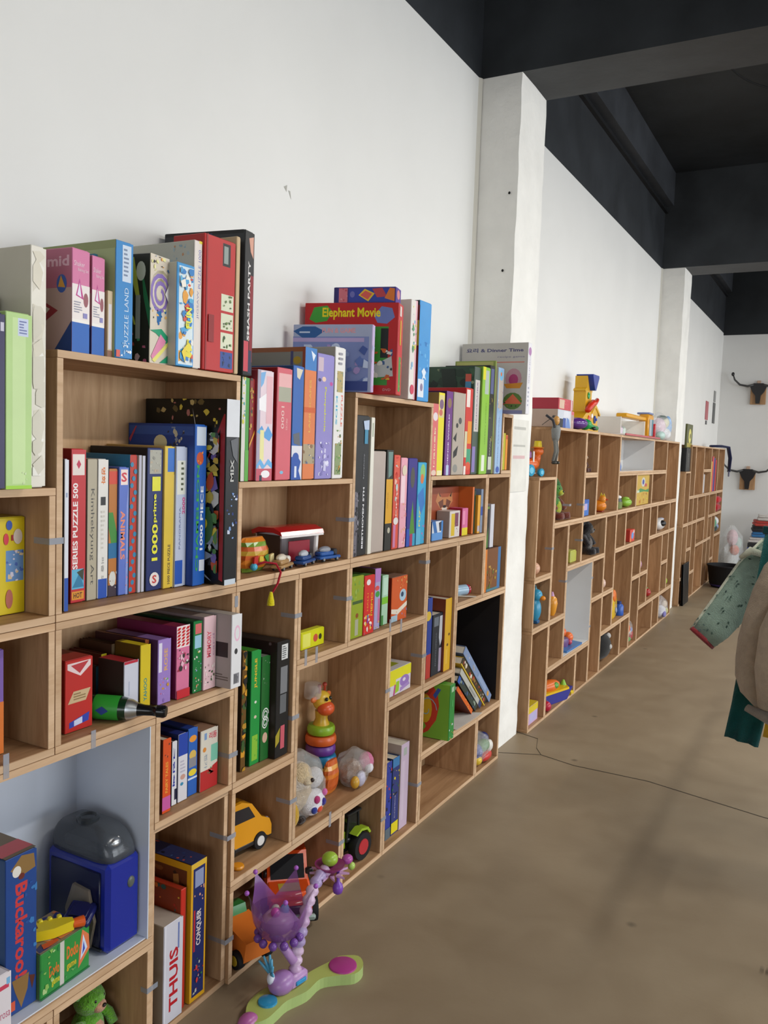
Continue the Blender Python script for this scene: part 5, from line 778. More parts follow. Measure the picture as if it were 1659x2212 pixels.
soft_bag('toy_bag','clear bag with a cream teddy and flowery soft toys beside the giraffe stacker','toy bag',(.165,2.235,.2965),.245,.215,.15,5,[
 ('teddy_body',0,(0,-.02,.085),(.055,.075,.07),'cdb48c','fur'),('teddy_head',0,(.025,-.03,.150),(.042,.05,.042),'d4bd96','fur'),('teddy_muzzle',0,(.062,-.03,.140),(.018,.022,.016),'e2d0b0','fur'),('nose',0,(.079,-.03,.145),.007,'2a1c1a','plastic'),
 ('flowery_toy',0,(.045,.03,.045),(.032,.055,.042),'eceaf2','fabric'),('flower_spot',0,(.070,.015,.062),(.010,.014,.013),'b83a74','fabric'),('flower_spot',0,(.072,.05,.045),(.009,.013,.013),'3a2f8c','fabric'),('flower_spot',0,(.070,.03,.028),(.010,.014,.012),'d8502c','fabric'),('flower_spot',0,(.066,.066,.07),(.009,.012,.012),'d86aa8','fabric'),('flower_spot',0,(.071,.0,.032),(.009,.013,.011),'2f3c90','fabric'),
 ('yellow_toy',0,(.045,-.095,.045),(.026,.028,.042),'caa02c','fabric'),('white_toy',0,(.03,.055,.115),(.03,.036,.034),'dcdce2','fabric'),('dark_foot',0,(.05,-.045,.014),(.015,.02,.013),'2c1f1c','fur')])
soft_bag('toy_bag','small clear bag with a pink and brown soft toy right of the giraffe stacker','toy bag',(.185,2.565,.2965),.15,.13,.12,8,[
 ('brown_toy',0,(.0,-.02,.05),(.04,.05,.045),'8a5c38','fur'),('pink_toy',0,(.025,.045,.07),(.028,.032,.036),'d87aa0','fabric'),('white_face',0,(.045,.035,.055),(.014,.02,.018),'e6e2ea','fabric'),('striped_toy',0,(.045,-.025,.035),(.016,.026,.028),'b8b4c8','plastic'),('gold_toy',0,(.04,-.055,.03),(.016,.018,.022),'c89a34','plastic')])
t = thing('toy_packet', 'orange printed candy packet standing behind the bags of soft toys', 'packet', (.16, 2.452, .2965))
part(t, 'foil', 'gloss', lambda b: pouch(b, .08, .115, .045, ['d8862c','c8602c','e0a04a','d87a2c'], 6), False)

# giraffe stacking toy: five rings, neck and head
t = thing('stacking_toy', 'giraffe stacking toy with blue, violet, orange and green rings', 'toy', (.075, 2.515, .2965))
rz = .012
part(t, 'base', 'plastic', lambda b: b.lathe((0,0,0), [(.058,0),(.062,.004),(.062,.026),(.055,.034)], 'd8c02c', 24))
z = .034
for c, r, h in (('d8c02c',.056,.03),('2f8cc0',.058,.040),('6a3c94',.054,.036),('d8642c',.056,.036),('8ab42c',.050,.034)):
    part(t, 'ring', 'plastic', lambda b: b.lathe((0,0,z), [(r*.6,0),(r*.92,h*.08),(r,h*.3),(r,h*.7),(r*.92,h*.94),(r*.6,h)], c, 24)); z += h
part(t, 'neck', 'plastic', lambda b: b.lathe((0,0,z), [(.03,0),(.022,.02),(.024,.05)], 'cda62c', 16))
hd = part(t, 'head', 'plastic', lambda b: b.ball((0,0,z+.085),(.032,.036,.036),'e0b83a',16,10), True)
part(hd, 'snout', 'plastic', lambda b: b.ball((.022,-.006,z+.062),(.030,.034,.026),'d8582c',16,10), True)
for s in (-1, 1):
    part(hd, 'ear', 'plastic', lambda b: b.ball((-.004,s*.046,z+.098),(.008,.018,.011),'d8743a',10,7), True)
    part(hd, 'horn', 'plastic', lambda b: b.lathe((0,s*.016,z+.108), [(.0045,0),(.0045,.026),(.008,.029),(.008,.036),(.004,.040)], 'c04a3a', 10), True)
    part(hd, 'eye', 'gloss', lambda b: b.ball((.030,s*.012-.004,z+.098),.007,'2a2a1c',8,6), True)
part(t, 'clear_cap', 'clear', lambda b: b.lathe((-.02,-.03,z+.10), [(.03,0),(.032,.01),(.03,.05),(.02,.056)], 'e8e8e8', 16))

# ------------------------------------------------------------------ toy vehicles
def yellow_van():
    t = thing('toy_van', 'yellow toy van with white wheel hubs in a square unit', 'toy car', (.145, 1.928, .2965), (0,0,R(82)))
    prof = [(-.10,.03),(-.10,.13),(-.085,.158),(-.01,.165),(.03,.15),(.072,.098),(.105,.082),(.115,.06),(.115,.03)]   # x forward, z up
    part(t, 'body', 'gloss', lambda b: b.prism(prof, -.052, .052, 'e09a1c', 'xz'))
    part(t, 'bumper', 'plastic', lambda b: b.cbox(.105,.122,-.05,.05,.022,.045,'2a2a2c',.004))
    part(t, 'sill', 'plastic', lambda b: b.cbox(-.10,.10,-.054,.054,.020,.034,'232325',.003))
    part(t, 'windscreen', 'gloss', lambda b: b.poly([(.0355,-.044,.1455),(.0695,-.044,.1035),(.0695,.044,.1035),(.0355,.044,.1455)], '3a2c34'))
    part(t, 'wiper', 'plastic', lambda b: b.box(.050,.054,-.03,.03,.1225,.1275,'8a8a9a'))
    for s in (-1, 1):
        part(t, 'side_window', 'gloss', lambda b: b.poly([(q, s*.0525, z_) for q, z_ in ((-.07,.105),(.045,.105),(.018,.145),(-.07,.148))][::s], '2c2a2c'))
        part(t, 'headlight', 'gloss', lambda b: b.ball((.108,s*.036,.072),(.008,.011,.009),'9aa4c8',10,6), True)
        for x in (-.06, .066): wheel(t, (x, s*.046, .0265), .0265, .02, hub='dcdcda')
    part(t, 'roof_rail', 'plastic', lambda b: b.box(-.08,-.02,-.035,.035,.165,.170,'c8861c'))
yellow_van()
t = thing('toy_ring', 'small orange plastic ring lying beside the yellow toy van', 'toy', (.225, 1.86, .2965))
part(t, 'ring', 'plastic', lambda b: b.lathe((0,0,0), [(.008,0),(.016,.0),(.018,.005),(.016,.010),(.008,.011)], 'e0941c', 16))
part(t, 'centre', 'plastic', lambda b: b.lathe((0,0,0), [(.0078,0),(.0078,.0085)], '6a1c2c', 12))

def orange_truck():
    t = thing('toy_truck', 'orange toy pickup truck parked nose forward in the bottom row', 'toy car', (.18, 2.17, .018), (0,0,R(-48)))
    t.scale = (1.28,)*3
    part(t, 'body', 'gloss', lambda b: b.cbox(-.12,.085,-.055,.055,.034,.082,'d8501c',.008)); part(t, 'nose', 'gloss', lambda b: b.cbox(.075,.10,-.052,.052,.034,.068,'cf4818',.008))
    part(t, 'cab', 'gloss', lambda b: b.prism([(-.075,.08),(-.07,.135),(-.02,.138),(.022,.08)], -.05, .05, 'd44a1a', 'xz'))
    part(t, 'windscreen', 'rubber', lambda b: b.poly([(-.0145,-.042,.1315),(.0195,-.042,.0855),(.0195,.042,.0855),(-.0145,.042,.1315)], '14161a'))
    part(t, 'bonnet_sticker', 'print', lambda b: b.poly([(.034,-.026,.0824),(.072,-.026,.0824),(.072,.026,.0824),(.034,.026,.0824)], 'b8a03a'))
    part(t, 'grille', 'plastic', lambda b: b.cbox(.098,.106,-.045,.045,.040,.060,'1c1c1e',.003))
    part(t, 'bumper', 'plastic', lambda b: b.cbox(.100,.114,-.058,.058,.026,.040,'8a9a94',.004))
    for s in (-1, 1):
        part(t, 'side_window', 'gloss', lambda b: b.poly([(q, s*.0505, z_) for q, z_ in ((-.066,.09),(.008,.09),(-.020,.13),(-.062,.13))][::s], '16181c'))
        part(t, 'mirror', 'plastic', lambda b: b.cbox(.002,.014,s*.052-.007,s*.052+.013 if s > 0 else s*.052-.0,.088,.104,'1a1a1c',.002))
        part(t, 'headlight', 'gloss', lambda b: b.ball((.100,s*.038,.060),(.006,.010,.008),'e8e0c8',10,6), True)
        for x in (-.078, .062): wheel(t, (x, s*.056, .030), .0305, .024, hub='5a5a5c')
orange_truck()
def farm_tractor(label, loc, rot, body, cabc, hubc, accent, sc=1.0):
    t = thing('toy_tractor', label, 'toy tractor', loc, rot); t.scale = (sc, sc, sc)
    part(t, 'bonnet', 'gloss', lambda b: b.prism([(0,.045),(0,.098),(.06,.092),(.082,.078),(.084,.045)], -.024, .024, body, 'xz'))
    [part(t, 'bonnet_stripe', 'print', lambda b: b.box(.012,.070,s*.0242-.0005,s*.0242+.0005,.062+.01*k,.067+.01*k,accent)) for s in (-1,1) for k in (0,1)]
    part(t, 'chassis', 'plastic', lambda b: b.cbox(-.07,.085,-.02,.02,.026,.048,'232426',.004))
    cab = part(t, 'cab', 'plastic', lambda b: b.cbox(-.064,.002,-.034,.034,.062,.076,cabc,.004))
    [part(cab, 'cab_post', 'plastic', lambda b: b.tube(p, .004, cabc, 6)) for p in ([(0,-.03,.07),(-.006,-.03,.15)],[(0,.03,.07),(-.006,.03,.15)],[(-.06,-.03,.07),(-.056,-.03,.15)],[(-.06,.03,.07),(-.056,.03,.15)])]
    part(cab, 'cab_roof', 'gloss', lambda b: b.cbox(-.068,.004,-.036,.036,.148,.158,cabc,.004))
    part(cab, 'glass', 'tinted', lambda b: b.cbox(-.055,-.006,-.029,.029,.075,.148,'1f2624',.003))
    part(t, 'seat', 'plastic', lambda b: b.cbox(-.052,-.02,-.018,.018,.048,.085,'1a1a1a',.004))
    for s in (-1, 1):
        part(t, 'mudguard', 'gloss', lambda b: b.prism([(-.09,.078),(-.075,.098),(-.04,.104),(-.012,.09),(-.02,.086),(-.042,.096),(-.07,.091),(-.082,.076)], s*.044-.014, s*.044+.014, body, 'xz'))
        wheel(t, (-.048, s*.046, .044), .044, .028, hub=hubc); wheel(t, (.060, s*.040, .027), .027, .022, hub=hubc)
    part(t, 'exhaust', 'plastic', lambda b: b.tube([(.03,.018,.09),(.03,.018,.135)], .004, 'b8bcc0', 8))
    return t
farm_tractor('black and lime toy tractor with red wheel hubs in a square unit', (.155, 2.53, .0175), (0,0,R(-97)), '9ab82c', '1f2224', 'b82c34', '2a2c2a', 1.15)
def dumper():
    t = thing('toy_tractor', 'green and orange toy tractor with yellow wheel hubs poking out of the bottom row', 'toy tractor', (.215, 1.90, .0175), (0,0,R(-18)))
    part(t, 'trailer_tub', 'plastic', lambda b: b.prism([(-.02,.035),(-.035,.105),(.085,.085),(.075,.025)], -.045, .045, 'e0782c', 'xz'))
    part(t, 'cab', 'plastic', lambda b: b.prism([(-.10,.03),(-.098,.09),(-.08,.125),(-.04,.128),(-.026,.09),(-.03,.03)], -.036, .036, '1f7a34', 'xz'))
    for s in (-1, 1):
        part(t, 'cab_window', 'gloss', lambda b: b.poly([(q, s*.0365, z_) for q, z_ in ((-.085,.075),(-.042,.075),(-.05,.115),(-.076,.112))][::s], '15201a'))
        wheel(t, (-.068, s*.046, .034), .034, .024, hub='c8a82c'); wheel(t, (.048, s*.048, .026), .026, .022, hub='c8a82c')
    part(t, 'engine', 'plastic', lambda b: b.cbox(-.035,.06,-.03,.03,.022,.04,'1c1d1e',.004))
    part(t, 'bolt', 'plastic', lambda b: b.ball((.01,-.046,.088),(.010,.004,.008),'3a8a34',10,6), True)
dumper()

# pink and lime flower play centre on the floor
def flower_toy():
    t = thing('flower_toy', 'lilac and lime green flower play toy standing on the floor before the shelves', 'toy', (.435, 1.855, 0), (0,0,R(-10)))
    path = [(.02,-.165),(.0,-.12),(-.005,-.06),(.02,0),(.015,.06),(.03,.11),(.05,.15),(.045,.18)]
    wd = [.028,.042,.040,.026,.022,.032,.044,.040]
    L_ = []; R_ = []
    for i, (x, y) in enumerate(path):
        x0, y0 = path[max(0,i-1)]; x1, y1 = path[min(len(path)-1,i+1)]
        d = Vector((x1-x0, y1-y0, 0)).normalized(); n = Vector((-d.y, d.x, 0))
        L_.append((x+n.x*wd[i], y+n.y*wd[i])); R_.append((x-n.x*wd[i], y-n.y*wd[i]))
    ctl = [(path[0][0]+.01, path[0][1]-.022)] + R_ + [(path[-1][0], path[-1][1]+.03)] + L_[::-1]; out = []
    for i in range(len(ctl)):
        p0, p1, p2, p3 = (ctl[(i+q) % len(ctl)] for q in (-1,0,1,2))
        for q in range(4):
            u = q/4; out.append(tuple(.5*((2*p1[k])+(-p0[k]+p2[k])*u+(2*p0[k]-5*p1[k]+4*p2[k]-p3[k])*u*u+(-p0[k]+3*p1[k]-3*p2[k]+p3[k])*u**3) for k in (0,1)))
    def base(b):
        for k, (z0, s) in enumerate(((0,1.0),(.024,.97))):
            pass
        b.prism(out, 0, .030, 'a8bf78', topcol='b0bc66')
    part(t, 'base', 'plastic', base, False)
    part(t, 'pad', 'plastic', lambda b: b.lathe((.044,.145,.030), [(.040,0),(.039,.004),(.034,.006)], 'a83a84', 24))
    part(t, 'button', 'gloss', lambda b: b.lathe((.0,-.105,.030), [(.026,0),(.025,.005),(.018,.007)], '2f8cb8', 20))
    part(t, 'knob', 'plastic', lambda b: b.ball((.012,-.185,.022),(.024,.030,.022),'a85a94',14,9), True)
    part(t, 'foot_knob', 'plastic', lambda b: b.ball((-.01,-.045,.050),(.034,.040,.030),'a076b0',14,9), True); part(t, 'foot_block', 'plastic', lambda b: b.cbox(-.03,.02,-.04,.035,.028,.066,'b48cc0',.010))
    part(t, 'blue_switch', 'gloss', lambda b: b.cbox(.018,.024,-.02,.018,.040,.052,'2f90c8',.003))
    pts = [(-.005,.0,.055),(-.012,.012,.10),(-.010,.022,.15),(-.012,.04,.20),(-.02,.07,.245),(-.03,.11,.275),(-.035,.155,.285)]
    def stem(b):
        P = []; rr = []; cl = []
        for i in range(len(pts)-1):
            for q in range(6):
                P.append(Vector(pts[i]).lerp(Vector(pts[i+1]), q/6)); rr.append(.0185 if q % 3 else .0125); cl.append(['c4a2c6','d2b6d2','ab98c4'][(i+q//3) % 3])
        b.tube(P, rr, 'fff', 10, cols=cl)
    part(t, 'stem', 'plastic', stem, True)
    part(t, 'saucer', 'plastic', lambda b: b.lathe((-.035,.165,.290), [(.010,-.03),(.024,-.012),(.042,.0),(.044,.006),(.036,.004),(.02,-.002)], '8a2a6a', 22))
    [part(t, 'skirt_petal', 'plastic', lambda b: b.prism([(-.035+.030*math.cos(a-.22),.165+.030*math.sin(a-.22)),(-.035+.058*math.cos(a),.165+.058*math.sin(a)),(-.035+.030*math.cos(a+.22),.165+.030*math.sin(a+.22))], .268, .274, 'd0a4cc')) for a in [i*2*math.pi/11 for i in range(11)]]
    part(t, 'green_ball', 'plastic', lambda b: b.ball((-.035,.165,.310),(.024,.024,.020),'98b83c',14,9), True)
    part(t, 'pink_knob', 'plastic', lambda b: b.ball((-.02,.225,.292),(.016,.018,.014),'a84a9c',12,8), True)
    part(t, 'lime_knob', 'plastic', lambda b: b.ball((-.012,.236,.270),(.010,.012,.012),'a8c85c',10,7), True)
    part(t, 'pendant', 'plastic', lambda b: b.lathe((-.016,.182,.204), [(.004,0),(.013,.006),(.016,.018),(.013,.030),(.005,.038),(.005,.078)], '7c48b4', 14), True)
    # tinted bowl with five pointed petals
    def bowl(b):
        c = Vector((-.05,-.02,.150)); n = 20; rings = []
        for k, (r, h) in enumerate(((.026,0),(.056,.020),(.070,.050),(.076,.08))): rings.append(b.ring(c+Vector((0,0,h)), (1,0,0), (0,1,0), r, r, n))
        b.loft(rings, '84509a', True, False)
        top = rings[-1]
        for i in range(0, n, 4):
            a = 2*math.pi*(i+2)/n
            tip = b.P(c+Vector((math.cos(a)*.098, math.sin(a)*.098, .152)))
            m1 = [b.P(c+Vector((math.cos(a+o)*.081, math.sin(a+o)*.081, .115))) for o in (-.28,.28)]
            for q in ([top[i], top[(i+1)%n], m1[0]], [top[(i+1)%n], top[(i+2)%n], m1[0]], [top[(i+2)%n], m1[1], m1[0]], [top[(i+2)%n], top[(i+3)%n], m1[1]], [top[(i+3)%n], top[(i+4)%n], m1[1]], [m1[0], m1[1], tip]):
                b.f.append(q); b.c.append(lin('9460a8'))
    part(t, 'petal_bowl', 'tinted', bowl, True)
    [part(t, 'bowl_knob', 'plastic', lambda b: b.ball((-.05+.098*math.cos(a), -.02+.098*math.sin(a), .302),.007,'a45ac0',8,6), True) for a in [2*math.pi*(i+2)/20 for i in range(0,20,4)]]
    [part(t, 'bowl_filling', 'plastic', lambda b: b.ball(*a, 12, 8), True) for a in (((-.05,-.025,.198),(.046,.046,.032),'b08ab0'), ((-.04,-.01,.228),(.012,.014,.018),'3a86b8'), ((-.045,-.04,.230),(.014,.012,.014),'b84aa0'))]
    [part(t, 'bowl_bead', 'plastic', lambda b: b.ball((-.05+.058*math.cos(a),-.02+.058*math.sin(a),.158),.012,'74489c',8,6), True) for a in [i*2*math.pi/12 for i in range(12)]]
    part(t, 'bowl_arm', 'plastic', lambda b: b.tube([(-.055,-.035,.168),(-.03,-.02,.13),(-.008,.0,.09)], [.016,.012,.014], 'b890c4', 10), True)
    [part(t, 'blue_leaf', 'plastic', lambda b: b.tube([(-.02,-.075,.085),(-.02+.035*math.cos(a),-.08-.02*abs(math.cos(a)),.085+.055*math.sin(a))], [.006,.003], '58a8cc', 6), True) for a in [.35+i*.42 for i in range(6)]]
    part(t, 'leaf_hub', 'plastic', lambda b: b.ball((-.018,-.078,.075),(.010,.012,.018),'d8dce8',8,6), True)
flower_toy()

# blue plastic carry case with smoky dome in the white niche
def carry_case():
    t = thing('carry_case', 'royal blue plastic carry case with a smoky grey dome lid and dark window', 'case', (.235, 1.366, .2995))
    w, d = .104, .205
    def shell(b, z0, z1, col, ins=0):
        n = 9; rings = []
        for k in range(n+1):
            z = z0+(z1-z0)*k/n; rings.append(z)
    def body(b):
        b.cbox(-d, 0, 0, w, 0, .215, '1c2c94', .010)
    part(t, 'case_body', 'gloss', body, 30)
    def dome(b):
        rings = []
        for k in range(9):
            a = math.pi/2*k/8; s = max(.08, math.cos(a))**.55; zz = .2155+.075*math.sin(a)
            cx, cy = -d/2-.01*math.sin(a), w/2
            ring = []
            for i in range(24):
                th = 2*math.pi*i/24; c_, s_ = math.cos(th), math.sin(th)
                ring.append(b.P((cx+d/2*s*math.copysign(abs(c_)**.42, c_), cy+w/2*s*math.copysign(abs(s_)**.42, s_), zz)))
            rings.append(ring)
        b.loft(rings, '5a5f66')
    part(t, 'dome_lid', 'tinted', dome, True)
    part(t, 'dome_liner', 'plastic', lambda b: b.cbox(-d+.03,-.03,.02,w-.02,.2158,.245,'3a4048',.012))
    h = part(t, 'handle_ring', 'gloss', lambda b: b.lathe((-.11,w/2-.012,.284), [(.020,0),(.026,.002),(.027,.010),(.020,.014),(.016,.010)], '30353a', 20))
    part(h, 'emblem', 'metal', lambda b: b.lathe((-.11,w/2-.012,.290), [(.016,0),(.015,.003)], 'b8bcc0', 16))
    part(t, 'latch', 'metal', lambda b: b.ball((-.022,.040,.252),(.012,.018,.012),'c4c8cc',12,8), True)
    part(t, 'window', 'tinted', lambda b: b.cbox(-d+.018,-.022,-.004,.004,.012,.195,'15181c',.004))
    part(t, 'window_frame', 'plastic', lambda b: [b.prism(q, -.006, .002, '20242c', 'xz') for q in ([(-d+.012,.008),(-.016,.008),(-.016,.014),(-d+.012,.014)],)])
    part(t, 'screw', 'plastic', lambda b: b.ball((.0,.072,.150),(.004,.012,.014),'5a6058',10,6), True)
    part(t, 'parts_bag', 'film', lambda b: b.prism([(-.11,.02),(-.045,.012),(-.03,.08),(-.05,.15),(-.10,.155),(-.125,.09)], -.014, -.006, 'b8a890', 'xz'), False)
carry_case()
# toys lying on top of the green game box
ztop = .2995
t = thing('toy_blaster', 'yellow plastic toy blaster with orange muzzle lying on the green game box', 'toy', (.19, 1.235, .405), (0,R(0),R(62)))
part(t, 'body', 'plastic', lambda b: b.prism([(-.07,-.012),(-.075,.018),(-.03,.028),(.03,.02),(.055,.008),(.055,-.008),(.01,-.02)], -.0, .022, 'd8c01c'))
part(t, 'barrel', 'plastic', lambda b: b.lathe((.054,0,.011), [(.010,0),(.011,.01),(.012,.024),(.009,.026)], 'd85a1c', 14, 'x'))
part(t, 'inset', 'plastic', lambda b: b.prism([(-.055,-.002),(-.05,.010),(-.02,.012),(-.02,-.002)], .022, .0235, '5a3a2c'))
for i in range(5): part(t, 'rail_tooth', 'plastic', lambda b: b.cbox(-.055+.02*i,-.045+.02*i,.018,.030,.016,.026,'e0cc2c',.002))
t = thing('toy_block', 'dark navy toy block lying askew on the green game box', 'toy', (.19, 1.325, .402), (R(8),R(6),R(30)))
part(t, 'block', 'plastic', lambda b: b.cbox(-.03,.03,-.035,.035,0,.018,'1c2058',.004)); part(t, 'cap', 'plastic', lambda b: b.cbox(-.02,.02,-.022,.022,.018,.022,'181a48',.002))

# ------------------------------------------------------------------ soft toys
def plush(label, loc, yaw, s, body, belly=None, ear='round', extra=None, cat='soft toy', limb=None, tilt=0, hat=None):
    t = thing('soft_toy', label, cat, loc, (0, R(tilt), R(yaw))); t.scale = (s, s, s); limb = limb or body
    part(t, 'body', 'fur', lambda b: b.ball((0,0,.075),(.052,.058,.072),body,16,10), True)
    if belly: part(t, 'belly', 'fur', lambda b: b.ball((.022,0,.072),(.036,.040,.050),belly,14,9), True)
    hd = part(t, 'head', 'fur', lambda b: b.ball((.008,0,.178),(.048,.054,.048),body,16,10), True)
    part(hd, 'muzzle', 'fur', lambda b: b.ball((.046,0,.165),(.022,.026,.020),belly or body,12,8), True)
    part(hd, 'nose', 'gloss', lambda b: b.ball((.066,0,.172),(.006,.009,.006),'1c1616',8,6), True)
    for q in (-1, 1):
        part(hd, 'eye', 'gloss', lambda b: b.ball((.046,q*.020,.190),.006,'18181a',8,6), True)
        e = {'round': ((0,q*.044,.216),(.010,.020,.020)), 'long': ((-.005,q*.028,.245),(.009,.014,.040)), 'cat': ((0,q*.036,.225),(.008,.014,.020))}[ear]
        part(hd, 'ear', 'fur', lambda b: b.ball(e[0], e[1], limb, 10, 7), True)
        part(t, 'arm', 'fur', lambda b: b.tube([(.006,q*.046,.122),(.03,q*.072,.092),(.052,q*.070,.062)], [.020,.018,.016], limb, 10), True)
        part(t, 'leg', 'fur', lambda b: b.tube([(.01,q*.034,.030),(.06,q*.050,.022),(.092,q*.056,.026)], [.026,.023,.022], limb, 10), True)
    if hat: part(hd, 'hat', 'fabric', lambda b: b.lathe((.0,0,.212), [(.046,0),(.040,.012),(.022,.04),(.006,.075)], hat, 16), True)
    return t
plush('bright green soft toy slumped in the lower left unit', (.14, 1.395, .0175), 10, .74, '6ab02c', 'd8a080', 'round', tilt=0)
plush('dark green soft toy behind the bright green one in the lower left unit', (.085, 1.275, .0175), 0, .66, '2a4a22', '3a5a2c', 'cat')

# ------------------------------------------------------------------ middle shelving, on top
z6 = 6*.274+.0006
B('game_box','red and white game box lying on top of the middle shelving','box','boxes on the middle shelving',(.235,4.62,z6+.10),(.27,.062,.20),'carton','c8404c a83040 c85a60',[('S','r',.06,.1,.4,.9,'d8b8a0'),('S','a',.4,.1,.8,.9,['b82c3c','d85a60','e8c8c0'],12,3),('S','r',.86,.0,.93,1,'e8d8d8')])
B('game_box','white and blue game box under the red one on the middle shelving','box','boxes on the middle shelving',(.24,4.60,z6),(.31,.098,.21),'carton','cdd2dc b8a090 c8c0b8',[('S','r',0,0,.32,.5,'1c2028'),('S','r',.32,0,.5,.55,'2a4a9a'),('S','p',[(.5,0),(.8,0),(.7,.5),(.55,.6)],'6a8ac8'),('S','r',.82,0,1,.9,'b89a90'),('S','r',.82,.8,1,1,'d86a74'),('S','r',.34,.6,.75,.95,'dcdce4'),('S','c',.9,.4,.04,.1,'d8b0a8')])
# small grey puppet hanging over the edge
t = thing('puppet', 'thin grey puppet with tan hair dangling from the top of the middle shelving', 'puppet', (.262, 4.345, 1.41))
t.location = (.245, 4.50, 1.44)
part(t, 'head', 'plastic', lambda b: b.ball((.02,0,.235),(.018,.02,.026),'c8924a',12,8), True)
part(t, 'torso', 'fabric', lambda b: b.lathe((.02,0,.125), [(.016,0),(.022,.02),(.026,.06),(.018,.085)], '8a8c8a', 14), True)
for q in (-1, 1):
    part(t, 'leg', 'fabric', lambda b: b.tube([(.02,q*.011,.13),(.028,q*.016,.07),(.018,q*.026,.015)], [.010,.009,.008], '7a7a74', 8), True)
    part(t, 'shoe', 'plastic', lambda b: b.ball((.026,q*.028,.008),(.016,.010,.009),'3a3a34',10,6), True)
    part(t, 'arm', 'fabric', lambda b: b.tube([(.02,q*.024,.20),(.016,q*.05,.235),(-.02,q*.062,.262)], [.008,.007,.007], '3a3a40', 8), True)
part(t, 'hanging_thread', 'fabric', lambda b: b.tube([(.02,0,.258),(.008,0,.262),(-.06,0,.211)], .0018, '4a4a44', 6), True)
# orange wheeled animal on the first low unit
t = thing('pull_toy', 'orange pull-along animal with yellow hat and blue wheels', 'toy', (.15, 4.43, 5*.274+.0006), (0,0,R(70)))
part(t, 'body', 'plastic', lambda b: b.ball((0,0,.065),(.07,.035,.035),'e0641c',16,10), True)
part(t, 'neck', 'plastic', lambda b: b.tube([(.045,0,.07),(.060,0,.10),(.062,0,.125)], [.026,.020,.019], 'e0641c', 12), True)
hd = part(t, 'head', 'plastic', lambda b: b.ball((.068,0,.135),(.034,.026,.026),'e46c20',14,9), True)
part(hd, 'hat_brim', 'plastic', lambda b: b.lathe((.062,0,.153), [(.036,0),(.037,.003),(.02,.008)], 'e07a2c', 18)); part(hd, 'hat', 'plastic', lambda b: b.lathe((.062,0,.158), [(.023,0),(.02,.03),(.017,.034)], 'e0c41c', 16))
part(t, 'tail', 'plastic', lambda b: b.tube([(-.06,0,.08),(-.072,0,.12),(-.06,0,.145)], [.012,.010,.008], 'd85a1c', 10), True)
part(t, 'saddle', 'plastic', lambda b: b.cbox(-.06,-.02,-.03,.03,.095,.135,'7a1c7c',.006))
part(t, 'mast', 'plastic', lambda b: b.cbox(-.012,0,-.032,-.026,.02,.135,'e6e0dc',.002))
for q in (-1, 1):
    wheel(t, (-.04,q*.038,.032), .032, .016, '2f9ac0', '4ab4d4'); wheel(t, (.05,q*.038,.022), .022, .016, '2f9ac0', '4ab4d4')
part(t, 'foot_plate', 'plastic', lambda b: b.cbox(-.02,.06,-.02,.02,.012,.02,'e6e2de',.003))
# purple and green toy guitar
t = thing('toy_guitar', 'purple toy guitar with green neck lying beside the yellow play house', 'toy', (.20, 4.98, z6+.002), (0,0,R(78)))
part(t, 'body', 'gloss', lambda b: (b.ball((.085,0,.036),(.095,.055,.036),'5a3080',18,10)), True)
part(t, 'collar', 'plastic', lambda b: b.ball((.185,0,.034),(.035,.045,.034),'1f9a4c',14,9), True)
part(t, 'neck', 'plastic', lambda b: b.tube([(.21,0,.034),(.30,.012,.022),(.40,.03,.018)], [.022,.016,.014], '1f9444', 12), True)
part(t, 'foot', 'plastic', lambda b: b.ball((.27,-.02,.012),(.02,.012,.012),'1a2a22',10,6), True)
# yellow play house with blue funnel
def play_house():
    t = thing('play_house', 'yellow toy play house tower with a blue funnel and red slide', 'toy', (.06, 5.44, z6))
    Y_ = 'd8a612'
    part(t, 'base', 'plastic', lambda b: b.prism([(-.16,0),(.30,0),(.30,.03),(.27,.04),(.27,.13),(.20,.175),(.10,.13),(.02,.135),(-.14,.06)], 0, .11, Y_, 'yz'))
    part(t, 'tower', 'plastic', lambda b: b.prism([(.01,.12),(.15,.12),(.15,.26),(.165,.262),(.16,.275),(.12,.285),(.10,.36),(.03,.36),(.03,.285),(.0,.275),(-.005,.262),(.01,.26)], .015, .095, Y_, 'yz'))
    part(t, 'roof', 'plastic', lambda b: b.prism([(.115,.125),(.20,.185),(.32,.125),(.315,.112),(.20,.165),(.12,.112)], -.004, .115, 'dcae1c', 'yz'))
    part(t, 'funnel', 'plastic', lambda b: b.prism([(.035,.37),(.185,.37),(.19,.355),(.125,.27),(.10,.27),(.04,.355)], .02, .13, '1f3c9c', 'yz'))
    part(t, 'slide', 'plastic', lambda b: b.tube([(.12,-.02,.135),(.12,.05,.17),(.12,.10,.19),(.12,.15,.19),(.12,.20,.215)], [.018,.020,.022,.016,.014], 'd8301c', 10), True)
    for (y, z_, r, c, nm) in ((.07,.235,.022,'1f9a54','window'),(.19,.085,.026,'1f3c94','wheel'),(.05,.085,.022,'d85a4a','window'),(.115,.105,.016,'f2f0ea','window')):
        part(t, nm, 'gloss', lambda b: b.lathe((.095 if z_ > .2 else .11, y, z_), [(r,0),(r,.006),(r*.5,.01)], c, 18, 'x'))
    part(t, 'cog', 'plastic', lambda b: b.lathe((.118,.19,.085), [(.010,0),(.009,.01)], '4a6ac0', 8, 'x'))
play_house()
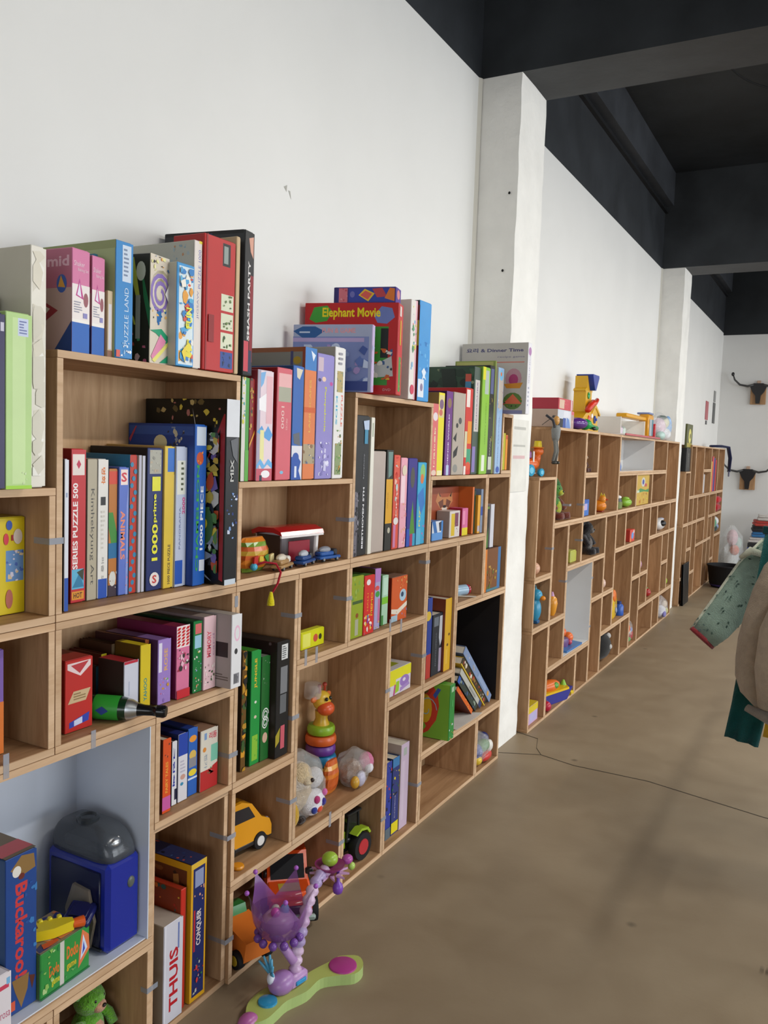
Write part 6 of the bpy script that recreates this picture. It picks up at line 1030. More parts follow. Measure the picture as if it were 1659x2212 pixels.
# white toy counter with yellow awning
t = thing('toy_counter', 'white toy shop counter with yellow bar and red base on the middle shelving', 'toy', (.03, 6.12, z6))
part(t, 'back_wall', 'plastic', lambda b: b.box(0,.01,0,1.0,0,.13,'e0dcd2')); part(t, 'base_plate', 'plastic', lambda b: b.cbox(0,.235,0,1.22,0,.012,'eee8e4',.003))
part(t, 'base_edge', 'plastic', lambda b: b.cbox(.2352,.243,0,1.24,0,.014,'c0545c',.002))
part(t, 'end_wall', 'plastic', lambda b: b.box(.0,.20,.0,.012,.012,.13,'e6e2da')); part(t, 'end_wall', 'plastic', lambda b: b.box(.0,.20,.80,.82,.012,.13,'e6e2da'))
part(t, 'door', 'plastic', lambda b: b.prism([(.12,.012),(.24,.012),(.24,.08),(.18,.108),(.12,.08)], .012, .02, '8a6242', 'yz'))
part(t, 'awning', 'plastic', lambda b: b.cbox(.12,.20,.18,.86,.135,.165,'e0a21c',.006)); part(t, 'frame_post', 'plastic', lambda b: b.cbox(.14,.22,.86,1.04,.012,.19,'dc9a20',.01))
part(t, 'panel', 'plastic', lambda b: b.box(.2205,.224,.88,.96,.02,.15,'a8b0b8')); part(t, 'panel', 'plastic', lambda b: b.box(.2205,.224,.96,1.02,.02,.15,'2a7a8c')); part(t, 'red_side', 'plastic', lambda b: b.cbox(.13,.235,1.042,1.075,.012,.12,'c8303c',.004))
for i, c in enumerate(('d8d8c0','c8b8a8','d0c0d0','c0d0c8')): part(t, 'jar', 'plastic', lambda b: b.lathe((.06,.34+.1*i,.012), [(.03,0),(.032,.05),(.02,.07)], c, 12))
part(t, 'roof_cap', 'plastic', lambda b: b.cbox(.12,.22,.87,1.03,.19,.205,'7a88b8',.005))
soft_bag('toy_bag','milky plastic bag of pastel toys at the far end of the middle shelving','toy bag',(.14,7.95,z6+.002),.50,.25,.20,12,[
 ('pink_toy',0,(.02,-.1,.12),(.06,.12,.08),'dcc0cc','plastic'),('white_toy',0,(.03,.1,.06),(.06,.14,.06),'e6e8ea','plastic'),('blue_toy',0,(.04,.2,.13),(.04,.06,.10),'8ab0dc','plastic'),('cream_toy',0,(.04,.05,.16),(.04,.10,.05),'e0dcb8','plastic'),('dark_trim',0,(.03,-.02,.205),(.04,.12,.02),'5a6a64','plastic'),('mint_toy',0,(.05,-.15,.04),(.04,.08,.04),'b8d4cc','plastic')],'eef0f2')

# ------------------------------------------------------------------ middle shelving, inside the units
zr = lambda j: j*.274+T+.0012
plush('green and brown soft toy with a pointed green cap in the large unit', (.155, 4.86, zr(4)), -5, .95, '4a8a34', 'b8c03a', 'round', hat='2f6a34', limb='7a3a2c')
B('toy_box','small blue picture box in the middle shelving','box',None,(.235,5.215,zr(4)),(.15,.10,.03),'carton','3a72c4 2a56a0',[('S','r',.25,.35,.75,.75,'b8a8d8'),('S','r',0,.8,1,1,'2a5ab0')])
plush('small orange striped soft toy sitting in the top row of the middle shelving', (.185, 5.335, zr(5)), 0, .56, 'd0743c', 'd8b894', 'round', limb='5a2a1c')
t = thing('toy_hen', 'little orange toy hen with yellow comb in the middle shelving', 'toy', (.19, 5.76, zr(4)), (0,0,R(0)))
part(t, 'body', 'plastic', lambda b: b.ball((0,0,.04),(.06,.045,.04),'e0841c',14,9), True); part(t, 'head', 'plastic', lambda b: b.ball((.03,0,.085),(.026,.024,.028),'e0902c',12,8), True)
part(t, 'comb', 'plastic', lambda b: b.prism([(.01,.10),(.02,.13),(.03,.11),(.04,.125),(.05,.10)], -.004, .004, 'd8c83a', 'xz')); part(t, 'beak', 'plastic', lambda b: b.lathe((.054,0,.085), [(.008,0),(.001,.018)], 'b83c1c', 8, 'x')); part(t, 'foot', 'plastic', lambda b: b.cbox(-.03,.04,-.03,.03,0,.008,'8a2c1c',.002))
t = thing('toy_figure', 'slim blue toy figure standing in the white-lined wide unit', 'toy', (.20, 6.20, zr(5)+.003))
part(t, 'body', 'plastic', lambda b: b.lathe((0,0,0), [(.03,0),(.032,.03),(.024,.07),(.016,.085)], '1f6ac0', 14)); part(t, 'head', 'plastic', lambda b: b.ball((0,0,.108),(.022,.024,.024),'1f6cc8',12,8), True); part(t, 'face', 'plastic', lambda b: b.ball((.014,-.012,.07),(.014,.014,.02),'e0bc9c',10,7), True)
t = thing('toy_frog', 'lime green round toy beside a black and white ball', 'toy', (.205, 6.50, zr(4)))
part(t, 'body', 'plastic', lambda b: b.ball((0,0,.035),(.05,.075,.035),'8abc3c',14,9), True); part(t, 'back_pad', 'plastic', lambda b: b.ball((0,.01,.062),(.03,.045,.015),'9ccc54',12,7), True)
t = thing('toy_cup', 'small toy with white lid and black band beside the lime green toy', 'toy', (.20, 6.26, zr(4)))
part(t, 'cup', 'plastic', lambda b: b.lathe((0,0,0), [(.04,0),(.042,.05)], '6a7a2c', 14)); part(t, 'band', 'plastic', lambda b: b.lathe((0,0,.05), [(.038,0),(.036,.02)], '1a1a1c', 14)); part(t, 'lid', 'plastic', lambda b: b.ball((0,0,.082),(.034,.034,.016),'e8e6e2',12,7), True)
B('game_box','yellow game box with a round blue picture filling its unit','box',None,(.24,6.72,zr(4)),(.46,.238,.10),'carton','c8a43c a8883a',[('S','c',.5,.76,.16,.16,'c8c4b8'),('S','c',.5,.76,.08,.09,'3a4a9a'),('S','p',[(.02,.48),(.3,.56),(.7,.48),(.98,.52),(.98,.40),(.6,.44),(.1,.42)],'3a8a4a'),('S','r',.62,.6,.8,.7,'b8443c'),('S','a',.05,.05,.95,.4,['d8bc1c','c8861c','e0c83a','b86a24'],18,3),('S','r',.0,.42,.2,.5,'c8d4b8')])
t = thing('toy_parrot', 'turquoise toy parrot with orange beak in the middle shelving', 'toy', (.205, 4.455, zr(2)), (0,0,R(0)))
part(t, 'body', 'plastic', lambda b: b.ball((0,0,.075),(.04,.042,.07),'2f8cb0',14,9), True); part(t, 'head', 'plastic', lambda b: b.ball((.01,0,.155),(.034,.034,.034),'3a9ac0',12,8), True); part(t, 'beak', 'plastic', lambda b: b.ball((.044,0,.142),(.020,.018,.014),'e0861c',10,7), True); part(t, 'tail', 'plastic', lambda b: b.cbox(-.04,.03,-.02,.02,0,.02,'1f5a8c',.004)); part(t, 'crest', 'plastic', lambda b: b.lathe((0,0,.182), [(.016,0),(.004,.03)], '3a7a8c', 8))
t = thing('toy_banana', 'orange yellow plastic toy standing right of the toy parrot', 'toy', (.218, 4.735, zr(2)), (0,0,0))
part(t, 'body', 'plastic', lambda b: b.lathe((0,0,0), [(.016,0),(.026,.02),(.034,.07),(.028,.10),(.010,.115)], 'e0982c', 12)); part(t, 'cap', 'plastic', lambda b: b.lathe((0,0,.112), [(.014,0),(.006,.025)], 'c89ac0', 10))
b = MB(); b.cbox(.16,.235,5.02,5.14,zr(3),zr(3)+.07,'b8bc54',.006); t = thing('sticky_block', 'pale yellow green cube at the bottom of a small unit', 'toy', (0,0,0)); b.build('cube', 'plastic', t); part(t, 'cube_top', 'plastic', lambda b: b.cbox(.165,.23,5.025,5.135,zr(3)+.07,zr(3)+.074,'c8cc6a',.001))
plush('black and grey soft toy with long limbs in the wide unit', (.155, 5.60, zr(3)), 0, .95, '1c1a1c', '6a6460', 'round', limb='232024')
def fruit_tray():
    t = thing('toy_tray', 'blue toy tray with orange fruit and green leaves in the white-lined niche', 'toy', (.155, 5.10, .274+T+.0042), (0,0,0))
    part(t, 'tray', 'plastic', lambda b: b.prism([(-.10,-.08),(.09,-.10),(.10,.20),(-.02,.24),(-.10,.18)], 0, .012, '3a74b4'))
    part(t, 'purple_cup', 'plastic', lambda b: b.lathe((.01,.02,.012), [(.05,0),(.055,.03),(.05,.05)], '6a4a80', 16))
    for p, r, c, n in (((.02,.01,.10),.030,'e0642c','fruit'),((.03,.12,.05),.034,'e06a28','fruit'),((-.01,.05,.085),.024,'2f8a3c','leaf'),((.0,.09,.075),.020,'2f7a34','leaf'),((.05,.08,.03),.02,'b83c54','berry'),((.0,-.02,.12),.022,'3a8a44','leaf')): part(t, n, 'plastic', lambda b: b.ball(p, r, c, 12, 8), True)
fruit_tray()
def pile():
    g_ = 'toys heaped in the bottom of the middle shelving'
    t = thing('toy_boat', 'blue and yellow toy boat in the bottom row of the middle shelving', 'toy', (.19, 4.89, zr(0)), (0,0,R(75)), g_)
    part(t, 'hull', 'plastic', lambda b: b.prism([(-.15,.06),(-.11,0),(.11,0),(.17,.07)], -.05, .05, '2f348c', 'xz')); part(t, 'deck', 'plastic', lambda b: b.prism([(-.15,-.052),(.12,-.055),(.165,0),(.12,.055),(-.15,.052)], .062, .075, 'e0b81c')); part(t, 'cabin', 'plastic', lambda b: b.ball((-.02,0,.095),(.10,.045,.035),'e0702c',14,8), True); part(t, 'window', 'plastic', lambda b: b.ball((-.0,-.03,.10),(.03,.02,.02),'5aa03c',10,7), True); part(t, 'bow', 'plastic', lambda b: b.lathe((.14,0,.075), [(.02,0),(.006,.03)], '8ac03c', 10))
    t = thing('toy_ball', 'small red toy ball at the left of the toy boat', 'ball', (.235, 4.67, zr(0)), group=g_); part(t, 'ball', 'plastic', lambda b: b.ball((0,0,.03),.03,'b81c3a',14,9), True); part(t, 'valve', 'plastic', lambda b: b.ball((0,0,.059),.006,'7a1428',8,5), True)
    t = thing('toy_star', 'yellow and green toy piece right of the toy boat', 'toy', (.225, 5.10, zr(0)), group=g_); part(t, 'star', 'plastic', lambda b: b.prism([((.05 if i%2 else .022)*math.cos(i*math.pi/5), (.05 if i%2 else .022)*math.sin(i*math.pi/5)) for i in range(10)], 0, .02, 'e0c02c')); part(t, 'knob', 'plastic', lambda b: b.ball((0,-.01,.03),.018,'7ab83c',10,7), True)
pile()
B('toy_box','yellow topped box with pink side at the foot of the middle shelving','box',None,(.235,4.325,zr(0)),(.19,.10,.15),'carton','c8a8cc b82c34 d0b82c',[('S','r',0,.62,1,1,'d8c02c'),('S','r',.3,.1,.9,.55,'b8b4dc'),('S','r',0,0,.06,1,'b82030'),('T','a',.1,.1,.9,.9,['e0c83a','b8a02c'],8,2)])
B('toy_box','little red and blue picture box in the middle shelving','box',None,(.235,6.60,zr(3)),(.16,.09,.05),'carton','d84a3c b83a30',[('S','c',.55,.5,.25,.3,'6a9ad8'),('S','p',[(0,0),(.3,0),(.1,.6)],'e88a4a'),('S','c',.8,.8,.15,.15,'e0c8c0')])
t = thing('toy_penguin', 'white toy with a black cap in the row above the bottom of the middle shelving', 'toy', (.195, 7.90, zr(3))); t['label'] = 'white toy helmet with black visor in the fourth row of the middle shelving'
part(t, 'shell', 'plastic', lambda b: b.ball((0,0,.055),(.06,.11,.055),'d8d6d4',16,10), True); part(t, 'visor', 'gloss', lambda b: b.ball((.035,-.02,.065),(.04,.06,.03),'16181c',14,8), True); part(t, 'peak', 'plastic', lambda b: b.ball((.01,.06,.10),(.03,.04,.012),'b8bcd0',12,7), True)
t = thing('toy_shield', 'tall yellow and orange round toy shield in the middle shelving', 'toy', (.215, 6.28, zr(1)), (0,R(-6),R(0)))
part(t, 'disc', 'gloss', lambda b: b.lathe((0,0,.115), [(.0,-.012),(.10,-.012),(.115,0),(.10,.012),(.0,.016)], 'e0b81c', 28, 'x')); part(t, 'boss', 'plastic', lambda b: b.ball((.014,.02,.17),(.012,.05,.045),'e0701c',12,8), True); part(t, 'emblem', 'plastic', lambda b: b.ball((.016,.04,.06),(.008,.022,.022),'8a94b0',10,7), True)
t = thing('toy_bottle', 'blue toy bottle next to the yellow toy shield', 'toy', (.21, 6.47, zr(1))); part(t, 'body', 'plastic', lambda b: b.lathe((0,0,0), [(.035,0),(.038,.01),(.036,.07),(.025,.085)], '2a5ab4', 14)); part(t, 'cap', 'plastic', lambda b: b.lathe((0,0,.085), [(.018,0),(.018,.02)], '1c3c80', 12))
t = thing('toy_ball', 'black and white patterned ball filling a bottom unit of the middle shelving', 'ball', (.15, 6.08, zr(0))); part(t, 'ball', 'fabric', lambda b: b.ball((0,0,.108),.108,'2a2a2a',20,14), True)
for k in range(7):
    a = k*.9; part(t, 'patch', 'fabric', lambda b: b.ball((.09*math.cos(a)*.9+.012, .085*math.sin(a*1.7)*.9, .11+.07*math.sin(a*2.3)), (.024,.026,.022), 'c8c6c2', 10, 7), True)
soft_bag('toy_bag','orange and red bag of small toys at the foot of the middle shelving','toy bag',(.175,6.79,zr(0)),.20,.21,.15,21,[('orange_toy',0,(.03,-.04,.12),(.04,.06,.05),'d8642c','fabric'),('red_toy',0,(.04,.05,.06),(.035,.05,.05),'b82c34','fabric'),('green_toy',0,(.03,.0,.03),(.04,.08,.025),'6a9a5a','fabric'),('blue_toy',0,(.055,.04,.10),(.016,.03,.02),'6a84c8','fabric'),('white_toy',0,(.05,.0,.09),(.016,.02,.02),'e0dcd8','fabric')])
soft_bag('toy_bag','white bag spilling toys from the last bottom unit of the middle shelving','toy bag',(.21,8.10,zr(0)),.28,.20,.16,23,[('white_toy',0,(.02,-.03,.06),(.05,.09,.055),'e2e2ea','fabric'),('cream_toy',0,(.04,.02,.12),(.03,.05,.035),'e0c8a8','fabric'),('violet_toy',0,(.06,-.06,.04),(.02,.04,.03),'8a84c0','fabric'),('yellow_toy',0,(.06,.03,.06),(.02,.03,.03),'c8c47a','fabric')],'e8e8ec')
def fruit(label, p, r, c, c2, nm='toy_fruit'):
    t = thing(nm, label, 'toy', p); part(t, 'body', 'plastic', lambda b: b.ball((0,0,r),(r,r,r),c,14,9), True); part(t, 'stalk', 'plastic', lambda b: b.lathe((0,0,r*1.8), [(r*.3,0),(r*.1,r*.5)], c2, 8))
fruit('lime green toy apple near the end of the middle shelving', (.20,8.25,zr(1)), .045, '9ac02c', 'd8e0a0')
fruit('small red toy strawberry in the third row of the middle shelving', (.21,7.50,zr(1)), .035, 'a82c2c', '6a8a4a')
fruit('pink toy bauble at the bottom of a tall unit in the middle shelving', (.19,7.08,zr(2)), .05, 'b88aa0', '8a7a74')
fruit('white and pink toy bauble in a tall unit of the middle shelving', (.20,5.90,zr(2)), .04, 'd8b8a8', 'b86a54')
fruit('pale pink toy ball in the first unit of the middle shelving', (.21,4.40,zr(3)), .035, 'd8a88c', 'c08a74')

# ------------------------------------------------------------------ far shelving
z3 = 6*.272+.0006; zq = lambda j: j*.272+T+.0012
B('game_box','black game box standing on the lower first unit of the far shelving','box',None,(.245,8.90,5*.272+.0006),(.26,.235,.16),'carton','121214 1a1a1c',[('S','t','GAME',.5,.5,.6,.02,'b8b8a8',90)])
t = thing('picture_frame', 'olive green picture with a yellow round emblem above the black game box', 'picture', (.235, 8.92, 5*.272+.238))
part(t, 'board', 'carton', lambda b: b.cbox(-.02,0,0,.34,0,.24,'5a5c34',.003)); part(t, 'emblem', 'print', lambda b: b.lathe((0,.18,.12), [(.075,0),(.07,.002),(.06,.003)], 'd8d06a', 22, 'x')); part(t, 'emblem_dot', 'print', lambda b: b.lathe((.003,.18,.12), [(.028,0),(.02,.002)], '4a4a34', 14, 'x')); part(t, 'lower_band', 'print', lambda b: b.box(0,.0012,.02,.32,.01,.05,'a89a3a'))
B('book','white thin book beside the black game box on the far shelving','book',None,(.24,9.19,zq(4)),(.05,.30,.15),'book','c8c4d4 b0aab8')
for i, (y, w, h, c, lab) in enumerate(((10.67,.09,.36,'e0b02c a8842c','tall yellow book near the end of the far shelving'),(10.78,.10,.42,'d8545c a83c44','pink red book near the end of the far shelving'),(10.90,.09,.40,'2a3c90 1f2c60','blue book near the end of the far shelving'),(11.01,.11,.38,'c01c30 8a1c28','crimson book near the end of the far shelving'))):
    B('book', lab, 'book', 'tall books at the end of the far shelving', (.25, y, zq(4)), (w, h, .2), 'book', c)
for i, (y, w, h, c, lab) in enumerate(((10.08,.06,.20,'b8b0b0 8a8480','grey book in the fourth row of the far shelving'),(10.16,.07,.22,'c8c4d0 a09ca8','pale lilac book in the fourth row of the far shelving'),(10.25,.06,.21,'d8d4d0 b0aca8','white book in the fourth row of the far shelving'))):
    B('book', lab, 'book', 'pale books in the far shelving', (.235, y, 4*.272+T+.0012), (w, h, .16), 'book', c)
b = MB(); t = thing('folded_cloth', 'bright red folded cloth in the last unit of the far shelving', 'cloth', (.06, 11.36, zq(3))); part(t, 'fold', 'fabric', lambda b: b.cbox(0,.20,0,.34,0,.10,'b01420',.03)); part(t, 'fold', 'fabric', lambda b: b.cbox(.01,.205,.01,.33,.10,.19,'c01c28',.03))
t = thing('scarf', 'dark blue scarf draped over the end corner of the far shelving', 'scarf', (.19, 11.72, z3)); part(t, 'drape', 'fabric', lambda b: b.tube([(-.08,-.15,.025),(.02,0,.03),(.10,.10,.02),(.125,.14,-.12),(.12,.14,-.30)], [.03,.035,.032,.03,.024], '22284c', 10, .5), True); part(t, 'fringe', 'fabric', lambda b: b.tube([(.12,.14,-.29),(.12,.14,-.36)], [.022,.018], '6a6c84', 8, .5), True)
soft_bag('toy_bag','green and white bag of toys hanging out of the far shelving','toy bag',(.14,11.52,zq(2)+.002),.36,.20,.18,31,[('green_toy',0,(.05,-.06,.12),(.06,.10,.08),'5a9a74','fabric'),('white_toy',0,(.06,.06,.14),(.06,.08,.06),'dcdfe0','fabric'),('dark_toy',0,(.07,0,.05),(.05,.12,.04),'2c3c3a','fabric'),('blue_toy',0,(.09,.08,.07),(.03,.05,.04),'8a98b8','fabric')],'e2e8e4')
soft_bag('toy_bag','pale pink and white bag at the end of the far shelving','toy bag',(.36,12.16,.001),.5,.62,.32,33,[('white_toy',0,(.0,.0,.2),(.11,.16,.18),'d8dcda','fabric'),('pink_toy',0,(.02,-.05,.46),(.07,.12,.11),'dcb4bc','fabric'),('orange_toy',0,(.06,-.10,.30),(.06,.08,.07),'d86a3c','fabric'),('mint_toy',0,(.08,.08,.38),(.05,.09,.08),'b8d0c4','fabric')],'eceeee')
plush('small orange and red soft toy low in the far shelving', (.16, 11.08, zq(1)), 0, .7, 'c8442c', 'e0c8a0', 'round')
t = thing('tub', 'black round rubber tub on the floor at the end of the far shelving', 'tub', (.50, 10.62, 0)); part(t, 'shell', 'rubber', lambda b: b.lathe((0,0,0), [(.16,0),(.19,.05),(.215,.24),(.225,.25),(.225,.262),(.205,.262),(.18,.06)], '17171a', 26)); part(t, 'handle', 'rubber', lambda b: b.tube([(.215,-.05,.24),(.255,-.03,.25),(.255,.03,.25),(.215,.05,.24)], .01, '1a1a1c', 8), True)
for q in (0,): part(t, 'stripe', 'rubber', lambda b: b.lathe((0,0,.02), [(.178,0),(.186,.03)], '3a2c6a', 26, cap=False))
t = thing('sheet_bundle', 'tall black panel leaning against the first unit of the far shelving', 'panel', (.262, 8.93, 0.0005), (0,R(-2),0)); part(t, 'panel', 'carton', lambda b: b.cbox(.012,.03,0,.34,0,.42,'0d0e0f',.003)); part(t, 'panel_edge', 'carton', lambda b: b.cbox(.010,.032,.0,.02,.0,.42,'121316',.002))

# ------------------------------------------------------------------ end wall: two mounted skulls and a bench with a clothes heap
def skull(label, x, z):
    t = thing('mounted_skull', label, 'wall trophy', (x, 12.928, z), group='skulls on the end wall')
    part(t, 'plaque', 'ply_z', lambda b: b.cbox(-.10,.10,-.025,0,-.20,.06,'fff',.004))
    sk = part(t, 'skull', 'plastic', lambda b: b.prism([(-.11,.05),(-.06,.09),(.06,.09),(.11,.05),(.075,-.03),(.035,-.08),(.025,-.19),(-.025,-.19),(-.035,-.08),(-.075,-.03)], -.065, -.026, '1b1b1d', 'xz'))
    for s in (-1, 1):
        part(sk, 'horn', 'plastic', lambda b: b.tube([(s*.06,-.05,.07),(s*.14,-.06,.05),(s*.24,-.07,.07),(s*.31,-.08,.14),(s*.33,-.09,.20)], [.016,.015,.014,.012,.009], '3c3b3a', 8), True)
        part(sk, 'horn_tip', 'plastic', lambda b: b.ball((s*.335,-.092,.215),(.022,.02,.028),'161618',10,7), True)
    part(t, 'wall_hook', 'plastic', lambda b: b.cbox(-.025,.025,-.02,0,.06,.13,'b89a84',.004))
skull('black mounted animal skull with horns, the upper one on the end wall', .505, 2.47)
skull('black mounted animal skull with horns, the lower one on the end wall', .44, 1.28)
t = thing('bench', 'low blue bench standing before the end wall', 'bench', (.56, 12.2, 0)); part(t, 'seat', 'carton', lambda b: b.cbox(0,.9,0,.5,.34,.40,'26282c',.006)); part(t, 'front_panel', 'carton', lambda b: b.cbox(.0,.9,-.004,.0,.04,.34,'1f3c8c',.002))
for x in (.02,.83):
    for y in (.02,.43): part(t, 'leg', 'metal', lambda b: b.box(x,x+.05,y,y+.05,0,.34,'444'))
rgc = random.Random(5)
for i, (x, z_, c, lab) in enumerate(((.66,.401,'d8d4d0','white folded garment at the left of the bench heap'),(.70,.476,'3a78b0','sky blue folded garment in the bench heap'),(.70,.551,'2a2a2e','black folded garment in the bench heap'),(.73,.626,'b8443c','red brown folded garment in the bench heap'),(.76,.701,'d0ccc8','pale grey folded garment on top of the bench heap'),(1.15,.401,'4a4a8a','violet folded garment at the back of the bench heap'))):
    t = thing('folded_garment', lab, 'garment', (x, 12.24, z_), (0,0,R(rgc.uniform(-12,12))), 'folded garments on the bench')
    part(t, 'fold', 'fabric', lambda b: b.cbox(-.10,.20,0,.34,0,.038,c,.014)); part(t, 'fold', 'fabric', lambda b: b.cbox(-.09,.19,.01,.33,.038,.074,c,.014))

# ------------------------------------------------------------------ clothes rail at the right edge
t = thing('clothes_rail', 'black metal clothes rail carrying the garments at the right edge', 'clothes rail', (1.80, 2.66, 0))
part(t, 'rail', 'metal', lambda b: b.tube([(0,0,1.42),(0,1.7,1.42)], .014, '333', 12), True)
for y in (0, 1.7):
    part(t, 'upright', 'metal', lambda b: b.tube([(0,y,.03),(0,y,1.42)], .014, '333', 12), True)
    f = part(t, 'foot', 'metal', lambda b: b.cbox(-.23,.23,y-.016,y+.016,.03,.055,'3a3a3c',.004))
    for s in (-1, 1): part(f, 'castor', 'rubber', lambda b: b.lathe((s*.22,y-.008,.0152), [(.012,0),(.015,.003),(.015,.013),(.012,.016)], '2a2a2c', 14, 'y'))
part(t, 'label_tag', 'print', lambda b: b.box(-.232,-.2305,-.012,.012,.06,.085,'c8b83a'))
def cloth_sheet(b, rows, n=14, seed=1, amp=.010, col='fff', thick=.004, spots=None):
    """rows = [(left point, right point)] from top to bottom, a folded hanging sheet with two skins"""
    rg = random.Random(seed); ph = rg.uniform(0, 6); G = []
    for side in (0, 1):
        g_ = []
        for k, (a, c) in enumerate(rows):
            a = Vector(a); c = Vector(c); r = []
            for i in range(n+1):
                u = i/n; p = a.lerp(c, u); v = k/max(1, len(rows)-1)
                p.y += amp*(.3+.9*v)*math.sin(u*13+ph+v*1.5) + amp*.5*math.sin(u*29+v*4+ph*2) + (thick if side else -thick)*(1 if 0 < i < n else .2)
                r.append(b.P(p))
            g_.append(r)
        G.append(g_)
    for side, g_ in enumerate(G):
        for k in range(len(rows)-1):
            for i in range(n):
                q = [g_[k][i], g_[k][i+1], g_[k+1][i+1], g_[k+1][i]]
                b.f.append(q if side else q[::-1]); b.c.append(lin(col))
    for i in range(n):
        for k in (0, len(rows)-1):
            b.f.append([G[0][k][i], G[0][k][i+1], G[1][k][i+1], G[1][k][i]]); b.c.append(lin(col))
    for k in range(len(rows)-1):
        for i in (0, n):
            b.f.append([G[0][k][i], G[0][k+1][i], G[1][k+1][i], G[1][k][i]]); b.c.append(lin(col))
def hanger(t, y, x0=-.2, x1=.2, z=1.33):
    part(t, 'hanger', 'metal', lambda b: b.tube([(1.80+x0,y,z-.08),(1.80,y,z),(1.80+x1,y,z-.08)], .005, '666', 8), True)
    part(t, 'hook', 'metal', lambda b: b.tube([(1.80,y,z),(1.80,y,z+.05),(1.815,y,z+.085),(1.80,y,z+.108),(1.785,y,z+.095)], .003, '777', 8), True)
# sage green floral gown
t = thing('gown', 'sage green gown with tiny leaf print and red cuff, sleeve hanging to the left', 'garment', (0,0,0))
hanger(t, 3.52)
part(t, 'bodice', 'fabric', lambda b: cloth_sheet(b, [((1.50,3.52,1.255),(1.98,3.52,1.255)),((1.43,3.52,1.19),(2.02,3.52,1.19)),((1.43,3.53,1.0),(2.02,3.53,1.0)),((1.42,3.54,.75),(2.04,3.54,.75)),((1.41,3.55,.52),(2.06,3.55,.52))], 16, 3, .012, '6f8a7c'), True)
AX = [(1.52,3.50,1.225),(1.45,3.48,1.165),(1.385,3.45,1.07),(1.325,3.42,.965),(1.262,3.39,.868),(1.228,3.375,.826)]
d_ = (Vector(AX[-1])-Vector(AX[1])).normalized(); EDGE = d_.cross(d_.cross(Vector((0,0,1))).normalized())
if EDGE.x > 0: EDGE = -EDGE
sl = part(t, 'sleeve', 'fabric', lambda b: b.tube(AX, [.018,.026,.030,.029,.026,.022], '8fa698', 18, 2.5), True)
part(sl, 'cuff', 'fabric', lambda b: b.tube([(1.229,3.3755,.828),(1.220,3.371,.816)], [.0235,.023], '8c2f34', 18, 2.5), True)
part(sl, 'piping', 'fabric', lambda b: b.tube([tuple(Vector(p)+EDGE*r_) for p, r_ in zip(AX[1:], (.065,.075,.0725,.065,.055))], .005, 'c8ccb8', 8), True)
part(t, 'collar', 'fabric', lambda b: b.tube([(1.335,3.40,1.135),(1.37,3.40,1.165),(1.42,3.42,1.15),(1.46,3.45,1.19),(1.52,3.48,1.25)], [.012,.026,.020,.024,.026], 'c4c8b4', 10, .6), True)
part(t, 'bow', 'fabric', lambda b: b.tube([(1.44,3.40,1.21),(1.47,3.39,1.235),(1.51,3.40,1.225),(1.55,3.41,1.245)], [.014,.03,.016,.03], '8fb0a0', 10, .7), True)
rg = random.Random(9); ax = [Vector(p) for p in AX[1:]]; rd = [.026,.030,.029,.026,.022]
def leafprint(b):
    for i in range(150):
        k = rg.uniform(0, 3.95); j = int(k); f = k-j; p = ax[j].lerp(ax[j+1], f); d = (ax[-1]-ax[0]).normalized(); r1 = rd[j]*(1-f)+rd[j+1]*f+.001
        a1 = d.cross(Vector((0,0,1))).normalized(); a2 = d.cross(a1); th = rg.uniform(0, 2*math.pi); r2 = r1*2.5
        n_ = (a1*math.cos(th)*r2 + a2*math.sin(th)*r1).normalized(); q = p + a1*math.cos(th)*r1 + a2*math.sin(th)*r2
        u = n_.cross(d).normalized(); ang = rg.uniform(0, 6.3); e1 = (d*math.cos(ang)+u*math.sin(ang)); e2 = n_.cross(e1)
        b.poly([tuple(q+n_*.002+e1*.007), tuple(q+n_*.002+e2*.0035), tuple(q+n_*.002-e1*.007), tuple(q+n_*.002-e2*.0035)], rg.choice(['3f564c','5c7468','2f4640']))
o = part(sl, 'leaf_print', 'print', leafprint, False); o['kind'] = 'stuff'
# beige quilted coat
t = thing('coat', 'beige quilted coat with faint grey print hanging at the right edge', 'garment', (0,0,0))
hanger(t, 3.12)
def coat(b):
    n = 44; rings = []; rg = random.Random(3); ph = [rg.uniform(0, 6.3) for _ in range(6)]
    for (z, x0, x1, d) in ((1.26,1.66,1.96,.03),(1.235,1.56,2.04,.06),(1.20,1.49,2.08,.075),(1.14,1.44,2.12,.085),(1.06,1.408,2.15,.09),(.98,1.388,2.17,.095),(.90,1.372,2.18,.098),(.83,1.368,2.18,.10),(.77,1.372,2.18,.10),(.715,1.39,2.18,.098),(.675,1.425,2.17,.09),(.655,1.47,2.14,.075),(.65,1.52,2.10,.05)):
        ring = []
        for i in range(n):
            a = 2*math.pi*i/n; fo = 1+.10*math.sin(7*a+ph[0]+z*3)+.06*math.sin(13*a+ph[1]-z*7)+.04*math.sin(23*a+ph[2]+z*15)
            c_, s_ = math.cos(a), math.sin(a)
            ring.append(b.P(((x0+x1)/2+(x1-x0)/2*math.copysign(abs(c_)**.8, c_), 3.12+d*s_*fo+.012*math.sin(z*31+a*2), z+.012*math.sin(a*3+z*9)+.05*(x0-1.368)*0)))
        rings.append(ring)
    b.loft(rings[::-1], 'ab9c88')
part(t, 'shell', 'fabric', coat, True)
part(t, 'sleeve', 'fabric', lambda b: b.tube([(1.60,3.04,1.17),(1.535,3.0,1.06),(1.50,2.985,.94),(1.49,2.985,.82),(1.50,2.985,.70)], [.05,.07,.074,.070,.060], 'b3a48f', 16, .62), True)
part(t, 'lining', 'fabric', lambda b: b.tube([(1.42,3.06,.668),(1.50,3.04,.645),(1.62,3.03,.63)], [.02,.032,.03], '8e857a', 10, .6), True)
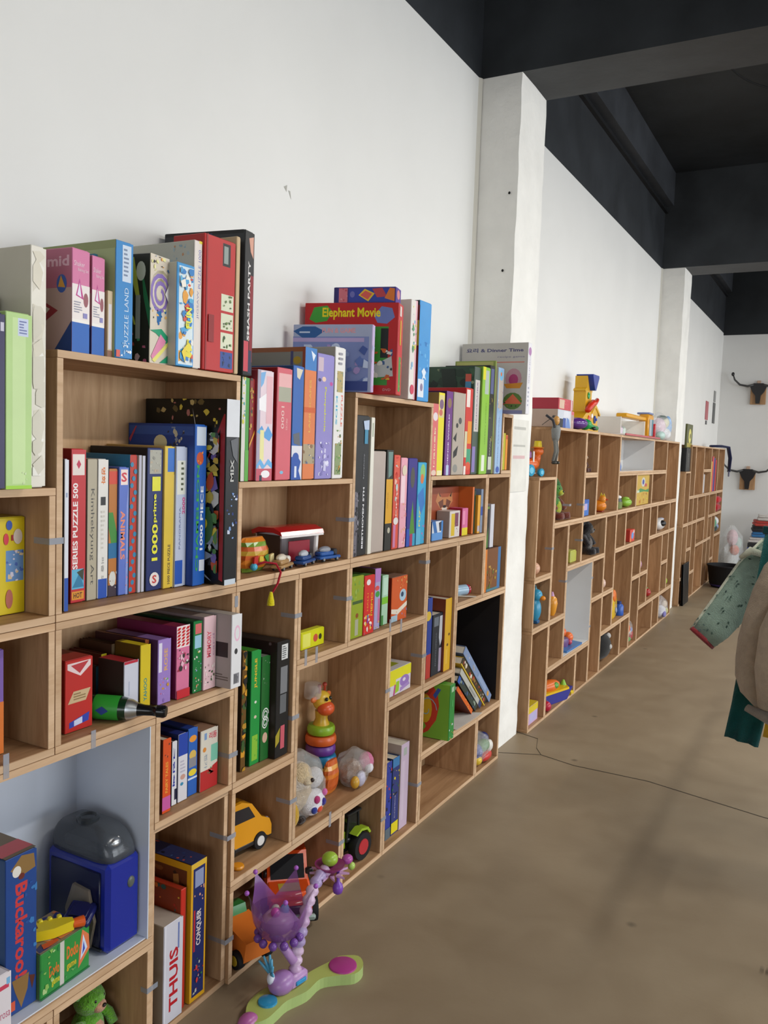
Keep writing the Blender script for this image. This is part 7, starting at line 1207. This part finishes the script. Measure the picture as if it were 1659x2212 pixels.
# dark teal trousers and smaller garments behind the coat
t = thing('trousers', 'dark teal trouser leg hanging below the beige coat', 'garment', (0,0,0)); hanger(t, 3.34)
part(t, 'leg', 'fabric', lambda b: cloth_sheet(b, [((1.42,3.34,1.25),(1.60,3.34,1.25)),((1.385,3.34,.90),(1.56,3.34,.90)),((1.362,3.34,.76),(1.53,3.34,.68)),((1.346,3.34,.60),(1.465,3.34,.58)),((1.328,3.34,.472),(1.446,3.34,.452))], 10, 5, .006, '0f4a48', .006), True)
part(t, 'waistband', 'fabric', lambda b: b.cbox(1.60-.19,1.98,3.332,3.348,1.235,1.265,'0c3c3c',.004))
t = thing('shirt', 'navy blue shirt edge showing between coat and trousers', 'garment', (0,0,0)); hanger(t, 3.43)
part(t, 'front', 'fabric', lambda b: cloth_sheet(b, [((1.46,3.43,1.25),(1.98,3.43,1.25)),((1.40,3.43,1.0),(2.0,3.43,1.0)),((1.385,3.43,.84),(2.0,3.43,.84)),((1.425,3.43,.60),(2.0,3.43,.57)),((1.432,3.43,.555),(2.0,3.43,.53))], 12, 7, .006, '1f2c66'), True)
t = thing('blouse', 'mustard yellow garment hem below the coat at the right edge', 'garment', (0,0,0)); hanger(t, 3.235)
part(t, 'front', 'fabric', lambda b: cloth_sheet(b, [((1.56,3.235,1.25),(1.98,3.235,1.25)),((1.53,3.235,1.0),(2.0,3.235,1.0)),((1.50,3.235,.74),(2.0,3.235,.74)),((1.472,3.235,.60),(2.0,3.235,.60)),((1.464,3.235,.525),(2.0,3.235,.52))], 12, 8, .004, 'c8981c'), True)

# small signs on the wall of the last bay, a white pipe and a paper strip on the first column
t = thing('wall_sign', 'narrow red upright sign on the wall of the last bay', 'sign', (.002, 11.66, 2.0)); part(t, 'plate', 'print', lambda b: b.cbox(0,.006,0,.22,0,.24,'b85a62',.001)); part(t, 'foot_plate', 'print', lambda b: b.cbox(0,.006,.06,.16,-.06,-.01,'4a4a4c',.001))
t = thing('wall_sign', 'narrow dark upright sign on the wall of the last bay', 'sign', (.002, 12.32, 1.98)); part(t, 'plate', 'print', lambda b: b.cbox(0,.006,0,.20,0,.28,'4a4c4c',.001)); part(t, 'upper_plate', 'print', lambda b: b.cbox(0,.006,.02,.18,.29,.44,'8a8a88',.001))
t = thing('pipe', 'short pale grey pipe standing against the wall behind the yellow play house', 'pipe', (.03, 5.80, z6)); part(t, 'tube', 'plastic', lambda b: b.tube([(0,0,0),(0,0,.37)], .022, 'c4c2b8', 14), True); part(t, 'cap', 'plastic', lambda b: b.lathe((0,0,.37), [(.024,0),(.024,.012),(.015,.016)], 'b0aea4', 14))
t = thing('paper_notice', 'faded paper strip with grey and pink lines taped to the first column', 'notice', (.2135, 3.955, 1.30)); part(t, 'sheet', 'paper', lambda b: b.box(0,.0012,0,.24,0,.36,'e4e2da'))
for z_, c, h in ((.31,'bdbcb4',.014),(.225,'bdbcb4',.010),(.165,'dcb8b8',.016)): part(t, 'printed_line', 'print', lambda b: b.box(.0012,.0018,.03,.20,z_,z_+h,c))
# violet box lying on the red elephant box
B('game_box','violet game box with red and yellow pictures lying on the red elephant box','box',None,(.318,2.513,1.674+ELEH+.0015),(.066,.052,.215),'carton','5a3c98 3a2c78 3c2f80',[('L','r',.0,.0,.06,1,'2c2464'),('L','r',.08,.05,.22,.95,'d0707c'),('L','a',.08,.05,.22,.95,['e0a8a8','c04a5a'],8,2),('L','r',.24,.05,.98,.95,'33409a'),('L','p',[(.40,.5),(.5,.9),(.66,.6),(.56,.1)],'e0b82c'),('L','p',[(.43,.5),(.51,.78),(.62,.58),(.55,.22)],'d85a50'),('L','p',[(.62,.9),(.78,.95),(.86,.4),(.7,.35)],'b84048'),('L','p',[(.82,.3),(.9,.95),(.98,.9),(.98,.1)],'d8742c'),('L','c',.3,.55,.04,.2,'6a6ab0'),('S','c',.5,.6,.3,.3,'e08a8a')],0,14)
